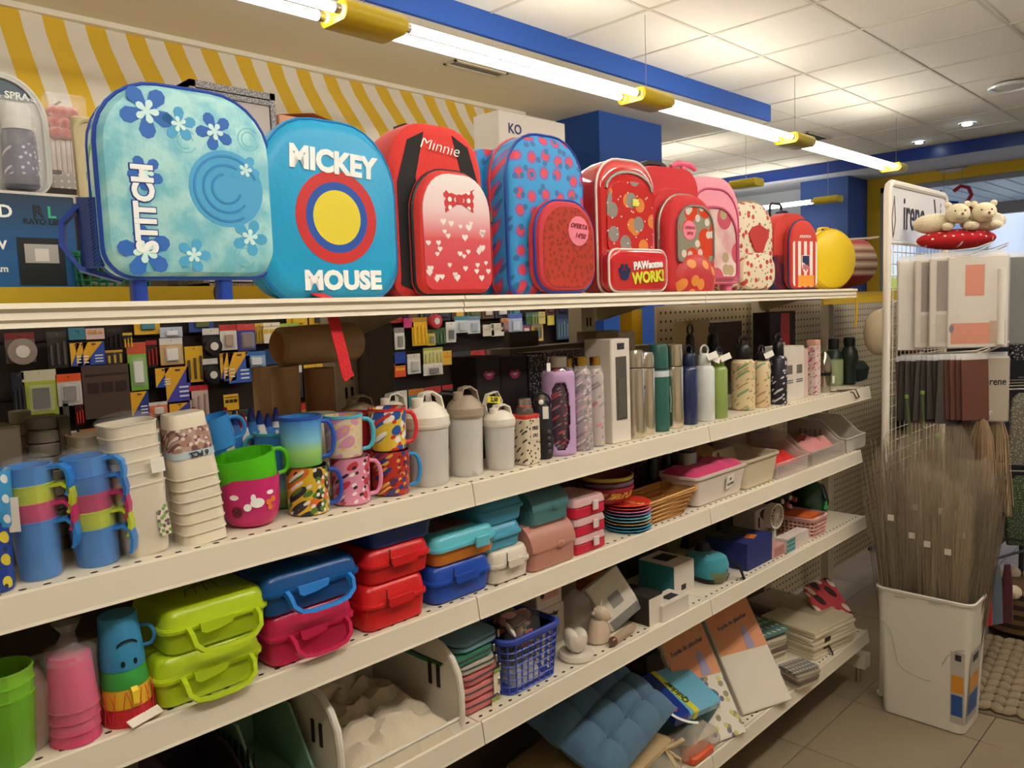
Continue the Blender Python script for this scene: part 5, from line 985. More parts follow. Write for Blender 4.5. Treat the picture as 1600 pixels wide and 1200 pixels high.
# tubs
def tubthing(name, lb, u0, u1, vb, vt, yf, dep, col, z, m=None, h=None, cat='tub', base=(.86, .86), r=.02):
    x0, x1 = X(u0, (vb+vt)/2, yf), X(u1, (vb+vt)/2, yf); w = x1-x0; h = h or Z((u0+u1)/2, vt, yf)-z
    t = T(name, lb, cat, ((x0+x1)/2, yf+dep/2, z)); P(t, 'body', tub(w, dep, h, .002, r, base, lip=.004, liph=.005), m or pl(col, .4)); P(t, 'rim', loft(rings(rr(w+.011, dep+.011, r+.005), [(h-.008, 1, 1), (h+.0008, 1.003, 1.003)]), False, False), m or pl(col, .4)); return t, w, h
def cloth(w, d, h, seed=0, n=14, amp=.3, f=14):
    V, Fc = [], []
    for i in range(n+1):
        for j in range(n+1):
            a, b_ = i/n*2-1, j/n*2-1; e = max(0, (1-a**4)*(1-b_**4)); q = noise.noise(Vector((a*w*f, b_*d*f, seed)))
            V.append((a*w/2, b_*d/2, h*(e**.5)*(1-amp*.5+amp*q*1.6)))
    for i in range(n):
        for j in range(n): Fc.append((i*(n+1)+j, (i+1)*(n+1)+j, (i+1)*(n+1)+j+1, i*(n+1)+j+1))
    m_ = (n+1)**2; V2 = [(x_, y_, -.001) for x_, y_, z_ in V]
    return V + V2, Fc + [tuple(i+m_ for i in f[::-1]) for f in Fc]
t, w, h = tubthing('white_tub', 'white tub holding a pink cloth, with a handwritten tag', 1088, 1168, 787, 735, 1.325, .15, '#ddd0c4', z3)
tg = P(t, 'tag', xf(box(-.03, .03, -.001, .001, -.022, .022), (.045, -.075, h*.55), (R(8), 0, R(8))), card('#efe6dc'), smooth=0); P(tg, 'lettering', xf(join(xf(text('SIA', .013, .0004, 0, .3), (-.005, -.002, .009)), xf(text('BOTONES', .012, .0004, 0, .3), (0, -.002, -.008))), (.045, -.076, h*.55), (R(8), 0, R(8))), mat('ink', '#33323a', .5), smooth=0, kind='stuff')
S('pink_cloth', cloth(w*.92, .14, .03, 3), fab('#c9376a'), 'crumpled pink cloth bag lying in the white tub', 'cloth', (t.location.x, t.location.y, z3+h-.004))
t, w, h = tubthing('cream_tub', 'cream tub with crumpled brown paper behind it', 1166, 1218, 765, 712, 1.32, .18, '#d3c4a8', z3)
S('brown_paper', jitter(cloth(.22, .12, .10, 8), .01, 20), mat('kraft paper', '#9a7445', .7, bump=.5, bscale=30), 'crumpled brown kraft paper above the cream tub', 'paper', (t.location.x-.09, 1.55, z3+.05))
S('paper_prop', rbox(.16, .1, .049, .01, .003), card('#5d4a3a'), 'dark carton under the crumpled brown paper', 'box', (t.location.x-.09, 1.57, z3))
def bin_(lb, u0, u1, vb, vt, yf, m, z, h=.115, dep=.26, front=.055, c='bin', o=None):
    """open-front storage bin: tall sides falling to a low front"""
    x0, x1 = X(u0, vb, yf), X(u1, vb, yf); w = x1-x0; t = T('storage_bin', lb, c, ((x0+x1)/2, yf+dep/2, z))
    P(t, 'floor', rbox(w, dep, .004, .012, .001), m)
    for s in (-1, 1):
        o = o or [(-dep/2, 0), (-dep/2, front), (-dep/2+.03, front+.006), (-dep/2+.11, h), (dep/2, h), (dep/2, 0)]
        P(t, 'side', xf(ext_x(o, -.0015, .0015), (s*(w/2-.0015), 0, 0)), m, smooth=0); P(t, 'side_rim', tube([(s*(w/2), a, b_) for a, b_ in o[1:-1]], .0035, 6), m)
    P(t, 'front', box(-w/2, w/2, -dep/2-.001, -dep/2+.002, 0, front), m, smooth=0); P(t, 'front_rim', tube([(-w/2, -dep/2, front), (w/2, -dep/2, front)], .004, 6), m); P(t, 'back', box(-w/2, w/2, dep/2-.003, dep/2, 0, h), m, smooth=0)
    return t, w
t, w = bin_('clear open-front bin with bright red cloths', 1213, 1262, 742, 700, 1.325, clear('#e9d6cf', .15, .3), z3)
S('red_cloth', xf(cloth(w*.88, .2, .05, 5), rot=(R(-8), 0, 0)), mat('red cloth', '#d8281f', .8, bump=.3), 'bright red folded cloth in the left clear bin', 'cloth', (t.location.x, t.location.y-.005, z3+.02))
t, w = bin_('clear open-front bin with a pale pink cloth', 1268, 1318, 724, 675, 1.325, clear('#dcd3c8', .15, .3), z3, h=.13)
S('pink_folded_cloth', xf(cloth(w*.88, .2, .06, 6), rot=(R(-8), 0, 0)), mat('pale pink cloth', '#d98f8c', .8, bump=.3), 'pale pink folded cloth in the right clear bin', 'cloth', (t.location.x, t.location.y-.005, z3+.025))
t, w = bin_('white slotted open-front basket at the far end of the third shelf', 1322, 1352, 710, 665, 1.33, pl('#c9c2b4', .4), z3, h=.13, c='basket')
for k in range(5): P(t, 'slot', xf(rbox(.003, .012, .05, .0012, .001), (-w/2-.002, -.02+.022*k, .04)), M_hole)

# ------------------------------------------------------------------ fourth shelf
def gridbasket(name, lb, cx, cy, z, w, d, h, m, nx, nz, base=.88, bar=.0022, cat='basket', rim=.008, rot=0):
    t = T(name, lb, cat, (cx, cy, z), rot); b_ = base; r = .03
    P(t, 'floor', rbox(w*b_, d*b_, .004, .02, .001), m)
    P(t, 'rim', loft(rings(rr(w, d, r, 5), [(h-.014, 1, 1), (h-.012, 1.05, 1.05), (h-.002, 1.06, 1.06), (h, 1.03, 1.03), (h, .97, .96), (h-.014, .96, .95)])), m)
    g = []
    def pt(f, q): # f around perimeter 0..1, q height
        o = rr(w, d, r, 6); n = len(o); L = [0]
        for i in range(n): L.append(L[-1] + math.dist(o[i], o[(i+1) % n]))
        s = f*L[-1]
        for i in range(n):
            if L[i+1] >= s: a = (s-L[i])/(L[i+1]-L[i]+1e-9); x_, y_ = [o[i][k]*(1-a)+o[(i+1) % n][k]*a for k in (0, 1)]; break
        sc = b_ + (1-b_)*q; return (x_*sc, y_*sc, q*(h-.01)+.002)
    for k in range(nz+1): g.append(tube([pt(i/40, k/(nz+.5)) for i in range(40)], bar, 4, True))
    for i in range(nx): g.append(tube([pt(i/nx, 0), pt(i/nx, 1)], bar, 4))
    P(t, 'lattice', join(*g), m, kind='stuff', smooth=0)
    P(t, 'corner_wall', loft([[pt(.985-.03*0+.0, 0), pt(.03, 0)], [pt(.985, 1), pt(.03, 1)]], False, False), m) if 0 else None
    return t
# pale basket with cloth
cream_pl = pl('#e2dacb', .35)
t, w = bin_('white open-front basket with slots holding a crumpled cream cloth', 532, 722, 1165, 1060, 1.315, cream_pl, z4, h=.19, dep=.34, front=.03, c='basket', o=[(-.17, 0), (-.172, .03), (-.172, .09), (-.165, .13), (-.145, .16), (-.11, .182), (-.06, .19), (.17, .19), (.17, 0)])
for s in (-1, 1): P(t, 'handle_rim', tube([(s*(w/2+.002), a, b_) for a, b_ in ((-.17, .02), (-.172, .05), (-.172, .09), (-.165, .13), (-.145, .16), (-.11, .182), (-.06, .19), (.10, .19))], .008, 8), cream_pl)
for k in range(2):
    P(t, 'slot', xf(rbox(.004, .012, .055, .0018, .001), (w/2-.004, -.1+.03*k, .08)), M_hole); P(t, 'slot', xf(rbox(.004, .010, .05, .0018, .001), (-w/2-.002, -.1+.03*k, .07)), M_hole)
S('cream_cloth', xf(cloth(w*.9, .32, .075, 11, 26, .26, 14), rot=(R(4), 0, 0)), fab('#cdbfa6'), 'crumpled cream canvas cloth with a small dark print, in the white basket', 'cloth', (t.location.x, t.location.y-.02, z4+.006))
S('cream_cloth', xf(cloth(.15, .11, .13, 13, 16, .3, 9)), fab('#d3c6ae'), 'pale cloth bunched up at the back of the white basket', 'cloth', (t.location.x+.0, t.location.y+.11, z4+.006))
S('printed_cloth', xf(box(-.11, .11, -.003, .003, 0, .2), rot=(R(-12), 0, 0)), pattern('brown plant print', '#a08c74', [('#3f2a22', 40, .22, 1, 0)], .7), 'beige cloth panel with a dark brown plant print behind the white basket', 'cloth', (X(490, 1060, 1.5), 1.66, z4))
t, w = bin_('sage green slotted basket at the lower left of the fourth shelf', 415, 500, 1200, 1150, 1.36, pl('#7fa58a', .4), z4, h=.14, dep=.28, front=.03, c='basket')
for k in range(9): P(t, 'slot', xf(rbox(.004, .006, .06, .0018, .001), (-w/2-.002, -.1+.026*k, .05)), M_hole)
t, w = bin_('dark plum box cut off by the lower edge of the picture', 300, 400, 1230, 1180, 1.33, pl('#3a2a34', .5), z4, h=.13, dep=.26, front=.08, c='box')
S('pale_booklet', xf(rbox(.15, .10, .012, .01, .002), rot=(R(-10), 0, R(12))), card('#cfc5a3'), 'pale green rounded pad lying below the sage basket', 'pad', (X(505, 1190, 1.30)-.02, 1.34, z4+.012))
# pile of soft cases
def softcase(lb, cx, cy, z, w, d, h, col, rot=0, trim=None, tag=False, group=None):
    t = T('soft_case', lb, 'case', (cx, cy, z), rot, group); P(t, 'body', jitter(loft(rings(rr(w, d, .03, 5), [(0, .93, .9), (h*.15, 1, 1), (h*.5, 1.01, 1.01), (h*.85, .99, .98), (h, .9, .86)])), .002, 25), fab(col)); P(t, 'zip', tube([(p[0]*1.015, p[1]*1.015, h*.6) for p in rr(w, d, .03, 5)], .0022, 5, True), mat('zip dark ' + (trim or ''), trim or '#2d3a3a', .5))
    P(t, 'zip_pull', xf(rbox(.006, .003, .018, .001, .001), (w*.4, -d/2-.006, h*.3)), metal())
    if tag: tg = P(t, 'tag', xf(box(-.011, .011, -.0008, .0008, -.06, 0), (w*.30, -d/2-.006, h*.6)), card('#ddd2ba'), smooth=0); P(tg, 'tag_top', xf(box(-.011, .011, -.0012, .0012, -.01, 0), (w*.30, -d/2-.0065, h*.6)), mat('tag green', '#8a9a4a', .5), smooth=0)
    return t
xs_ = X(742, 1120, 1.36)+.012; zz = z4
for k, (h, w, col, lb, dx, tg, dd) in enumerate(((.034, .13, '#c9706f', 'rose pink soft case at the bottom of the pile, with a paper tag', 0, True, .17), (.034, .13, '#d07b78', 'pink soft case, second from the bottom of the pile', .0, False, .17), (.030, .13, '#c66a6a', 'pink soft case with dark zip in the middle of the pile', .002, True, .17), (.026, .13, '#b9b0a0', 'light grey soft case under the green one', -.004, False, .18), (.028, .15, '#2f7a58', 'green soft case under the blue grey one', -.022, False, .22), (.030, .14, '#6f9cab', 'blue grey soft case on top of the pile', -.004, False, .22))):
    softcase(lb, xs_+dx, 1.345+dd/2, zz, w, dd, h, col, R(3*(k % 3)-2), None, tg, 'pile of soft cases'); zz += h
# blue basket with flowers
x0, x1 = X(795, 1040, 1.325), X(880, 1020, 1.325); bb = gridbasket('lattice_basket', 'royal blue lattice basket full of wrapped flowers', (x0+x1)/2, 1.325+.085, z4, (x1-x0)*1.0, .165, .145, pl('#3a4fae', .35), 30, 7)
rnd = random.Random(3)
gpk = [('#c9544a', 'coral'), ('#e3d9cf', 'white'), ('#7a9a5a', 'green'), ('#d89a9c', 'pink'), ('#8a6a5a', 'brown')]
fl = T('wrapped_flowers', 'bunch of coral, white and green artificial flowers in clear wrap inside the blue basket', 'flowers', (bb.location.x-.01, bb.location.y, z4+.006))
for k in range(26):
    a, b_, c = rnd.uniform(-.045, .045), rnd.uniform(-.055, .055), rnd.uniform(.09, .175); m_ = gpk[k % 5]
    P(fl, 'petal' if m_[1] != 'green' else 'leaf', xf(ball(.5, 8, 6, (.05, .035, .014)), (a, b_, c), (rnd.uniform(-1, 1), rnd.uniform(-1, 1), rnd.uniform(0, 3))), fab(m_[0]))
P(fl, 'stems', join(*[tube([(rnd.uniform(-.03, .03), rnd.uniform(-.03, .03), 0), (rnd.uniform(-.04, .04), rnd.uniform(-.05, .05), .12)], .0015, 4) for _ in range(14)]), mat('stem', '#6a7a45', .7), kind='stuff')
P(fl, 'wrap', jitter(loft(rings(rr(.12, .14, .03), [(.02, .8, .8), (.12, 1, 1), (.17, 1, .9), (.19, .9, .9)]), True, False), .012, 30), clear('#efe6e0', .06, .07))
S('folded_white_cloth', cloth(.10, .12, .05, 4, 12, .4, 30), fab('#d3cdc6'), 'white and pale pink folded cloth low in the blue basket', 'cloth', (bb.location.x, bb.location.y, z4+.006))
# appliance boxes
t, w, h = carton('appliance_box', 'white appliance carton with pink product picture, upper of the two behind the blue basket', 838, 878, 930, 906, 1.46, .12, '#cdbfb0', z=z4+.115); P(t, 'picture', box(-w*.3, w*.35, -.0612, -.0602, h*.3, h*.9), mat('picture pink', '#c98f86', .5), smooth=0)
P(t, 'round_mark', xf(prism(disc(.008), .001), (-w*.3, -.0612, h*.5)), mat('ink', '#33323a', .5), smooth=0)
x0, x1 = X(838, 950, 1.46), X(882, 950, 1.46); t = T('appliance_box', 'white appliance carton with a black slogan, lower of the two behind the blue basket', 'box', ((x0+x1)/2, 1.52, z4)); P(t, 'carton', rbox(x1-x0, .12, .114, .003, .001, n=1), card('#cbbdac')); P(t, 'lettering', xf(text('blender', .02, .0004, .0006), (-.0, -.0608, .09)), mat('ink', '#33323a', .5), smooth=0); P(t, 'drawing', xf(prism(disc(.018, .02, .045, 16, .8, 1.3), .0008), (0, -.0603, 0)), mat('drawing grey', '#a89c8c', .5), smooth=0)
# ornaments
x, y, r = cpos(873, 928, 1045, 1.312); t = T('heart_ornament', 'glossy cream ceramic heart on a round base', 'ornament', (x, y, z4), R(-35)); P(t, 'base', lathe([(r*.93, 0), (r, .004), (r, .014), (r*.95, .018), (r*.5, .019)], 30), mat('ceramic', '#ddd3c3', .15, coat=.8))
hz = Z(898, 990, y) - z4 - .017; hg = loft([[(q*.5*hz*cos(a)*(1+.12*sin(a)), .55*q*hz*.5*sin(b_*pi/2)*0 + yy, .5*hz + q*.5*hz*(sin(a)*(1-.0) - (.0)) + ((.10*abs(cos(a))-.13*(1-abs(cos(a)))**3)*hz if sin(a) > 0 else -.08*hz*(1-abs(cos(a))))*q) for a in [2*pi*k/24 for k in range(24)]] for q, yy, b_ in ((.3, -.026, 0), (.7, -.022, 0), (.95, -.012, 0), (1, 0, 0), (.95, .012, 0), (.7, .022, 0), (.3, .026, 0))])
P(t, 'heart', xf(hg, (0, 0, .018), (0, 0, 0), 1.3), mat('ceramic', '#ddd3c3', .15, coat=.8))
t = T('unicorn_ornament', 'matt cream ceramic unicorn figure beside the heart', 'ornament', (X(938, 1010, 1.37), 1.375, z4), R(-15)); mc = mat('matt ceramic', '#cdb9a2', .55)
P(t, 'body', lathe([(.028, 0), (.036, .006), (.034, .03), (.028, .052), (.022, .066)], 18, 1.0, .8), mc); P(t, 'head', xf(ball(.5, 14, 9, (.060, .046, .044)), (.012, 0, .078), (0, R(35), 0)), mc); P(t, 'muzzle', xf(ball(.5, 12, 8, (.028, .024, .022)), (.034, 0, .066)), mc)
for k in range(5): P(t, 'mane_tuft', xf(ball(.5, 8, 6, (.014, .01, .014)), (-.016 + .007*k, 0, .086 + .008*sin(k*.9)+.002*k)), mc)
P(t, 'horn', xf(lathe([(.005, 0), (.0005, .024)], 10), (.008, 0, .098), (0, R(15), 0)), mc); P(t, 'eye', xf(ball(.002, 6, 5), (.022, -.0145, .086)), bk)
for s in (-1, 1): P(t, 'leg', xf(ball(.5, 10, 7, (.016, .016, .035)), (.018, s*.012, .018)), mc)
# tilted mirror box, black box, white box, teal box
t = T('boxed_frame', 'white box with a grey square and glossy wrap, tilted against the black cartons', 'box', (X(986, 985, 1.36), 1.38, z4+.022), (R(-24), R(-22), R(-12)))
P(t, 'carton', xf(rbox(.13, .035, .145, .004, .002, n=1), (0, 0, 0)), card('#d5ccbb')); P(t, 'grey_square', box(-.022, .022, -.0186, -.0176, .05, .088), gloss('#6b665d'), smooth=0); P(t, 'band', box(-.057, .057, -.0186, -.0176, .002, .026), gloss('#4a443c'), smooth=0); P(t, 'wrap', jitter(rbox(.12, .04, .135, .006, .003), .0015, 60), clear('#ffffff', .05, .15))
t = T('glass_tube', 'clear wrapped brown glass piece lying in front of the tilted box', 'glassware', (X(985, 1012, 1.315), 1.335, z4+.013), R(8)); P(t, 'body', xf(lathe([(.010, 0), (.013, .02), (.013, .10), (.008, .12)], 16), (-.06, 0, 0), (0, R(90), 0)), clear('#b89a7c', .05, .5)); P(t, 'cap', xf(ball(.014, 10, 7), (-.065, 0, 0)), gloss('#6a3f33'))
t, w, h = carton('carton', 'black carton with white front, between the tilted box and the white carton', 1014, 1036, 968, 930, 1.325, .12, '#2a2523', shelf=4); P(t, 'white_front', box(-w/2, w/2, -.0612, -.0602, .0, h*.95), card('#ddd3c4'), smooth=0)
t, w, h = carton('carton', 'small white carton in front of the teal-sided one', 1036, 1077, 982, 938, 1.312, .075, '#d9cfc3', shelf=4); P(t, 'print', box(-w*.1, w*.3, -.02, .01, h+.0008, h+.0014), mat('ink', '#33323a', .5), smooth=0)
x0, x1 = X(1066, 925, 1.40), X(1102, 925, 1.40); h = .10; t = T('appliance_box', 'white carton with a dark teal side and black product picture on top', 'box', (X(1070, 925, 1.40)+.0, 1.40+.07, z4)); wq = .12
P(t, 'carton', rbox(wq, .14, h, .003, .001, n=1), card('#d9cdc2')); P(t, 'teal_side', box(-wq/2-.001, -wq/2, -.069, .069, .002, h-.002), mat('teal carton', '#2f7f86', .5), smooth=0); P(t, 'picture', box(-.03, .04, -.02, .04, h+.0008, h+.0014), mat('ink', '#33323a', .5), smooth=0); P(t, 'barcode', join(*[box(-.02+.004*k, -.0178+.004*k, -.0712, -.0702, .012, .03) for k in range(7)]), mat('ink', '#33323a', .5), smooth=0, kind='stuff')
x, y, r = cpos(1103, 1138, 915, 1.33); t = T('clear_bowl', 'clear olive glass bowl beside the white teal-sided carton', 'bowl', (x, y, z4)); P(t, 'body', lathe([(r*.5, 0), (r*.7, .006), (r, .035), (r*1.02, .045), (r*.96, .044), (r*.62, .01)], 24), clear('#9a9a66', .05, .5)); P(t, 'contents', lathe([(r*.5, .010), (r*.75, .025)], 18), gloss('#4a2f22'))
x, y, r = cpos(1085, 1112, 880, 1.42); t = T('black_pouch', 'round black pouch with an orange edge behind the glass bowl', 'pouch', (x, y, z4)); P(t, 'body', ball(r, 18, 10, (1, 1, 1.3)) if 0 else lathe([(r*.8, 0), (r, .02), (r, .09), (r*.6, .115)], 20), bkp); P(t, 'orange_edge', xf(rbox(.05, .01, .02, .004, .002), (.01, -r, .025)), pl('#e0702a'))
t = T('turquoise_lunch_bag', 'turquoise rounded bag with a black side strap before the blue carton', 'bag', (X(1128, 890, 1.36), 1.42, z4), R(-8)); P(t, 'body', loft(rings(rr(.115, .14, .04, 6), [(0, .9, .9), (.01, 1, 1), (.055, 1.02, 1.02), (.08, .9, .9), (.088, .7, .7)])), fab('#3f9bab')); P(t, 'dark_base', loft(rings(rr(.118, .143, .04, 6), [(0, .93, .93), (.018, 1.01, 1.01)]), False, False), bkp); P(t, 'strap', tube([(.055, -.06, .06), (.072, -.085, .04), (.078, -.1, .0), (.075, -.105, -.03)], .008, 6, flat=(.022, .006)), bkp); P(t, 'badge', xf(rbox(.014, .010, .002, .002, .0005), (-.02, -.02, .087)), pl('#b9d6d6'))
t, w, h = carton('game_box', 'dark blue printed carton with an orange patch on its lid', 1168, 1207, 893, 842, 1.34, .17, '#24306f', shelf=4); P(t, 'orange_patch', xf(box(-.028, .028, -.018, .018, 0, .0006), (.005, -.045, h+.0009), (0, 0, R(15))), mat('orange print', '#dd7a2f', .4), smooth=0); P(t, 'lid_print', box(-w*.45, w*.45, -.0, .08, h+.0008, h+.0012), pattern('lid print', '#4a5230', [('#1c1d2a', 30, .35, 1, 0)], .4), smooth=0)
t, w, h = carton('pink_box', 'pale pink ribbed box right of the dark blue carton', 1208, 1226, 885, 853, 1.335, .09, pl('#cf9c98', .5), shelf=4)
for k in range(4): P(t, 'rib', box(-w*.4, w*.4, -.0465, -.045, h*(.2+.18*k), h*(.2+.18*k)+.003), pl('#a86f6c', .5), smooth=0)
t = T('hand_fan', 'small white round fan standing behind the pale pink box', 'fan', (X(1211, 860, 1.40), 1.405, z4)); P(t, 'stand', lathe([(.022, 0), (.012, .01), (.006, .03), (.006, .06)], 14), pl('#d9d0c4')); P(t, 'guard', xf(annulus(.032, .036, .02, 0, 0, 28), (0, 0.01, .09)), pl('#d9d0c4'))
for k in range(18): P(t, 'guard_rib', xf(tube([(.010*cos(k*pi/9), 0, .010*sin(k*pi/9)), (.033*cos(k*pi/9+.3), 0, .033*sin(k*pi/9+.3))], .0012, 4), (0, -.008, .09)), pl('#d9d0c4'))
P(t, 'hub', xf(prism(disc(.010), .004), (0, -.006, .09)), pl('#d9d0c4')); P(t, 'motor', xf(ball(.018, 12, 8), (0, .018, .09)), pl('#8a8278'))
t.scale = (1.5, 1.5, 1.35)
t, w, h = carton('carton', 'white carton standing at the back between dark box and pink basket', 1180, 1204, 838, 794, 1.52, .10, '#cfc4ba', shelf=4); P(t, 'mark', box(-w*.3, -w*.22, -.0512, -.0502, h*.3, h*.7), mat('ink', '#33323a', .5), smooth=0)
x0, x1 = X(1272, 832, 1.33), X(1303, 822, 1.33); t = gridbasket('lattice_basket', 'pale pink perforated basket holding orange sheets', (x0+x1)/2-.03, 1.33+.09, z4, .15, .18, .078, pl('#d3a099', .45), 34, 4, .94, .0034)
S('orange_sheet', rbox(.11, .13, .012, .004, .001, n=1), card('#d8662a'), 'orange packet lying in the pale pink basket', 'packet', (t.location.x-.0, t.location.y, z4+.066)); S('packet_stack', rbox(.12, .14, .06, .006, .002, n=1), card('#b58a62'), 'tan packets filling the pale pink basket', 'packets', (t.location.x, t.location.y, z4+.0055))
t, w, h = carton('carton', 'small teal and white carton with dots in front of the pink basket', 1230, 1264, 862, 835, 1.325, .05, '#d9c9c0', shelf=4); P(t, 'teal_end', box(-w/2-.001, -w/2+w*.35, -.0262, -.0252, 0, h), pattern('teal dots', '#3a848a', [('#e6e6e0', 60, .2, 0, 0)], .5), smooth=0)
t = T('green_sack', 'dark green glossy bag with a tied top at the far end of the fourth shelf', 'bag', (3.27, 1.47, z4)); P(t, 'body', jitter(lathe([(.05, 0), (.075, .02), (.08, .08), (.06, .14), (.025, .17), (.03, .19)], 22), .010, 22), mat('green foil', '#14452c', .18, coat=.6)); P(t, 'tie', tube([(.026*cos(a), .026*sin(a), .168) for a in [2*pi*k/12 for k in range(12)]], .004, 6, True), mat('tie green', '#2f8a4a', .4)); P(t, 'leaf_print', xf(flower(.02, 0, 0, .002, 0, 3, .4, .4), (-.02, -.078, .07)), mat('leaf light', '#3fae5a', .4))
t = T('flower_bunch', 'bunch of small red and white flowers with green leaves behind the pink basket', 'flowers', (3.09, 1.50, z4))
for k in range(16): P(t, 'bloom', xf(flower(.011, 0, 0, .006, 0, 5, k, .4), (rnd.uniform(-.05, .05), rnd.uniform(-.04, .0), rnd.uniform(.05, .13))), fab(('#c9584f', '#e3d9cf', '#b5423f')[k % 3]))
for k in range(10): P(t, 'leaf', xf(ball(.5, 8, 5, (.03, .016, .006)), (rnd.uniform(-.05, .05), rnd.uniform(-.03, .03), rnd.uniform(.02, .12)), (rnd.uniform(-1, 1), rnd.uniform(-1, 1), rnd.uniform(0, 3))), fab('#2f6a3a'))
P(t, 'stem_bundle', lathe([(.012, 0), (.02, .06)], 10), fab('#2f6a3a'))
t = T('board_disc', 'olive and brown round board standing at the back of the fourth shelf', 'board', (X(1040, 870, 1.62), 1.62, z4)); P(t, 'disc', xf(prism(disc(.10, 0, .10, 28, 1, .9), .01), (0, 0, 0)), mat('olive board', '#6a6a35', .6)); P(t, 'brown_half', xf(prism([(p[0], p[1]) for p in disc(.098, 0, .10, 28, 1, .9) if p[0] < 0], .002), (0, -.01, 0)), mat('brown board', '#5a3a2c', .6))
t, w, h = carton('carton', 'orange and tan cartons behind the tilted white box', 930, 958, 940, 900, 1.52, .08, '#c47a32', shelf=4)
S('clear_bag', jitter(loft(rings(rr(.09, .08, .03), [(0, .8, .8), (.03, 1, 1), (.10, .9, .9), (.13, .4, .4)])), .008, 30), clear('#d8ccc0', .08, .35), 'crinkled clear bag of glass beads behind the unicorn figure', 'bag', (X(900, 960, 1.45), 1.45, z4))
S('net_bag', jitter(loft(rings(rr(.22, .14, .05), [(0, .9, .9), (.04, 1, 1), (.08, .8, .8), (.1, .4, .4)])), .012, 18), mat('dark film', '#2b2622', .3, bump=.6), 'pile of dark wrapped goods at the back of the fourth shelf', 'goods', (X(1200, 810, 1.66), 1.62, z4))

# ------------------------------------------------------------------ lowest shelf
def pillow(w, d, h, n=18, tuft=None, seed=0, amp=.12, fill=.55):
    V, Fc = [], []
    def hh(a, b_):
        e = max(0.0, (1-abs(a)**3.2)*(1-abs(b_)**3.2)) ** fill
        q = 1.0
        if tuft: q = .42 + .58*((abs(sin(2*pi*a))**.5 + abs(sin(2*pi*b_))**.5)/2)
        return h/2*e*max(.1, q)*(1 + amp*noise.noise(Vector((a*3, b_*3, seed))))
    for s in (1, -1):
        for i in range(n+1):
            for j in range(n+1):
                a, b_ = i/n*2-1, j/n*2-1; V.append((a*w/2, b_*d/2, h/2 + s*hh(a, b_)))
    m_ = (n+1)**2
    for i in range(n):
        for j in range(n):
            f = (i*(n+1)+j, (i+1)*(n+1)+j, (i+1)*(n+1)+j+1, i*(n+1)+j+1); Fc.append(f); Fc.append(tuple(k+m_ for k in f[::-1]))
    return V, Fc
tf = [(-.5, -.5), (0, -.5), (.5, -.5), (-.5, 0), (0, 0), (.5, 0), (-.5, .5), (0, .5), (.5, .5)]
cxq, cyq = ATZ(940, 1215, z5+.10)
xt = X(930, 1120, 1.44)
zz = z5
t = T('seat_cushion', 'beige seat cushion, lowest one under the blue cushion', 'cushion', (xt-.08, 1.50, zz), (0, 0, R(4)), 'beige cushions'); P(t, 'cover', pillow(.42, .38, .075, 20, None, 2), fab('#b39a6c')); P(t, 'piping', tube([(p[0], p[1], .0375) for p in rr(.42, .38, .02, 5)], .004, 5, True), fab('#a68c60')); zz += .074
t = T('seat_cushion', 'beige seat cushion with a tied bow, right under the blue cushion', 'cushion', (xt+.03, 1.48, zz), (0, 0, R(6)), 'beige cushions'); P(t, 'cover', pillow(.42, .34, .08, 20, None, 5), fab('#b59c70')); P(t, 'piping', tube([(p[0], p[1], .04) for p in rr(.42, .34, .02, 5)], .004, 5, True), fab('#a68c60'))
P(t, 'bow', join(tube([(.15, -.17, .04), (.19, -.20, .055), (.23, -.19, .04), (.22, -.17, .02), (.15, -.175, .04)], .004, 6, flat=(.014, .003)), tube([(.15, -.17, .04), (.14, -.21, .0), (.13, -.215, -.05)], .004, 6, flat=(.014, .003)), tube([(.15, -.17, .04), (.17, -.21, .01), (.155, -.22, -.06)], .004, 6, flat=(.014, .003))), fab('#c2ab82')); zz += .07
t = T('tufted_cushion', 'large blue grey tufted cushion lying on the beige ones', 'cushion', (xt+.03, 1.48, zz+.055), (R(24), R(-6), R(8))); P(t, 'cover', pillow(.42, .34, .15, 44, tf, 9, .05), fab('#4f6f8a'), smooth=80)
for a, b_ in tf: P(t, 'tuft_button', xf(ball(.006, 8, 5, (1, 1, .5)), (a*.21, b_*.17, .075+.032)), fab('#3f5a74'))
t = T('dotted_cushion', 'dark teal cushion with white dots at the lower edge', 'cushion', (X(770, 1190, 1.34)-.04, 1.47, z5+.0), R(3)); P(t, 'cover', pillow(.30, .36, .09, 18, None, 7), pattern('teal white dots', '#135a5c', [('#dde3dc', 24, .22, 0, .4)], .8)); P(t, 'piping', tube([(p[0], p[1], .045) for p in rr(.30, .36, .02, 5)], .004, 5, True), fab('#0f4a4c'))
S('rolled_cushion', xf(lathe([(.02, 0), (.045, .01), (.05, .1), (.05, .3), (.03, .33)], 20), (0, 0, .05), (R(-90), 0, R(20))), fab('#b89d6a'), 'rolled beige cushion between the dotted and the blue cushions', 'cushion', (X(800, 1150, 1.36), 1.33, z5+.088))
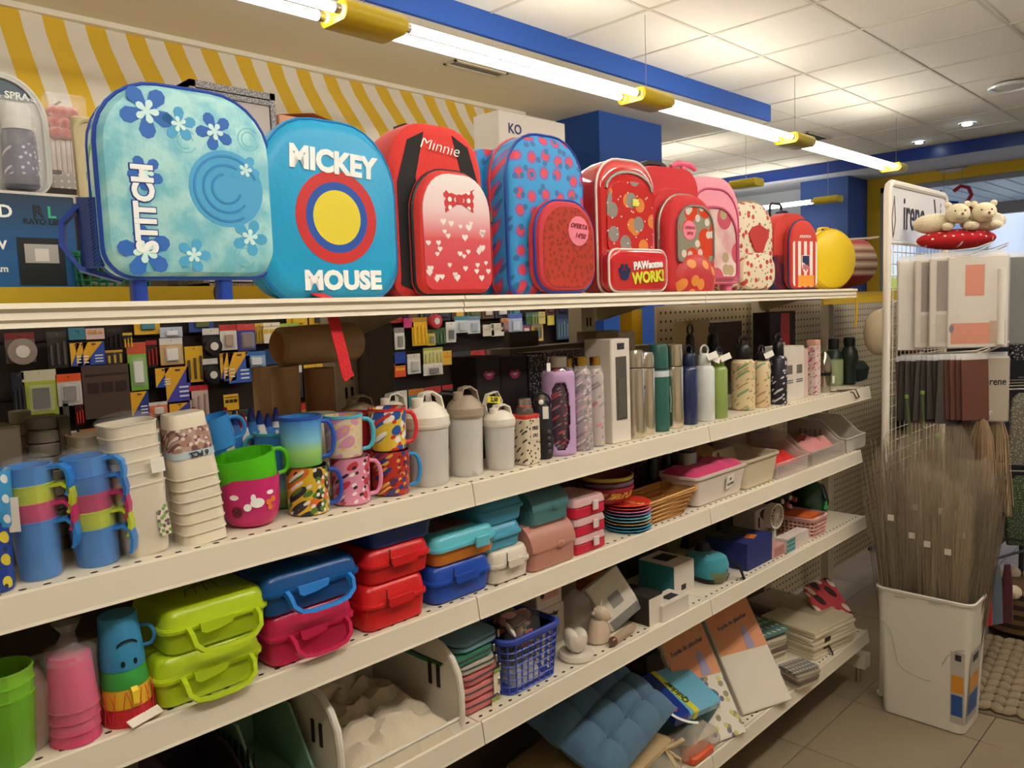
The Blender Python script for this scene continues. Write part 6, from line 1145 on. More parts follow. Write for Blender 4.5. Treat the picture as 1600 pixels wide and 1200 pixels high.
# wrapped towel pack
t = T('cover_pack', 'light blue wrapped cover pack with yellow band, right of the blue cushion', 'pack', (X(1075, 1080, 1.40)-.0, 1.44, z5+.15), (R(20), R(0), R(-12)))
P(t, 'pack', jitter(rbox(.21, .20, .035, .015, .006), .002, 30), gloss('#6fb2cf')); P(t, 'blue_corner', xf(rbox(.07, .202, .0362, .012, .005), (-.075, 0, -.0004)), gloss('#17378f')); P(t, 'yellow_band', xf(rbox(.028, .204, .037, .006, .004), (-.028, 0, -.0006), (0, 0, R(6))), gloss('#d9d43a')); P(t, 'lettering', xf(text('Quicker', .03, .0005, .001), (-.026, -.01, .0375), (R(-90), 0, R(96))), mat('dark green ink', '#24402a', .5), smooth=0); P(t, 'white_arc', xf(annulus(.09, .10, .0008, 0, 0, 18, 0, 20, 110), (-.02, -.05, .0365), (R(90), 0, R(-90))), mat('white print', '#f4f6f2', .4), smooth=0); P(t, 'round_seal', xf(slab([(-.09+.014*cos(a), -.06+.014*sin(a)) for a in [2*pi*k/14 for k in range(14)]], .0368, .0374)), mat('seal red', '#b5324a', .5), smooth=0)
S('cover_prop', rbox(.2, .2, .14, .02, .006), fab('#3f6a74'), 'folded teal table covers under the light blue pack', 'covers', (X(1078, 1080, 1.42), 1.46, z5))
# ironing board covers leaning
def leaning(lb, u0, u1, vb, vt, yb, lean, rot, print_lines, dots=False, w=.2, H=.46, dx=0):
    x, y = ATZ((u0+u1)/2, vb, z5); t = T('ironing_cover', lb, 'cover pack', (x+dx, y+.012, z5), (R(lean), 0, R(rot)))
    P(t, 'pack', xf(rbox(w, .030, H, .006, .003), (0, 0, 0)), pattern('dotted cover', '#e0d8c6', [('#8a8350', 19, .2, .7, 0), ('#5a4a6a', 17, .16, .9, 2), ('#c9c04a', 21, .18, .8, 4)], .5) if dots else card('#ddd2bd'))
    P(t, 'orange_card', xf(box(-w/2+.004, w/2-.004, -.0166, -.0156, H*.47, H*.99), (0, 0, 0)), mat('orange card', '#d9843a', .5), smooth=0)
    P(t, 'lettering', xf(text(print_lines, .021, .0005, .0006), (.0, -.0172, H*.72), (0, R(-12), 0)), mat('ink', '#33323a', .5), smooth=0)
    P(t, 'iron_picture', xf(prism([(-.02, -.045), (.02, -.045), (.017, .02), (.004, .045), (-.012, .025)], .001), (.035, -.0168, H*.58)), mat('picture purple', '#8f86ad', .5), smooth=0)
    P(t, 'film', jitter(rbox(w*1.03, .036, H*1.01, .008, .004), .0012, 50), clear('#ffffff', .06, .12)); return t
leaning('ironing board cover pack with orange card and plain cream front, leaning right', 1180, 1225, 1108, 960, 1.35, -38, -20, 'Funda de planchar', w=.23, H=.44)
leaning('ironing board cover pack with coloured dots, leaning left of the plain one', 1115, 1150, 1160, 1000, 1.35, -38, -20, 'Funda de planchar', True, w=.20, H=.44)
# folded cloths
def folded(lb, u, v, w, d, n, cols, th=.012, rot=0, top=None, name='folded_cloth', z0=None):
    x, y = ATZ(u, v, z5 if z0 is None else z0); t = T(name, lb, 'cloth stack', (x+w*.2, y+d/2, z5 if z0 is None else z0), R(rot))
    for k in range(n):
        g = loft(rings(rr(w, d, .01, 3), [(0, .98, .98), (th*.2, 1, 1), (th*.8, 1, 1), (th, .985, .985)])); dx, dy = rnd.uniform(-.006, .006), rnd.uniform(-.006, .006)
        P(t, 'cloth', xf(jitter(g, .0022, 40, k), (dx, dy, th*k*1.03), (0, 0, R(rnd.uniform(-3, 3)))), cols[k % len(cols)] if k < n-1 or top is None else top)
    return t, th*n*1.03
tb = fab('#d3c7ab'); tdk = fab('#6a5a50'); tgr = fab('#a89f8a')
td = pattern('teal dots cloth', '#5f8a80', [('#e6e2d2', 34, .2, 0, .2)], .8)
folded('pile of folded cream cloths with a teal dotted one on top', 1205, 1040, .19, .2, 9, [tb, tgr, tb, tdk], .014, -14, td)
folded('lower pile of folded cream and grey dotted cloths at the shelf front', 1262, 1075, .13, .09, 6, [tb, tgr, tdk], .011, -16, pattern('grey dots cloth', '#7a7570', [('#d8d2c2', 60, .2, 0, .2)], .8))
t, hq = folded('broad pile of folded cream oven cloths, right of the dotted ones', 1300, 1022, .30, .26, 8, [tb, fab('#c9bb9b'), tb], .014, -10, fab('#cbbd9c'))
P(t, 'label', xf(box(-.02, .02, -.001, .001, -.03, .03), (-.06, -.13, .05), (R(10), 0, 0)), mat('label dark', '#3a2a2a', .5), smooth=0); P(t, 'label_strap', tube([(-.05, -.125, .05), (-.045, -.14, .02), (-.035, -.15, -.02)], .004, 5, flat=(.014, .002)), mat('label dark', '#3a2a2a', .5))
folded('pale cloth pile with a wavy edge at the back of the lowest shelf', 1230, 985, .22, .16, 7, [fab('#a89a80'), fab('#958a72')], .016, -8)
t = T('red_print_apron', 'folded red cloth with a dark haired doll print at the far end', 'cloth', (3.37, 1.44, z5+.125), (R(50), 0, R(-10))); P(t, 'cloth', rbox(.2, .2, .02, .03, .006), pattern('red doll print', '#c2404a', [('#3a2322', 14, .3, 1, 0), ('#e5cfc2', 16, .24, 1, 2)], .8)); P(t, 'hem', xf(rbox(.205, .03, .022, .01, .006), (0, -.09, -.0005)), fab('#8f2f38'))
S('cloth_prop', rbox(.26, .2, .12, .03, .01), fab('#b0a184'), 'bulky folded beige cloth under the red print at the far end', 'cloth', (3.35, 1.50, z5))
# crinkled bags at the front
S('crinkled_bag', jitter(loft(rings(rr(.2, .13, .04), [(0, .85, .85), (.02, 1, 1), (.06, .9, .9), (.09, .4, .4)])), .012, 34), clear('#d8cbb8', .06, .42), 'crinkled clear bag at the shelf front right of the bow', 'bag', (X(1095, 1150, 1.32)+.03, 1.375, z5))
S('orange_pouch', jitter(rbox(.12, .06, .03, .012, .005), .003, 40), pl('#dd5f35', .4), 'orange pouch peeking out under the crinkled bag', 'pouch', (X(1100, 1190, 1.31)-.0, 1.335, z5))

# darker goods at the back of the third and fourth shelves
for u0, u1, vt, yy, c, lb, sh in ((1088, 1140, 690, 1.60, '#4f3433', 'dull maroon carton at the back of the third shelf behind the white tub', 3), (1150, 1195, 680, 1.62, '#3a2c28', 'dark brown carton at the back of the third shelf behind the cream tub', 3),
        (975, 1030, 852, 1.62, '#2f2823', 'black brown carton at the back of the fourth shelf near the tilted box', 4), (1075, 1120, 812, 1.64, '#34302c', 'charcoal carton at the back of the fourth shelf behind the turquoise bag', 4), (1128, 1170, 800, 1.62, '#2a2622', 'black carton at the back of the fourth shelf behind the blue carton', 4), (1212, 1262, 770, 1.64, '#26302a', 'dark green carton at the back of the fourth shelf behind the fan', 4),
        (1010, 1070, 1010, 1.64, '#4a4034', 'dark taupe carton at the back of the lowest shelf behind the wrapped pack', 5)):
    carton('carton', lb, u0, u1, vt+80, vt, yy, .10, c, shelf=sh)
# ------------------------------------------------------------------ hardware wall seen through the open shelf
YW = 3.90
t = T('display_board', 'dark display wall carrying the packaged hardware behind the open shelf', 'display', (3.0, 4.0, 0))
P(t, 'board', box(-3.8, 1.62, -.01, .04, .25, 2.52), mat('board brown', '#2b211b', .8, bump=.1), smooth=0)
for k in range(9): P(t, 'rail', box(-3.8, 1.62, -.018, -.01, .4+.25*k, .415+.25*k), mat('rail dark', '#191513', .5), smooth=0)
MW = lambda c: mat('pack ' + c, c, .35, coat=.3, var=.05, vscale=25)
def pack(u0, u1, v0, v1, c1, c2='#e9e4da', kind='b', lb='', c3=None, yw=YW, cat='pack', grp=None):
    vm = (v0+v1)/2; x0, x1 = X(u0, vm, yw), X(u1, vm, yw); zt, zb = Z((u0+u1)/2, v0, yw), Z((u0+u1)/2, v1, yw); w, h = x1-x0, zt-zb
    t = T({'b': 'blister_pack', 's': 'sanding_pack', 't': 'tool_pack', 'c': 'carton_pack', 'r': 'tape_roll'}[kind], lb, cat, ((x0+x1)/2, yw, zb), 0, grp)
    P(t, 'card', box(-w/2, w/2, 0, .006, 0, h), MW(c1), smooth=0); P(t, 'hook', tube([(0, -.01, h-.012), (0, 3.985-yw, h-.012)], .0025, 4), metal())
    if kind == 's':
        P(t, 'yellow_corner', ([(-w/2, -.001, h*.02), (-w/2, -.001, h), (w*.42, -.001, h), (-w/2, 0, h*.02), (-w/2, 0, h), (w*.42, 0, h)], [(0, 2, 1), (3, 4, 5), (0, 1, 4, 3), (1, 2, 5, 4), (2, 0, 3, 5)]), MW(c2), smooth=0)
        for k in range(3): P(t, 'print_line', box(w*.02, w*.4, -.002, -.001, h*(.12+.13*k), h*(.17+.13*k)), MW('#dfe3ea'), smooth=0)
        P(t, 'euro_slot', box(-w*.1, w*.1, -.002, -.001, h*.88, h*.93), M_hole, smooth=0)
    elif kind == 'b':
        P(t, 'header', box(-w/2, w/2, -.001, 0, h*.76, h), MW(c2), smooth=0); P(t, 'contents', xf(rbox(w*.5, .012, h*.45, .005, .003), (0, -.008, h*.16)), MW(c3 or '#8a7d6c')); P(t, 'blister', xf(rbox(w*.74, .03, h*.6, .012, .008), (0, -.012, h*.09)), clear('#ffffff', .06, .18))
    elif kind == 't':
        P(t, 'header', box(-w/2, w/2, -.001, 0, h*.84, h), MW(c2), smooth=0); n = max(3, int(w/.03))
        for k in range(n): P(t, 'tool', xf(rbox(w/n*.4, .010, h*(.55+.1*((k*7) % 3)/2), .003, .002), (-w/2+w*(k+.5)/n, -.006, h*.08)), MW(c3 or '#77706a'))
    elif kind == 'r':
        P(t, 'roll', xf(lathe([(w*.5, 0), (w*.5, .03), (w*.2, .032)], 20), (0, -.002, h*.38), (R(90), 0, 0)), MW(c3 or '#1d1c1e')); P(t, 'roll_label', xf(lathe([(w*.24, .031), (w*.24, .034)], 16), (0, -.002, h*.38), (R(90), 0, 0)), MW('#d9d4ca')); P(t, 'header', box(-w/2, w/2, -.002, 0, h*.78, h), MW(c2), smooth=0)
    else:
        for k in range(3): P(t, 'print_panel', box(-w*.42+w*.29*k, -w*.42+w*.29*k+w*.24, -.002, -.001, h*.48, h*.68), MW(c2), smooth=0)
        P(t, 'print_line', box(-w*.45, w*.45, -.002, -.001, h*.80, h*.84), MW(c2), smooth=0)
    return (x0, x1, zb, zt)
Yl, Bl = '#e2a92c', '#2f4fa8'
WP = [
 (8, 55, 520, 567, '#6d5c52', '#7a2423', 'r', 'large round grey disc with a dark red top, leftmost on the hardware wall', '#93857c'),
 (74, 105, 518, 575, '#2f2b27', '#3f3a33', 't', 'dark grey tool pack right of the round grey disc', '#55504a'),
 (107, 133, 512, 531, '#3f7f92', '#3f7f92', 'c', 'small teal card at the top of the wall above the yellow sanding packs'),
 (134, 163, 513, 530, '#d9b9b0', '#c98a3a', 'c', 'small pale pink card at the top of the wall'),
 (110, 128, 536, 572, Bl, Yl, 's', 'rearmost of the three yellow and blue sanding packs at upper left'),
 (119, 140, 535, 572, Bl, Yl, 's', 'middle of the three yellow and blue sanding packs at upper left'),
 (130, 164, 534, 570, Bl, Yl, 's', 'foremost of three yellow and blue sanding packs at upper left'),
 (167, 190, 513, 546, '#191716', '#2a2522', 't', 'black pliers on a black card', '#0f0f10'),
 (192, 207, 520, 545, '#1c1a18', '#d8b52f', 't', 'black card with a yellow-handled hook tool', '#dcb72c'),
 (165, 192, 547, 569, '#3d3a36', '#c99a3a', 't', 'mixed bits pack below the black pliers', '#c5a04a'),
 (200, 230, 535, 610, '#7fb24a', '#c8563a', 'b', 'light green card with two white knobs', '#e6e6e0'),
 (229, 246, 532, 574, '#2a2322', '#a52a26', 't', 'narrow pack of red screwdrivers', '#b3282a'),
 (250, 286, 528, 570, '#c9a36a', '#d8d4cc', 'b', 'clear pack with an orange tray and white card', '#e9e6df'),
 (250, 285, 511, 527, '#b9c3d6', '#b9c3d6', 'b', 'white foam ball in a pale blister at the top edge', '#e6e6ea'),
 (290, 318, 541, 597, '#e0b02a', '#e0b02a', 't', 'yellow drill bit set', '#5a4a3a'),
 (20, 40, 582, 655, '#2b2a35', '#2b2a35', 't', 'dark vertical pack left of the lime tape measure', '#3f3d4a'),
 (36, 90, 578, 650, '#a9b23c', '#c9c7a8', 'b', 'lime green tape measure pack with pale top', '#26231f'),
 (88, 128, 584, 634, '#c9c2ba', '#dd5a28', 'b', 'white card with orange top and a small grey vice', '#6d6a66'),
 (99, 108, 625, 662, '#5a5550', '#5a5550', 't', 'grey clamp under the orange-topped card', '#77706a'),
 (118, 131, 632, 664, '#4a1b16', '#4a1b16', 't', 'bright red handle hanging low beside the brown carton', '#dd3b28'),
 (130, 206, 570, 652, '#54433a', '#3a2c28', 'c', 'wide brown carton with dark printed panels'),
 (205, 233, 612, 651, '#2c3f86', Yl, 's', 'blue pack with a yellow corner, under the green card'),
 (233, 262, 628, 650, '#dd6a34', '#d9d4cc', 'b', 'orange pack low on the wall', '#d9cfc4'),
 (243, 268, 575, 605, Bl, Yl, 's', 'yellow-blue pack half hidden behind the purple disc pack'),
 (259, 298, 573, 627, '#4a4aa8', Yl, 's', 'purple-blue pack with a yellow top and two wooden discs'),
 (265, 297, 630, 651, '#3f48a5', Yl, 's', 'small yellow and purple pack at the bottom of its column'),
 (297, 326, 602, 652, '#c9b0a4', '#c72c34', 't', 'red-topped pack of many small fixings', '#b09a8c'),
 (317, 343, 513, 558, '#1d1b1c', '#d6d2ca', 'r', 'upper black tape roll with a white label'),
 (317, 341, 560, 601, '#1d1b1c', '#d6d2ca', 'r', 'lower black tape roll with a white label'),
 (344, 370, 507, 547, '#d8d4cc', '#c3382f', 'b', 'white and red pack with a brown round pad', '#9a7448'),
 (371, 399, 506, 548, '#3f3f88', '#c7443c', 'b', 'violet pack with brown pads', '#6d4a3a'),
 (399, 412, 505, 537, '#a88a3a', '#d9b43a', 't', 'narrow pack of yellow pencils', '#c9a23a'),
 (410, 438, 504, 536, '#e6e0d0', '#d9b43a', 'c', 'cream card with yellow edging'),
 (438, 468, 505, 530, '#8dbb3a', '#dfae9a', 'c', 'lime green card with a white window'),
 (344, 356, 552, 592, Bl, Yl, 's', 'rearmost of the fan of yellow and blue packs by the tape rolls'),
 (349, 368, 551, 595, Bl, Yl, 's', 'middle of the fan of yellow and blue packs by the tape rolls'),
 (357, 392, 550, 598, '#3c5fb5', Yl, 's', 'foremost of the fan of yellow and blue packs by the tape rolls'),
 (384, 415, 549, 574, '#7fa9d0', '#3f6fb5', 'b', 'light blue pack behind the cardboard rolls', '#e0e4e9'),
 (415, 440, 545, 569, '#24436e', '#24436e', 'c', 'dark blue card behind the taped roll'),
 (350, 373, 616, 641, '#e0b02a', '#3a3126', 'c', 'small yellow and black card low on the wall'),
 (617, 632, 512, 546, '#d6d2c6', '#8a8478', 'b', 'white pack right of the shelf post', '#6d675c'),
 (631, 646, 497, 512, '#c73f78', '#c73f78', 'c', 'small magenta card under the top shelf'),
 (644, 668, 496, 540, '#e3b02c', '#b88a2a', 't', 'yellow pack of five yellow pens', '#e9bb2e'),
 (669, 686, 495, 506, '#b8303a', '#b8303a', 'r', 'dark red round pack under the top shelf', '#c23a44'),
 (668, 680, 515, 540, '#d9c12f', '#5a5a33', 'b', 'small yellow card next to the yellow pens', '#6d6a3a'),
 (680, 696, 512, 538, '#3f5a3a', '#3f5a3a', 't', 'dark green pack', '#5a7a4f'),
 (697, 712, 503, 535, '#d9d4c9', '#e6e2da', 'b', 'white pack with black fittings', '#2a2726'),
 (711, 731, 494, 520, '#cdd6d6', '#4a8f96', 'b', 'white and teal pack near the folders', '#b9c0c2'),
 (731, 750, 494, 521, '#d5d9dc', '#7a8fa8', 'b', 'pale blue and white pack near the folders', '#9aa8b5'),
 (755, 772, 507, 525, '#ddd4bb', '#c9bfa2', 'c', 'rear cream card of the cream pair above the folders'),
 (768, 788, 505, 525, '#e6dec8', '#cfc4a8', 'c', 'front cream card of the cream pair above the folders'),
 (783, 795, 497, 518, '#a8553a', '#c98a5a', 'b', 'rust coloured pack', '#7a4a3a'),
 (795, 816, 490, 521, '#a9b5cc', '#3f5fa8', 'b', 'pale blue blister pack of small beads', '#c9d0dd'),
 (822, 832, 488, 507, '#4f6a3f', '#3a5030', 't', 'narrow green pack', '#6d8a55'),
 (831, 842, 488, 507, '#7a8f4a', '#55703a', 't', 'olive narrow pack', '#93a560'),
 (842, 852, 487, 506, '#d9c43a', '#b8a02f', 'c', 'slim yellow card'),
 (856, 866, 493, 508, '#e0cc2f', '#e0cc2f', 'c', 'small bright yellow card'),
 (870, 892, 492, 530, '#4f6478', '#3a4a5c', 't', 'slate blue tool pack', '#7a90a5'),
 (891, 912, 497, 536, '#8f2530', '#d9d0c4', 'c', 'dark red carton with a pale top'),
 (617, 634, 550, 572, '#27408f', '#2f4fa8', 'c', 'blue card above the orange one, right of the post'),
 (617, 634, 568, 589, '#dd5a34', '#e0b02a', 'c', 'orange and yellow card, right of the post'),
 (637, 657, 553, 584, '#ddd8cf', '#cfc9be', 'b', 'white hook pack', '#b5b0a6'),
 (662, 692, 543, 568, '#d3d090', '#a9a85a', 't', 'pale lime pack of narrow strips', '#c5c27a'),
 (662, 692, 568, 586, '#d6d1c6', '#e3ded3', 'b', 'low white pack with a dark slot', '#4a4640'),
 (692, 706, 548, 570, '#e2b23a', '#dd9a2c', 'c', 'small amber card beside the folders'),
 (960, 976, 493, 517, '#3f8a72', '#cfd6cf', 'b', 'sea green pack near the yellow post', '#b5c9bf'),
 (970, 992, 496, 516, '#e0dcd4', '#c9c4ba', 'c', 'white card with a paper note near the yellow post'),
 (994, 1013, 489, 516, '#2a62b5', '#cfd6e3', 'b', 'blue pack with a red spot', '#c23a3a'),
 (1014, 1023, 490, 514, '#c9c0b5', '#2a2726', 't', 'slim black flashlight pack', '#1d1b1c'),
 (1022, 1038, 485, 513, '#c9452f', '#dd5a34', 't', 'orange-handled cutters on a pale card', '#2a2422'),
 (1037, 1046, 486, 512, '#8f949c', '#a8353a', 't', 'slim grey tool card beside the orange cutters', '#5a6470'),
 (1014, 1032, 514, 534, '#c9584a', '#d9726a', 'b', 'left red and white pack under the orange cutters', '#e6dcd6'),
 (1032, 1048, 513, 536, '#c95a5a', '#cf4a42', 'b', 'right red and white pack under the orange cutters', '#e0d6d0'),
]
used = []
for w_ in WP:
    u0, u1, v0, v1, c1, c2, kd, lb = w_[:8]; used.append(pack(u0, u1, v0, v1, c1, c2, kd, lb if 'wall' in lb else (lb + ' on the hardware wall' if len(lb.split()) <= 12 else lb), w_[8] if len(w_) > 8 else None))
CN = [('#3a3a40', 'charcoal'), ('#b8322c', 'red'), ('#2f4a8f', 'blue'), ('#d9cfc0', 'cream'), ('#5f6a3a', 'olive'), ('#c9772c', 'orange'), ('#6d4a3a', 'brown'), ('#dcdad4', 'white'), ('#4a8590', 'teal'), ('#e0b02a', 'amber')]
ORD = ['first', 'second', 'third', 'fourth', 'fifth', 'sixth', 'seventh', 'eighth', 'ninth', 'tenth', 'eleventh', 'twelfth', 'thirteenth', 'fourteenth', 'fifteenth', 'sixteenth', 'seventeenth', 'eighteenth', 'nineteenth', 'twentieth', 'twenty-first', 'twenty-second', 'twenty-third', 'twenty-fourth', 'twenty-fifth', 'twenty-sixth', 'twenty-seventh', 'twenty-eighth', 'twenty-ninth', 'thirtieth', 'thirty-first', 'thirty-second', 'thirty-third', 'thirty-fourth', 'thirty-fifth']
rnd = random.Random(11)
for row_, (zb, zt, rn) in enumerate(((1.66, 1.80, 'top'), (1.48, 1.63, 'upper'), (1.27, 1.45, 'middle'), (1.07, 1.24, 'lower'))):
    x = .86; n = 0
    while x < 4.6:
        w = rnd.uniform(.09, .15)
        if not any(a < x+w-.02 and b_ > x+.02 and c < zt-.03 and d > zb+.03 for a, b_, c, d in used):
            c, cn = CN[rnd.randrange(10)]; c2, cn2 = CN[rnd.randrange(10)]; kd = 'btcb'[rnd.randrange(4)]; y = 3.93
            # back row packs: plain world placement
            t = T('blister_pack', f'{cn} pack with {cn2} top in the {rn} back row of hardware, {ORD[n]} from the left', 'pack', (x+w/2, y, zb)); h = zt-zb
            P(t, 'card', box(-w/2, w/2, 0, .006, 0, h), MW(c), smooth=0); P(t, 'header', box(-w/2, w/2, -.001, 0, h*.78, h), MW(c2), smooth=0); P(t, 'hook', tube([(0, -.01, h-.012), (0, .055, h-.012)], .0025, 4), metal())
            P(t, 'contents', xf(rbox(w*.55, .014, h*.5, .006, .003), (0, -.008, h*.16)), MW(CN[rnd.randrange(10)][0])); n += 1
        x += w + .012
for k in range(10):
    u = 303 + 9*k if k < 2 else 340 + 13*(k-2); c = '#c8232b' if k in (0, 1, 3, 5) else '#23409a'; x, y = X(u, 650, 1.54), 1.54
    t = T('glue_bottle', f'small {"red" if c == "#c8232b" else "blue"}-tipped bottle behind the tilted cups, {ORD[k]} from the left', 'bottle', (x, y, z2)); hq = Z(u, 636 + 5*(k % 3), 1.54)-z2
    P(t, 'body', lathe([(.014, 0), (.015, .004), (.015, hq*.75), (.009, hq*.85)], 12), pl('#d9d4ca' if k % 2 else '#2f6fb5')); P(t, 'tip', lathe([(.009, hq*.84), (.008, hq*.9), (.003, hq)], 12), pl(c))

# ------------------------------------------------------------------ things on the neighbouring aisle's yellow shelf
ZY = 1.801; yq = 2.02
x0, x1 = X(-60, 370, yq), X(120, 370, yq); w = x1-x0; h = Z(60, 305, yq)-ZY
t = T('floodlight_box', 'dark blue carton with lettering RL RAYO LED and a floodlight picture, far left', 'box', ((x0+x1)/2, yq+.07, ZY)); P(t, 'carton', rbox(w, .14, h, .003, .001, n=1), ramp_z('led box', [(0, '#1d5f9e'), (.6, '#134a7e'), (1, '#0c2a3f')], 0, h, .35))
yy = -.0712; lw = mat('white print', '#f4f6f2', .4); dkp = mat('print black', '#0e0f12', .4); uu = lambda u, v: (X(u, v, yq)-(x0+x1)/2, Z(u, v, yq)-ZY)
def onbox(s, u, v, size, m, b_=.0006): a, c = uu(u, v); P(t, 'lettering', xf(text(s, size, .0004, b_), (a, yy, c)), m, smooth=0)
onbox('LED', -8, 330, .038, lw, .001); onbox('30W', -12, 383, .026, lw, .001); onbox('2400Lm', -14, 420, .02, lw, .0006); onbox('R', 59, 331, .036, dkp, .001); onbox('L', 80, 333, .036, mat('print green', '#2fae7a', .4), .001); onbox('RAYO LED', 68, 347, .017, dkp)
a, c = uu(66, 407); P(t, 'floodlight_picture', xf(box(-.047, .047, -.001, 0, -.055, .05), (a, yy, c)), dkp, smooth=0); P(t, 'reflector_picture', xf(box(-.034, .034, -.0016, -.001, -.006, .036), (a, yy, c)), mat('print grey2', '#a8a49e', .4), smooth=0); P(t, 'lamp_picture', xf(box(-.014, .014, -.002, -.0016, -.002, .026), (a, yy, c)), mat('print pale', '#d6d2cb', .4), smooth=0); onbox('30W', 52, 425, .012, mat('print grey2', '#a8a49e', .4), .0002)
t = T('white_shelf', 'short white wall shelf above the blue floodlight carton', 'shelf', (X(50, 300, 2.14), 2.16, Z(60, 304, 2.1)-.004)); P(t, 'deck', box(-.3, X(124, 300, 2.1)-X(50, 300, 2.1), -.06, .1, -.008, .006), mat('white steel', '#ddd6ca', .4), smooth=0); P(t, 'leg', box(.1, .12, .08, .1, -.222, -.008), mat('white steel', '#ddd6ca', .4), smooth=0); P(t, 'lip', box(-.3, X(124, 300, 2.1)-X(50, 300, 2.1), -.064, -.06, -.012, .008), mat('white steel', '#ddd6ca', .4), smooth=0); zs = t.location.z+.007
yb_ = 2.12; xr = X(79, 220, yb_); xl = X(-70, 220, yb_); w = xr-xl; h = Z(10, 112, yb_)-zs
t = T('spray_blister', 'oval blister pack with a spray can, on the short white shelf at the upper left', 'blister pack', ((xl+xr)/2, yb_+.03, zs)); o = arch(w, h, w*.48, .05, 10, 1.15)
P(t, 'back_card', xf(prism(o, .004), (0, 0, 0)), card('#c9c6c2'), smooth=0); P(t, 'plastic_edge', tube([(p[0], -.006, p[1]) for p in o], .005, 6, True), frost('#e8e8e6', .8)); P(t, 'plastic_edge', tube([(p[0]*.93, -.010, p[1]*.95+.006) for p in o], .003, 6, True), frost('#e8e8e6', .8)); P(t, 'header', xf(prism([(p[0]*.93, h*.78 + max(0, p[1]-h*.78)*.93) for p in o if p[1] > h*.76], .002), (0, -.004, 0)), mat('header teal grey', '#4d5f6a', .4), smooth=0)
P(t, 'lettering', xf(text('SPRAY', .022, .0004, .0006), (.045, -.008, h*.83)), lw, smooth=0)
P(t, 'can', xf(lathe([(.034, 0), (.036, .004), (.036, h*.44), (.033, h*.47)], 22), (.028, -.03, .012)), mat('can purple', '#2f2a4a', .3, coat=.4)); P(t, 'can_cap', xf(lathe([(.031, h*.48), (.031, h*.66), (.026, h*.69)], 22), (.028, -.03, .012)), pl('#d6d3cc')); P(t, 'can_label', xf(lathe([(.0365, h*.10), (.0365, h*.36)], 22, cap=False), (.028, -.03, .012)), pattern('can label', '#3a3560', [('#c9c6d0', 60, .2, 1, 0)], .4)); P(t, 'bubble', xf(rbox(.1, .07, h*.76, .03, .01), (.028, -.035, .006)), clear('#ffffff', .04, .2)); P(t, 'barcode', join(*[box(.098+.003*k, .0996+.003*k, -.0055, -.0045, h*.20, h*.24) for k in range(8)]), dkp, smooth=0, kind='stuff')
t = T('straw_pack', 'clear pack of white straws with pink paper flowers between blister pack and backpack', 'pack', (X(112, 300, 2.3), 2.3, Z(112, 302, 2.3)))
for k in range(7): P(t, 'straw', xf(cyl(.006, .2, 8), (-.036+.012*k, 0, 0)), card('#e0d8d2'))
for k in range(9): P(t, 'paper_flower', xf(ball(.018, 8, 6), (-.03+.022*(k % 3), -.008, .15+.026*(k//3))), fab('#cf8f8a'))
P(t, 'pack_foot', rbox(.085, .03, .05, .006, .003), pattern('grey white dots', '#b9b3b0', [('#eeeae6', 60, .2, 0, 0)], .5)); P(t, 'film', jitter(rbox(.1, .045, .25, .012, .006), .003, 40), clear(alpha=.16)); P(t, 'hook', tube([(0, .02, .24), (0, .3, .24)], .003, 5), metal())
S('pack_riser', box(-.2, .2, -.08, .3, -(Z(112, 302, 2.3)-ZY), -.001), card('#3b2f27'), 'dark carton under the pack of straws', 'box', (X(112, 300, 2.3), 2.3, Z(112, 302, 2.3)), smooth=0)
x0, x1 = X(130, 310, 2.06), X(190, 310, 2.06); h = Z(150, 180, 2.06)-ZY; t = T('foam_tray', 'tall beige foam tray standing behind the aqua backpack', 'tray', ((x0+x1)/2, 2.09, ZY), (R(-2), 0, 0)); w = x1-x0; P(t, 'tray', rbox(w, .03, h, .012, .003), mat('foam', '#c8b992', .7)); P(t, 'raised_edge', join(tube([(p[0]*.92, -.018, h*.5+p[1]) for p in rr(w, h*.96, .03)], .006, 6, True)), mat('foam', '#c8b992', .7))
gridbasket('lattice_basket', 'green lattice basket low behind the aqua backpack', X(165, 415, 2.0)+.02, 2.03, ZY, .17, .1, Z(150, 393, 2.0)-ZY, pl('#1f7a58', .4), 26, 4, .92, .003)
x0, x1 = X(302, 180, 2.10), X(434, 180, 2.10); w = x1-x0; h = Z(400, 140, 2.10)-ZY; t = T('drawer_unit', 'grey glittery drawer unit standing behind the aqua backpack', 'drawer unit', ((x0+x1)/2, 2.19, ZY)); gm = pattern('glitter grey', '#5d5a58', [('#9a9694', 160, .3, 1, 0)], .3)
P(t, 'frame', join(box(-w/2, -w/2+.016, -.08, .08, 0, h), box(w/2-.016, w/2, -.08, .08, 0, h), box(-w/2, w/2, -.08, .08, h-.018, h), box(-w/2, w/2, -.08, .08, 0, .018)), gm, smooth=0)
for k in range(4): d_ = P(t, 'drawer', box(-w/2+.018, w/2-.018, -.076, .07, .022+(h-.04)/4*k, (h-.04)/4*(k+1)+.008), mat('drawer grey', '#b3aca6', .35), smooth=0); P(d_, 'drawer_edge', box(-w/2+.016, w/2-.016, -.082, -.074, (h-.04)/4*(k+1)+.004, (h-.04)/4*(k+1)+.018), gm, smooth=0)
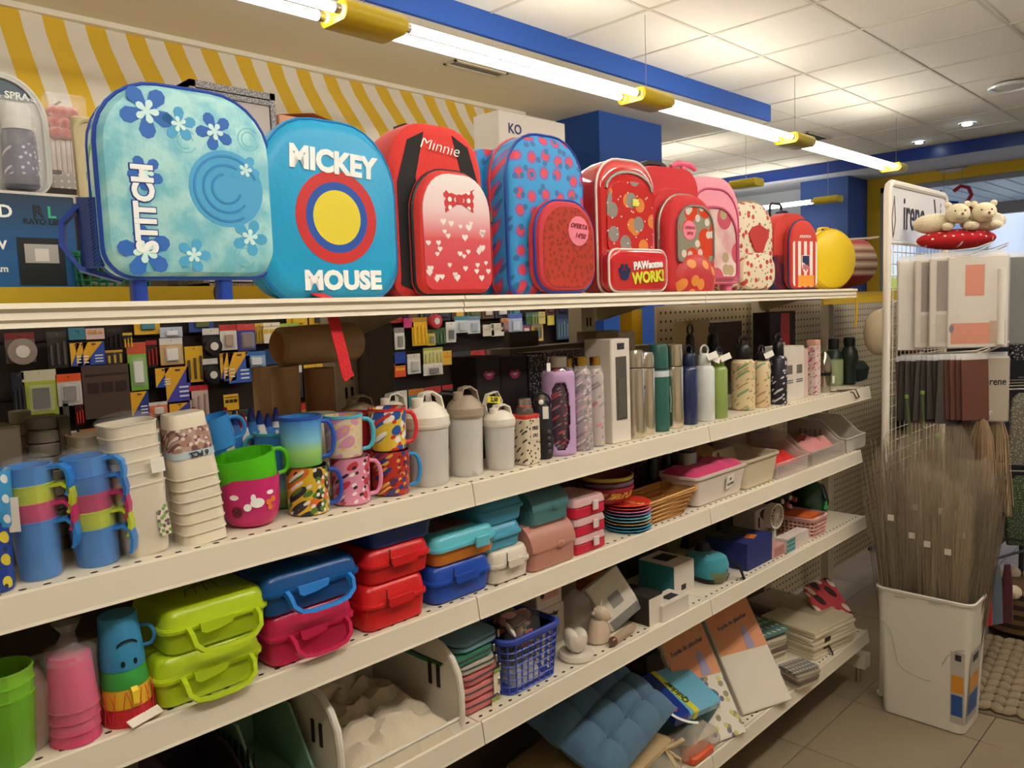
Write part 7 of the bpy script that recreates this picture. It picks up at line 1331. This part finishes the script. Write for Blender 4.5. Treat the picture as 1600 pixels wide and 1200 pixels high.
x0, x1 = X(436, 190, 2.14), X(541, 190, 2.14); w = x1-x0; h = Z(470, 184, 2.14)-ZY; t = T('gift_box', 'peach coloured open carton behind the sky blue backpack', 'box', ((x0+x1)/2, 2.20, ZY)); P(t, 'carton', rbox(w, .12, h, .003, .001, n=1), card('#e2a37f')); P(t, 'flap', ([(-w/2, -.06, h), (0, -.06, h+.02), (0, .06, h+.02), (-w/2, .06, h)], [(0, 1, 2, 3)]), card('#dd9a76'), smooth=0); P(t, 'flap', ([(w/2, -.06, h-.005), (0, -.06, h+.02), (0, .06, h+.02), (w/2, .06, h-.005)], [(0, 3, 2, 1)]), card('#dd9a76'), smooth=0)
x0, x1 = X(777, 200, 2.14), X(880, 200, 2.14); w = x1-x0; h = Z(830, 184, 2.14)-ZY; t = T('white_carton', 'white carton with blue lettering KO standing high behind the red flower print backpack', 'box', ((x0+x1)/2, 2.2, ZY)); P(t, 'carton', rbox(w, .14, h, .003, .001, n=1), card('#d8d4cc')); P(t, 'lettering', xf(text('KO', .05, .0005, .001), (-w*.28, -.0712, h-.06)), mat('print blue', '#23366a', .5), smooth=0)
# ------------------------------------------------------------------ wire rack with sign, reeds in the white bin
WHT = mat('white enamel', '#e3dccf', .35)
RX, RY, RW = 3.43, 1.215, .74
t = T('wire_rack', 'white wire display rack with a framed top sign reading irene', 'rack', (RX, RY, 0))
ztop = Z(1388, 285, RY); zs0 = Z(1384, 378, RY)
fr = [(0.0, 0), (0, ztop-.04), (.012, ztop-.012), (.04, ztop), (RW-.04, ztop), (RW-.012, ztop-.012), (RW, ztop-.04), (RW, 0)]
P(t, 'frame', tube([(a, 0, c) for a, c in fr], .0155, 10), WHT)
P(t, 'crossbar', tube([(0, 0, zs0), (RW, 0, zs0)], .008, 8), WHT); P(t, 'crossbar', tube([(0, 0, .25), (RW, 0, .25)], .008, 8), WHT)
sg = P(t, 'sign_board', box(.016, RW-.016, -.004, .004, zs0+.01, ztop-.016), mat('sign white', '#dedcd8', .25, coat=.3), smooth=0)
P(sg, 'lettering', xf(text('irene', .20, .0008, .001, 0, .66), (.30, -.006, (zs0+ztop)/2-.0)), mat('sign ink', '#17171a', .4), smooth=0)
P(sg, 'leaf_drawing', join(tube([(.05, -.005, zs0+.02), (.035, -.005, zs0+.10), (.06, -.005, ztop-.06)], .002, 4), tube([(.055, -.005, zs0+.03), (.075, -.005, zs0+.09), (.06, -.005, ztop-.05)], .002, 4), tube([(.56, -.005, ztop-.03), (.58, -.005, ztop-.09)], .004, 4)), mat('sepia ink', '#5f4a42', .5), kind='stuff')
P(sg, 'side_lettering', join(*[xf(text(c, .022, .0005, .0008), (.655, -.006, ztop-.05-.028*k)) for k, c in enumerate('irene')]), mat('sign ink', '#17171a', .4), smooth=0, kind='stuff')
P(t, 'wire', join(*[tube([(.02+.05*k, 0, .25), (.02+.05*k, 0, zs0)], .002, 4) for k in range(15)], *[tube([(0, 0, .25+.05*k), (RW, 0, .25+.05*k)], .002, 4) for k in range(int((zs0-.25)/.05)+1)]), WHT, kind='stuff')
P(t, 'foot', xf(cyl(.026, .012, 14), (0, 0, 0)), WHT); P(t, 'foot', xf(cyl(.026, .012, 14), (RW, 0, 0)), WHT)
def hook(lb, x, z, ln=.34, rise=.03, y=RY, dbl=True):
    h = T('rack_hook', lb, 'hook', (x, y-.004, z)); P(h, 'prong', tube([(0, 0, 0), (0, -ln*.8, rise*.6), (0, -ln, rise+.02)], .003, 6), WHT); P(h, 'backplate', box(-.025, .025, -.003, .003, -.02, .01), WHT, smooth=0)
    if dbl: P(h, 'price_arm', tube([(0, 0, .02), (0, -ln*.85, .02+rise*.7), (0, -ln*1.02, .03+rise)], .0025, 6), WHT)
    return h
hook('upper white hook holding the light wrapped packs', 3.56, 1.855); hook('upper white hook farther along the rack', 3.80, 1.86)
hook('middle white hook holding the dark thin packs', 3.58, 1.445); hook('middle white hook farther along the rack', 3.84, 1.45)
hook('lower white hook above the grass bundles', 3.60, 1.20, .34, .01); hook('lower white hook farther along the rack', 3.86, 1.20, .34, .01)
def hpack(lb, x, y, zt, w, h, yaw, c, film=True, name='hanging_pack', th=.016, group=None, extra=None, roll=0):
    t = T(name, lb, 'pack', (x, y, zt), (0, R(roll), R(yaw)), group); P(t, 'card', xf(rbox(w, th, h, .005, .003), (0, 0, -h-.01)), c if not isinstance(c, str) else card(c)); P(t, 'header', xf(box(-w*.46, w*.46, -.0015, .0015, -.02, .012), (0, 0, 0)), clear('#ffffff', .1, .35), smooth=0)
    if film: P(t, 'film', xf(jitter(rbox(w*1.04, th*1.5, h*1.03, .008, .004), .0022, 40), (0, 0, -h-.014)), clear('#ffffff', .05, .2))
    if extra: extra(t, w, h, th)
    return t
lt = card('#e3ddd3')
hpack('white-edged wrapped pack, rearmost of the light packs on the rack', 3.545, 1.16, 1.868, .10, .37, -58, lt)
hpack('brown and white wrapped pack, second of the light packs on the rack', 3.55, 1.09, 1.87, .11, .36, -55, card('#cfc4b6'), extra=lambda t, w, h, th: (P(t, 'brown_front', box(-w*.3, w*.46, -th/2-.001, -th/2, -h*.62, -.02), mat('taupe print', '#7c6a5f', .4), smooth=0), P(t, 'pale_band', box(-w*.3, w*.46, -th/2-.0014, -th/2, -h*.98, -h*.66), mat('pale print', '#b9aa98', .4), smooth=0)))
hpack('brown and white wrapped pack, third of the light packs on the rack', 3.555, 1.03, 1.872, .12, .36, -56, card('#d3c8ba'), extra=lambda t, w, h, th: (P(t, 'brown_front', box(-w*.3, w*.46, -th/2-.001, -th/2, -h*.62, -.02), mat('taupe print', '#7c6a5f', .4), smooth=0), P(t, 'pale_band', box(-w*.3, w*.46, -th/2-.0014, -th/2, -h*.98, -h*.66), mat('pale print', '#b9aa98', .4), smooth=0)))
def ef(t, w, h, th):
    P(t, 'orange_label', box(-w*.22, w*.10, -th/2-.001, -th/2, -h*.46, -h*.12), mat('orange label', '#d8703a', .4), smooth=0); P(t, 'orange_band', box(-w*.45, w*.2, -th/2-.001, -th/2, -h*.99, -h*.76), mat('orange label', '#d8703a', .4), smooth=0); P(t, 'tan_print', box(w*.2, w*.46, -th/2-.001, -th/2, -h*.99, -h*.74), mat('tan print', '#b5936c', .4), smooth=0); P(t, 'roll_shape', xf(lathe([(.014, 0), (.014, .3)], 14), (w*.38, -th/2-.002, -h)), card('#e6dfd3')); P(t, 'hole_mark', xf(prism(disc(.012, 0, 0, 14, .7, 1.4), .001), (-w*.44, -th/2-.0012, -h*.82)), mat('ink', '#33323a', .5), smooth=0)
hpack('light wrapped pack with an orange label and orange lower band, foremost on the rack', 3.60, .925, 1.875, .215, .365, -62, card('#ddd6c9'), th=.022, extra=ef)
hpack('light wrapped roll pack hanging slanted behind the orange-labelled one', 3.82, .94, 1.87, .06, .36, -60, card('#cfc8bd'), roll=-8)
hpack('dark grey wrapped garment pack at the right edge of the picture', 3.86, .86, 1.87, .17, .36, -60, fab('#2f2d2f'))
for k in range(9):
    hpack('thin dark grey pack on the middle hook, nearest the rack frame' if k == 0 else f'thin dark brown pack on the middle hook, {ORD[k]} from the rack frame', 3.56, 1.185-.021*k, 1.452+.001*k, .09, .25+.008*(k % 3), -35-(k*7 % 9), '#3c342e' if k % 2 else '#4a4440', film=False, th=.006, roll=(k*5 % 7)-3)
for k in range(4):
    hpack(f'thin reddish brown pack on the middle hook, {ORD[k]} of four', 3.57, .99-.022*k, 1.462, .10, .25, -50-(k*3), '#6a4034' if k % 2 else '#55332a', film=False, th=.006, roll=(k*5 % 5)-2)
hpack('beige pack with lettering irene and a dark brown tassel print, on the middle hook', 3.64, .895, 1.465, .16, .26, -60, '#a8957c', th=.008, extra=lambda t, w, h, th: (P(t, 'lettering', xf(text('irene', .042, .0005, .0006, 0, .8), (w*.22, -th/2-.001, -h*.42)), mat('sign ink', '#17171a', .4), smooth=0), P(t, 'tassel_print', xf(tube([(-.02, 0, -.04), (-.025, 0, -.16), (-.01, 0, -.2), (.005, 0, -.16), (.0, 0, -.05)], .005, 6, flat=(.004, .003)), (-.01, -th/2-.001, 0)), mat('tassel brown', '#5a3a28', .6)), P(t, 'pale_strip', box(-w*.45, -w*.25, -th/2-.0008, -th/2, -h*.9, -.02), mat('pale pink print', '#b9a08c', .5), smooth=0)))  # pale printed strip along one edge of the pack front
# grass skirts / bundles
def bundle(name, lb, x, y, z0, h, r0, r1, n, c, cat='dried grass', bend=.3, seed=0, wrap=True, lean=(0, 0), pods=0, tagc=True, down=False, cwr=.15, group=None):
    rn = random.Random(seed); t = T(name, lb, cat, (x, y, z0), 0, group); g = []
    for k in range(n):
        a = rn.uniform(0, 2*pi); q = rn.random()**.5; b0 = (r0*q*cos(a), r0*q*sin(a), 0); hh = h*rn.uniform(.72, 1.0)*(1 if not down else 1)
        e = (lean[0] + r1*q*cos(a+rn.uniform(-.3, .3))*1.1, lean[1] + r1*q*sin(a+rn.uniform(-.3, .3)), hh); md_ = ((b0[0]+e[0])/2+rn.uniform(-.01, .01), (b0[1]+e[1])/2+rn.uniform(-.01, .01), hh*.5)
        g.append(tube([b0, md_, e], [.0024, .002, .0013], 3))
        if rn.random() < .6: g.append(tube([md_, (md_[0]+rn.uniform(-.035, .035), md_[1]+rn.uniform(-.035, .035), hh*rn.uniform(.7, .98))], .0013, 3))
    P(t, 'stalks', join(*g), c, kind='stuff')
    for k in range(pods): P(t, 'seed_pod', xf(lathe([(.004, 0), (.013, .03), (.010, .055), (.014, .06)], 8), (lean[0]*.4 - r0*.9 + .02*k, rn.uniform(-r0, r0)*.6, h*(.25+.2*k))), mat('pod orange', '#a5713f', .6, bump=.4))
    if wrap: P(t, 'cellophane', jitter(lathe([(r0*1.05, .04), (r0*1.25, h*.35), (max(r1, r0)*1.35, h*.72), (r1*1.1, h*.92), (r1*.6, h*1.02)], 16, cap=False), .010, 18), clear('#cbb89c', .08, cwr))
    if tagc: P(t, 'sticker', xf(box(-.0005, .0005, -.012, .012, -.012, .012), (lean[0]*.7-max(r1, r0)*1.22, 0, h*.72)), card('#e3ddd3'), smooth=0)
    return t
dg = [mat('reed brown', '#83745f', .8), mat('reed grey', '#746753', .8), mat('reed tan', '#958468', .8), mat('reed dark', '#5a4b3a', .8)]
bb = [(3.36, 1.125, .06, 1.08, .035, .085, 60, 0, 2, (.0, .06), 'leftmost in the white bin, leaning to the shelves'), (3.37, 1.06, .06, .98, .035, .06, 60, 3, 2, (.0, .02), 'dark, second in the white bin'), (3.36, 1.00, .06, .95, .035, .06, 70, 2, 2, (0, .0), 'with an orange seed pod, in the middle of the white bin'),
      (3.42, .97, .06, 1.12, .035, .07, 70, 1, 0, (.03, 0), 'tall, greyish, right of the middle of the white bin'), (3.36, .93, .06, .92, .03, .05, 60, 2, 1, (0, -.01), 'pale, right front of the white bin'), (3.43, .90, .06, 1.00, .03, .08, 70, 1, 0, (.05, -.05), 'fanning out at the right edge of the white bin'), (3.44, 1.07, .06, 1.12, .03, .08, 60, 3, 0, (.03, .03), 'tall, at the back of the white bin')]
for i, (x, y, z0, h, r0, r1, n, ci, pods, lean, lb) in enumerate(bb): bundle('reed_bundle', 'dry brown reeds ' + lb, x, y, z0, h, r0, r1*1.15, int(n*2.2), dg[ci], pods=pods, lean=lean, seed=i)
t = T('green_stalks', 'three dark green plastic stalks rising from the bin in front of the dark packs', 'stems', (3.42, 1.03, .1))
for k, (dy, hh) in enumerate(((.10, 1.20), (.04, 1.22), (-.02, 1.05))): s_ = P(t, 'stalk', tube([(0, -.01*k, 0), (0, dy*.5, hh*.6), (.0, dy, hh)], .0055, 8), mat('stalk green', '#4b5a30', .5)); P(s_, 'stalk_tip', xf(cyl(.008, .015, 10), (0, dy, hh-.003)), mat('tip green', '#7a9a3a', .5))
for k, (x, y, c, lb) in enumerate(((3.62, .96, '#7c6b52', 'grey brown fringe bundle hanging on the lower hook beside the reeds'), (3.60, .90, '#9a7f62', 'pinkish tan fringe bundle hanging on the lower hook'), (3.70, .87, '#a0886a', 'pale tan fringe skirt with a dark woven waist, at the right of the lower hook'))):
    t = T('fringe_bundle', lb, 'fringe', (x, y, 1.21)); g = []; rn = random.Random(40+k)
    for q in range(220):
        a = rn.uniform(0, 2*pi); r_ = rn.random(); g.append(tube([(.016*cos(a)*r_, .016*sin(a)*r_, 0), (.042*cos(a)*r_, .042*sin(a)*r_, -.08), (.06*cos(a)*r_, .07*sin(a)*r_, -.36-.06*rn.random())], .0024, 3))
    P(t, 'fringe', join(*g), mat('fringe ' + c, c, .85), kind='stuff'); P(t, 'tie', tube([(.014*cos(a), .014*sin(a), -.02) for a in [2*pi*j/10 for j in range(10)]], .003, 5, True), mat('tie tan', '#c9b593', .7))
    P(t, 'waist', xf(lathe([(.03, -.16), (.034, -.19)], 16, cap=False)), mat('woven dark', '#3f3226', .8)) if k == 2 else None
# white bin
bx0, bx1, by0, by1, bh = 3.275, 3.51, .835, 1.195, .535
t = T('white_bin', 'tall white plastic bin on the floor holding the dry reeds', 'bin', ((bx0+bx1)/2, (by0+by1)/2, 0)); w, d = bx1-bx0, by1-by0
wm = mat('bin plastic', '#e2dccf', .38, bump=.03)
P(t, 'body', tub(w, d, bh, .003, .035, (.93, .86), 6), wm); P(t, 'rim', loft(rings(rr(w, d, .035, 6), [(bh-.016, 1.0, 1.0), (bh-.014, 1.035, 1.025), (bh-.003, 1.045, 1.03), (bh, 1.02, 1.015), (bh, .97, .98)]), False, False), wm)
def onface(yr, zr): # point on the camera-facing side
    s = .93 + .07*zr/bh; s2 = .86 + .14*zr/bh; return (-w/2*s - .0005, yr*d/2*s2, zr)
P(t, 'moulded_line', tube([onface(a, c) for a, c in ((.92, .40), (.78, .385), (.66, .34), (.6, .28), (.55, .235), (.42, .21), (.2, .198), (-.1, .19), (-.22, .192))], .0022, 5), mat('bin line', '#bdb6a8', .4)); P(t, 'moulded_line', tube([onface(a, c) for a, c in ((-.45, .27), (-.55, .31), (-.72, .34), (-.9, .35))], .002, 5), mat('bin line', '#cfc8ba', .4))
for a in (.45, -.25): P(t, 'rim_notch', xf(box(-.001, .001, -.022, .022, -.004, .001), (-w/2*1.0-.004, a*d/2, bh-.022)), mat('bin line', '#bdb6a8', .4), smooth=0)
def lblp(y0, y1, z0, z1, m, nm='label', e=.0012):
    pts = [(-w/2*(.93+.07*z/bh)-e, y, z) for y, z in ((y0, z0), (y1, z0), (y1, z1), (y0, z1))]; P(t, nm, (pts, [(0, 1, 2, 3)]), m, smooth=0)
yl = -d/2*.86
lblp(yl+.000, yl+.050, .045, .335, card('#b9b4ac')); lblp(yl+.004, yl+.046, .17, .24, mat('label orange', '#e0962f', .4), 'label_print', .0018); lblp(yl+.006, yl+.046, .075, .16, mat('label blue', '#2f5aa0', .4), 'label_print', .0018); lblp(yl+.012, yl+.034, .30, .325, mat('ink', '#33323a', .5), 'label_print', .0018)
def lblx(x0, x1, z0, z1, m, e=.002):
    P(t, 'label_side', ([(x, -d/2*(.86+.14*z/bh)-e, z) for x, z in ((x0, z0), (x1, z0), (x1, z1), (x0, z1))], [(0, 1, 2, 3)]), m, smooth=0)
lblx(-w*.40, w*.15, .045, .335, card('#b9b4ac')); lblx(-w*.38, w*.10, .17, .24, mat('label orange', '#e0962f', .4), .003); lblx(-w*.38, w*.12, .075, .16, mat('label blue', '#2f5aa0', .4), .003); lblx(-w*.3, w*.0, .29, .32, mat('ink', '#33323a', .5), .003)
# plush on the hooks
t = T('plush_pair', 'two cream plush bears lying on a red knitted cushion on top of the rack packs', 'plush toy', (3.68, 1.03, 1.90), R(-62)); pm = mat('plush cream', '#dccfae', .95, fab=.4, bump=.9, bscale=160)
P(t, 'red_cushion', xf(ball(.5, 24, 12, (.30, .16, .085)), (0, 0, .043)), pattern('red knit', '#b8161f', [('#efe2da', 30, .13, .3, 0)], .9, bump=.5))
for k, (dx, sx, zz) in enumerate(((-.05, 1, .082), (.07, -1, .08))):
    P(t, 'bear_body', xf(ball(.5, 16, 10, (.17, .11, .085)), (dx-.03*sx, .01, zz+.03), (0, 0, R(8*sx))), pm); hx = dx + (.045 if k == 0 else .02); h_ = P(t, 'bear_head', xf(ball(.5, 16, 10, (.092, .085, .082)), (hx, -.05, zz+.062)), pm)
    P(h_, 'muzzle', xf(ball(.5, 12, 8, (.04, .032, .03)), (hx+.004, -.094, zz+.050)), pm); P(h_, 'nose', xf(ball(.006, 8, 5), (hx+.004, -.111, zz+.055)), mat('nose brown', '#8a5f4a', .5))
    for s in (-1, 1): P(h_, 'ear', xf(ball(.014, 10, 6, (1, .6, 1)), (hx+.035*s, -.045, zz+.098)), pm); P(h_, 'eye', xf(ball(.0035, 6, 5), (hx+.018*s, -.091, zz+.070)), bk)
    for s in (-1, 1): P(t, 'bear_paw', xf(ball(.5, 10, 7, (.045, .05, .035)), (hx+.04*s, -.062, zz+.010)), pm)
P(t, 'paper_tag', xf(box(-.016, .016, -.001, .001, -.025, .025), (.135, -.07, .10), (0, R(-20), 0)), card('#e6dccb'), smooth=0)
S('cream_pouch', xf(ball(.5, 18, 10, (.16, .12, .20))), mat('cream vinyl', '#d3c2a3', .5), 'cream rounded bag hanging behind the rack wires at the left', 'bag', (3.58, 1.30, 1.56))
S('pouch_hook', tube([(0, 0, 0), (0, -.09, .05)], .003, 5), metal(), 'thin wire holding the cream rounded bag on the rack', 'wire', (3.58, 1.30, 1.655))
# things right of the rack, partly out of the picture
t = T('second_rack', 'dark garment rack at the right edge behind the packs', 'rack', (4.28, 1.10, 0)); P(t, 'frame', tube([(0, 0, 0), (0, 0, 1.80), (1.0, 0, 1.80), (1.0, 0, 0)], .014, 8), mat('rack dark', '#2a2725', .4)); P(t, 'panel', box(.02, .98, .0, .01, .35, 1.78), mat('rack cloth', '#171518', .9), smooth=0)
for k in range(5): P(t, 'hook', tube([(.1+.18*k, 0, 1.74), (.1+.18*k, -.26, 1.76)], .003, 5), WHT); P(t, 'hook', tube([(.1+.18*k, 0, 1.24), (.1+.18*k, -.26, 1.26)], .003, 5), WHT); P(t, 'hook', tube([(.1+.18*k, 0, .84), (.1+.18*k, -.24, .86)], .003, 5), WHT)
gcol = [('#23212a', 'black'), ('#6b6658', 'grey brown'), ('#3a4a30', 'dark green'), ('#4a1c26', 'maroon'), ('#8a7a3a', 'olive yellow'), ('#1c1b20', 'charcoal')]
for r_, zt in enumerate((1.735, 1.235, .835)):
    for k in range(4):
        c, cn = gcol[(k*2+r_) % 6]; x = 4.36 + .18*k; y = 1.04-.035*k-.0*r_
        g = T('hanging_garment', f'{cn} knitted garment on the {("upper", "middle", "lower")[r_]} row of the dark rack, {ORD[k]} from its post', 'garment', (x, .92-.02*k, zt), R(-55)); P(g, 'cloth', jitter(loft(rings(rr(.13, .03, .012), [(-.34, .8, .9), (-.3, .95, 1.1), (-.12, .85, 1), (-.03, .7, .8), (0, .3, .5)])), .005, 24), pattern('knit ' + c, c, [('#b9b2a4', 70, .12 if k % 2 else .18, 1, r_)], .9)); P(g, 'tag', xf(box(-.012, .012, -.001, .001, -.06, -.03), (.02, -.018, 0)), card('#cfc6b4'), smooth=0)
for k, (c, cn) in enumerate((('#b02028', 'bright red'), ('#5a6a78', 'slate grey'), ('#4a1420', 'deep maroon'))):
    S('hanging_cloth', jitter(loft(rings(rr(.05, .02, .006), [(-.26, 1.1, 1.2), (-.1, .9, 1), (0, .5, .6)])), .004, 30), fab(c), f'{cn} cloth strip hanging low right behind the white bin', 'cloth', (3.80+.05*k, .92-.028*k, .53), R(-50))
S('cloth_rail', tube([(3.70, .99, .535), (4.30, .80, .535), (4.30, 1.10, .535)], .006, 6), mat('rack dark', '#2a2725', .4), 'low dark rail carrying the red and maroon cloth strips', 'rail')
x, y = 4.50, .93; t = T('round_basket', 'dark woven round basket with a cream woolly rim at the right edge', 'basket', (x, y, .0)); wv = stripes('woven band', '#6b4f33', '#2c2219', .05, 2, .5, 0, .8)
P(t, 'body', lathe([(.13, .02), (.16, .05), (.17, .20), (.165, .25)], 28), wv)
for k in range(14): P(t, 'wool_tuft', xf(ball(.034, 10, 7), (.160*cos(2*pi*k/14), .160*sin(2*pi*k/14), .262)), mat('wool', '#d9cbb0', .95, fab=.4, bump=.8, bscale=120))
S('basket_foot', cyl(.14, .0195, 24), fab('#2c2219'), 'dark round mat under the woven basket', 'mat', (x, y, .0001))
t = T('braided_rug', 'chunky braided beige rug lying right of the white bin', 'rug', (3.95, .86, 0), R(6)); rg = mat('rug', '#8f7f66', .9, bump=.7, bscale=60)
for i in range(7):
    for j in range(11): P(t, 'braid', xf(ball(.5, 8, 6, (.085, .055, .035)), (-.38+.075*j, -.14+.045*i, .017), (0, 0, R(28 if (i % 2) else -28))), rg)
S('rug_backing', rbox(.86, .33, .006, .01, .001), fab('#6f6048'), 'flat woven backing under the chunky braided rug', 'rug', (3.95, .86, .0), R(6))

# a rail of dark clothes farther off, seen through the wire rack
XR = 5.6; ya, yb2 = ATX(1600, 600, XR)[0], ATX(1392, 600, XR)[0]
t = T('clothes_rail', 'clothes rail with dark garments standing beyond the wire rack', 'clothes rail', (XR, (ya+yb2)/2, 0)); hw = (yb2-ya)/2+.05
P(t, 'rail', tube([(0, -hw, 0), (0, -hw, 1.62), (0, hw, 1.62), (0, hw, 0)], .014, 8), mat('rack dark', '#2a2725', .4))
for s in (-1, 1): P(t, 'foot', tube([(-.22, s*hw, .016), (.22, s*hw, .016)], .014, 8), mat('rack dark', '#2a2725', .4))
n = 9; cl = [('#3a141c', 'maroon'), ('#17161a', 'black'), ('#4a1a22', 'wine red'), ('#222026', 'charcoal'), ('#2c2a26', 'dark brown'), ('#1a1d2a', 'midnight blue'), ('#3f3a30', 'dark olive'), ('#141316', 'jet black'), ('#33262a', 'dark plum')]
for k in range(n):
    y = (ya+yb2)/2 + hw*(.92-1.84*k/(n-1)); c, cn = cl[k]
    g = T('hanging_coat', f'{cn} coat on the far clothes rail behind the wire rack', 'coat', (XR, y, 1.63), R(90))
    P(g, 'cloth', jitter(loft(rings(rr(.085, .30, .03), [(-1.25, 1.0, 1.0), (-.8, 1, .95), (-.3, .95, .9), (-.1, .8, .85), (-.04, .4, .3)])), .008, 8), fab(c)); P(g, 'hanger_hook', tube([(0, 0, -.05), (0, 0, .0), (.01, 0, .012), (.02, 0, 0)], .003, 5), metal())
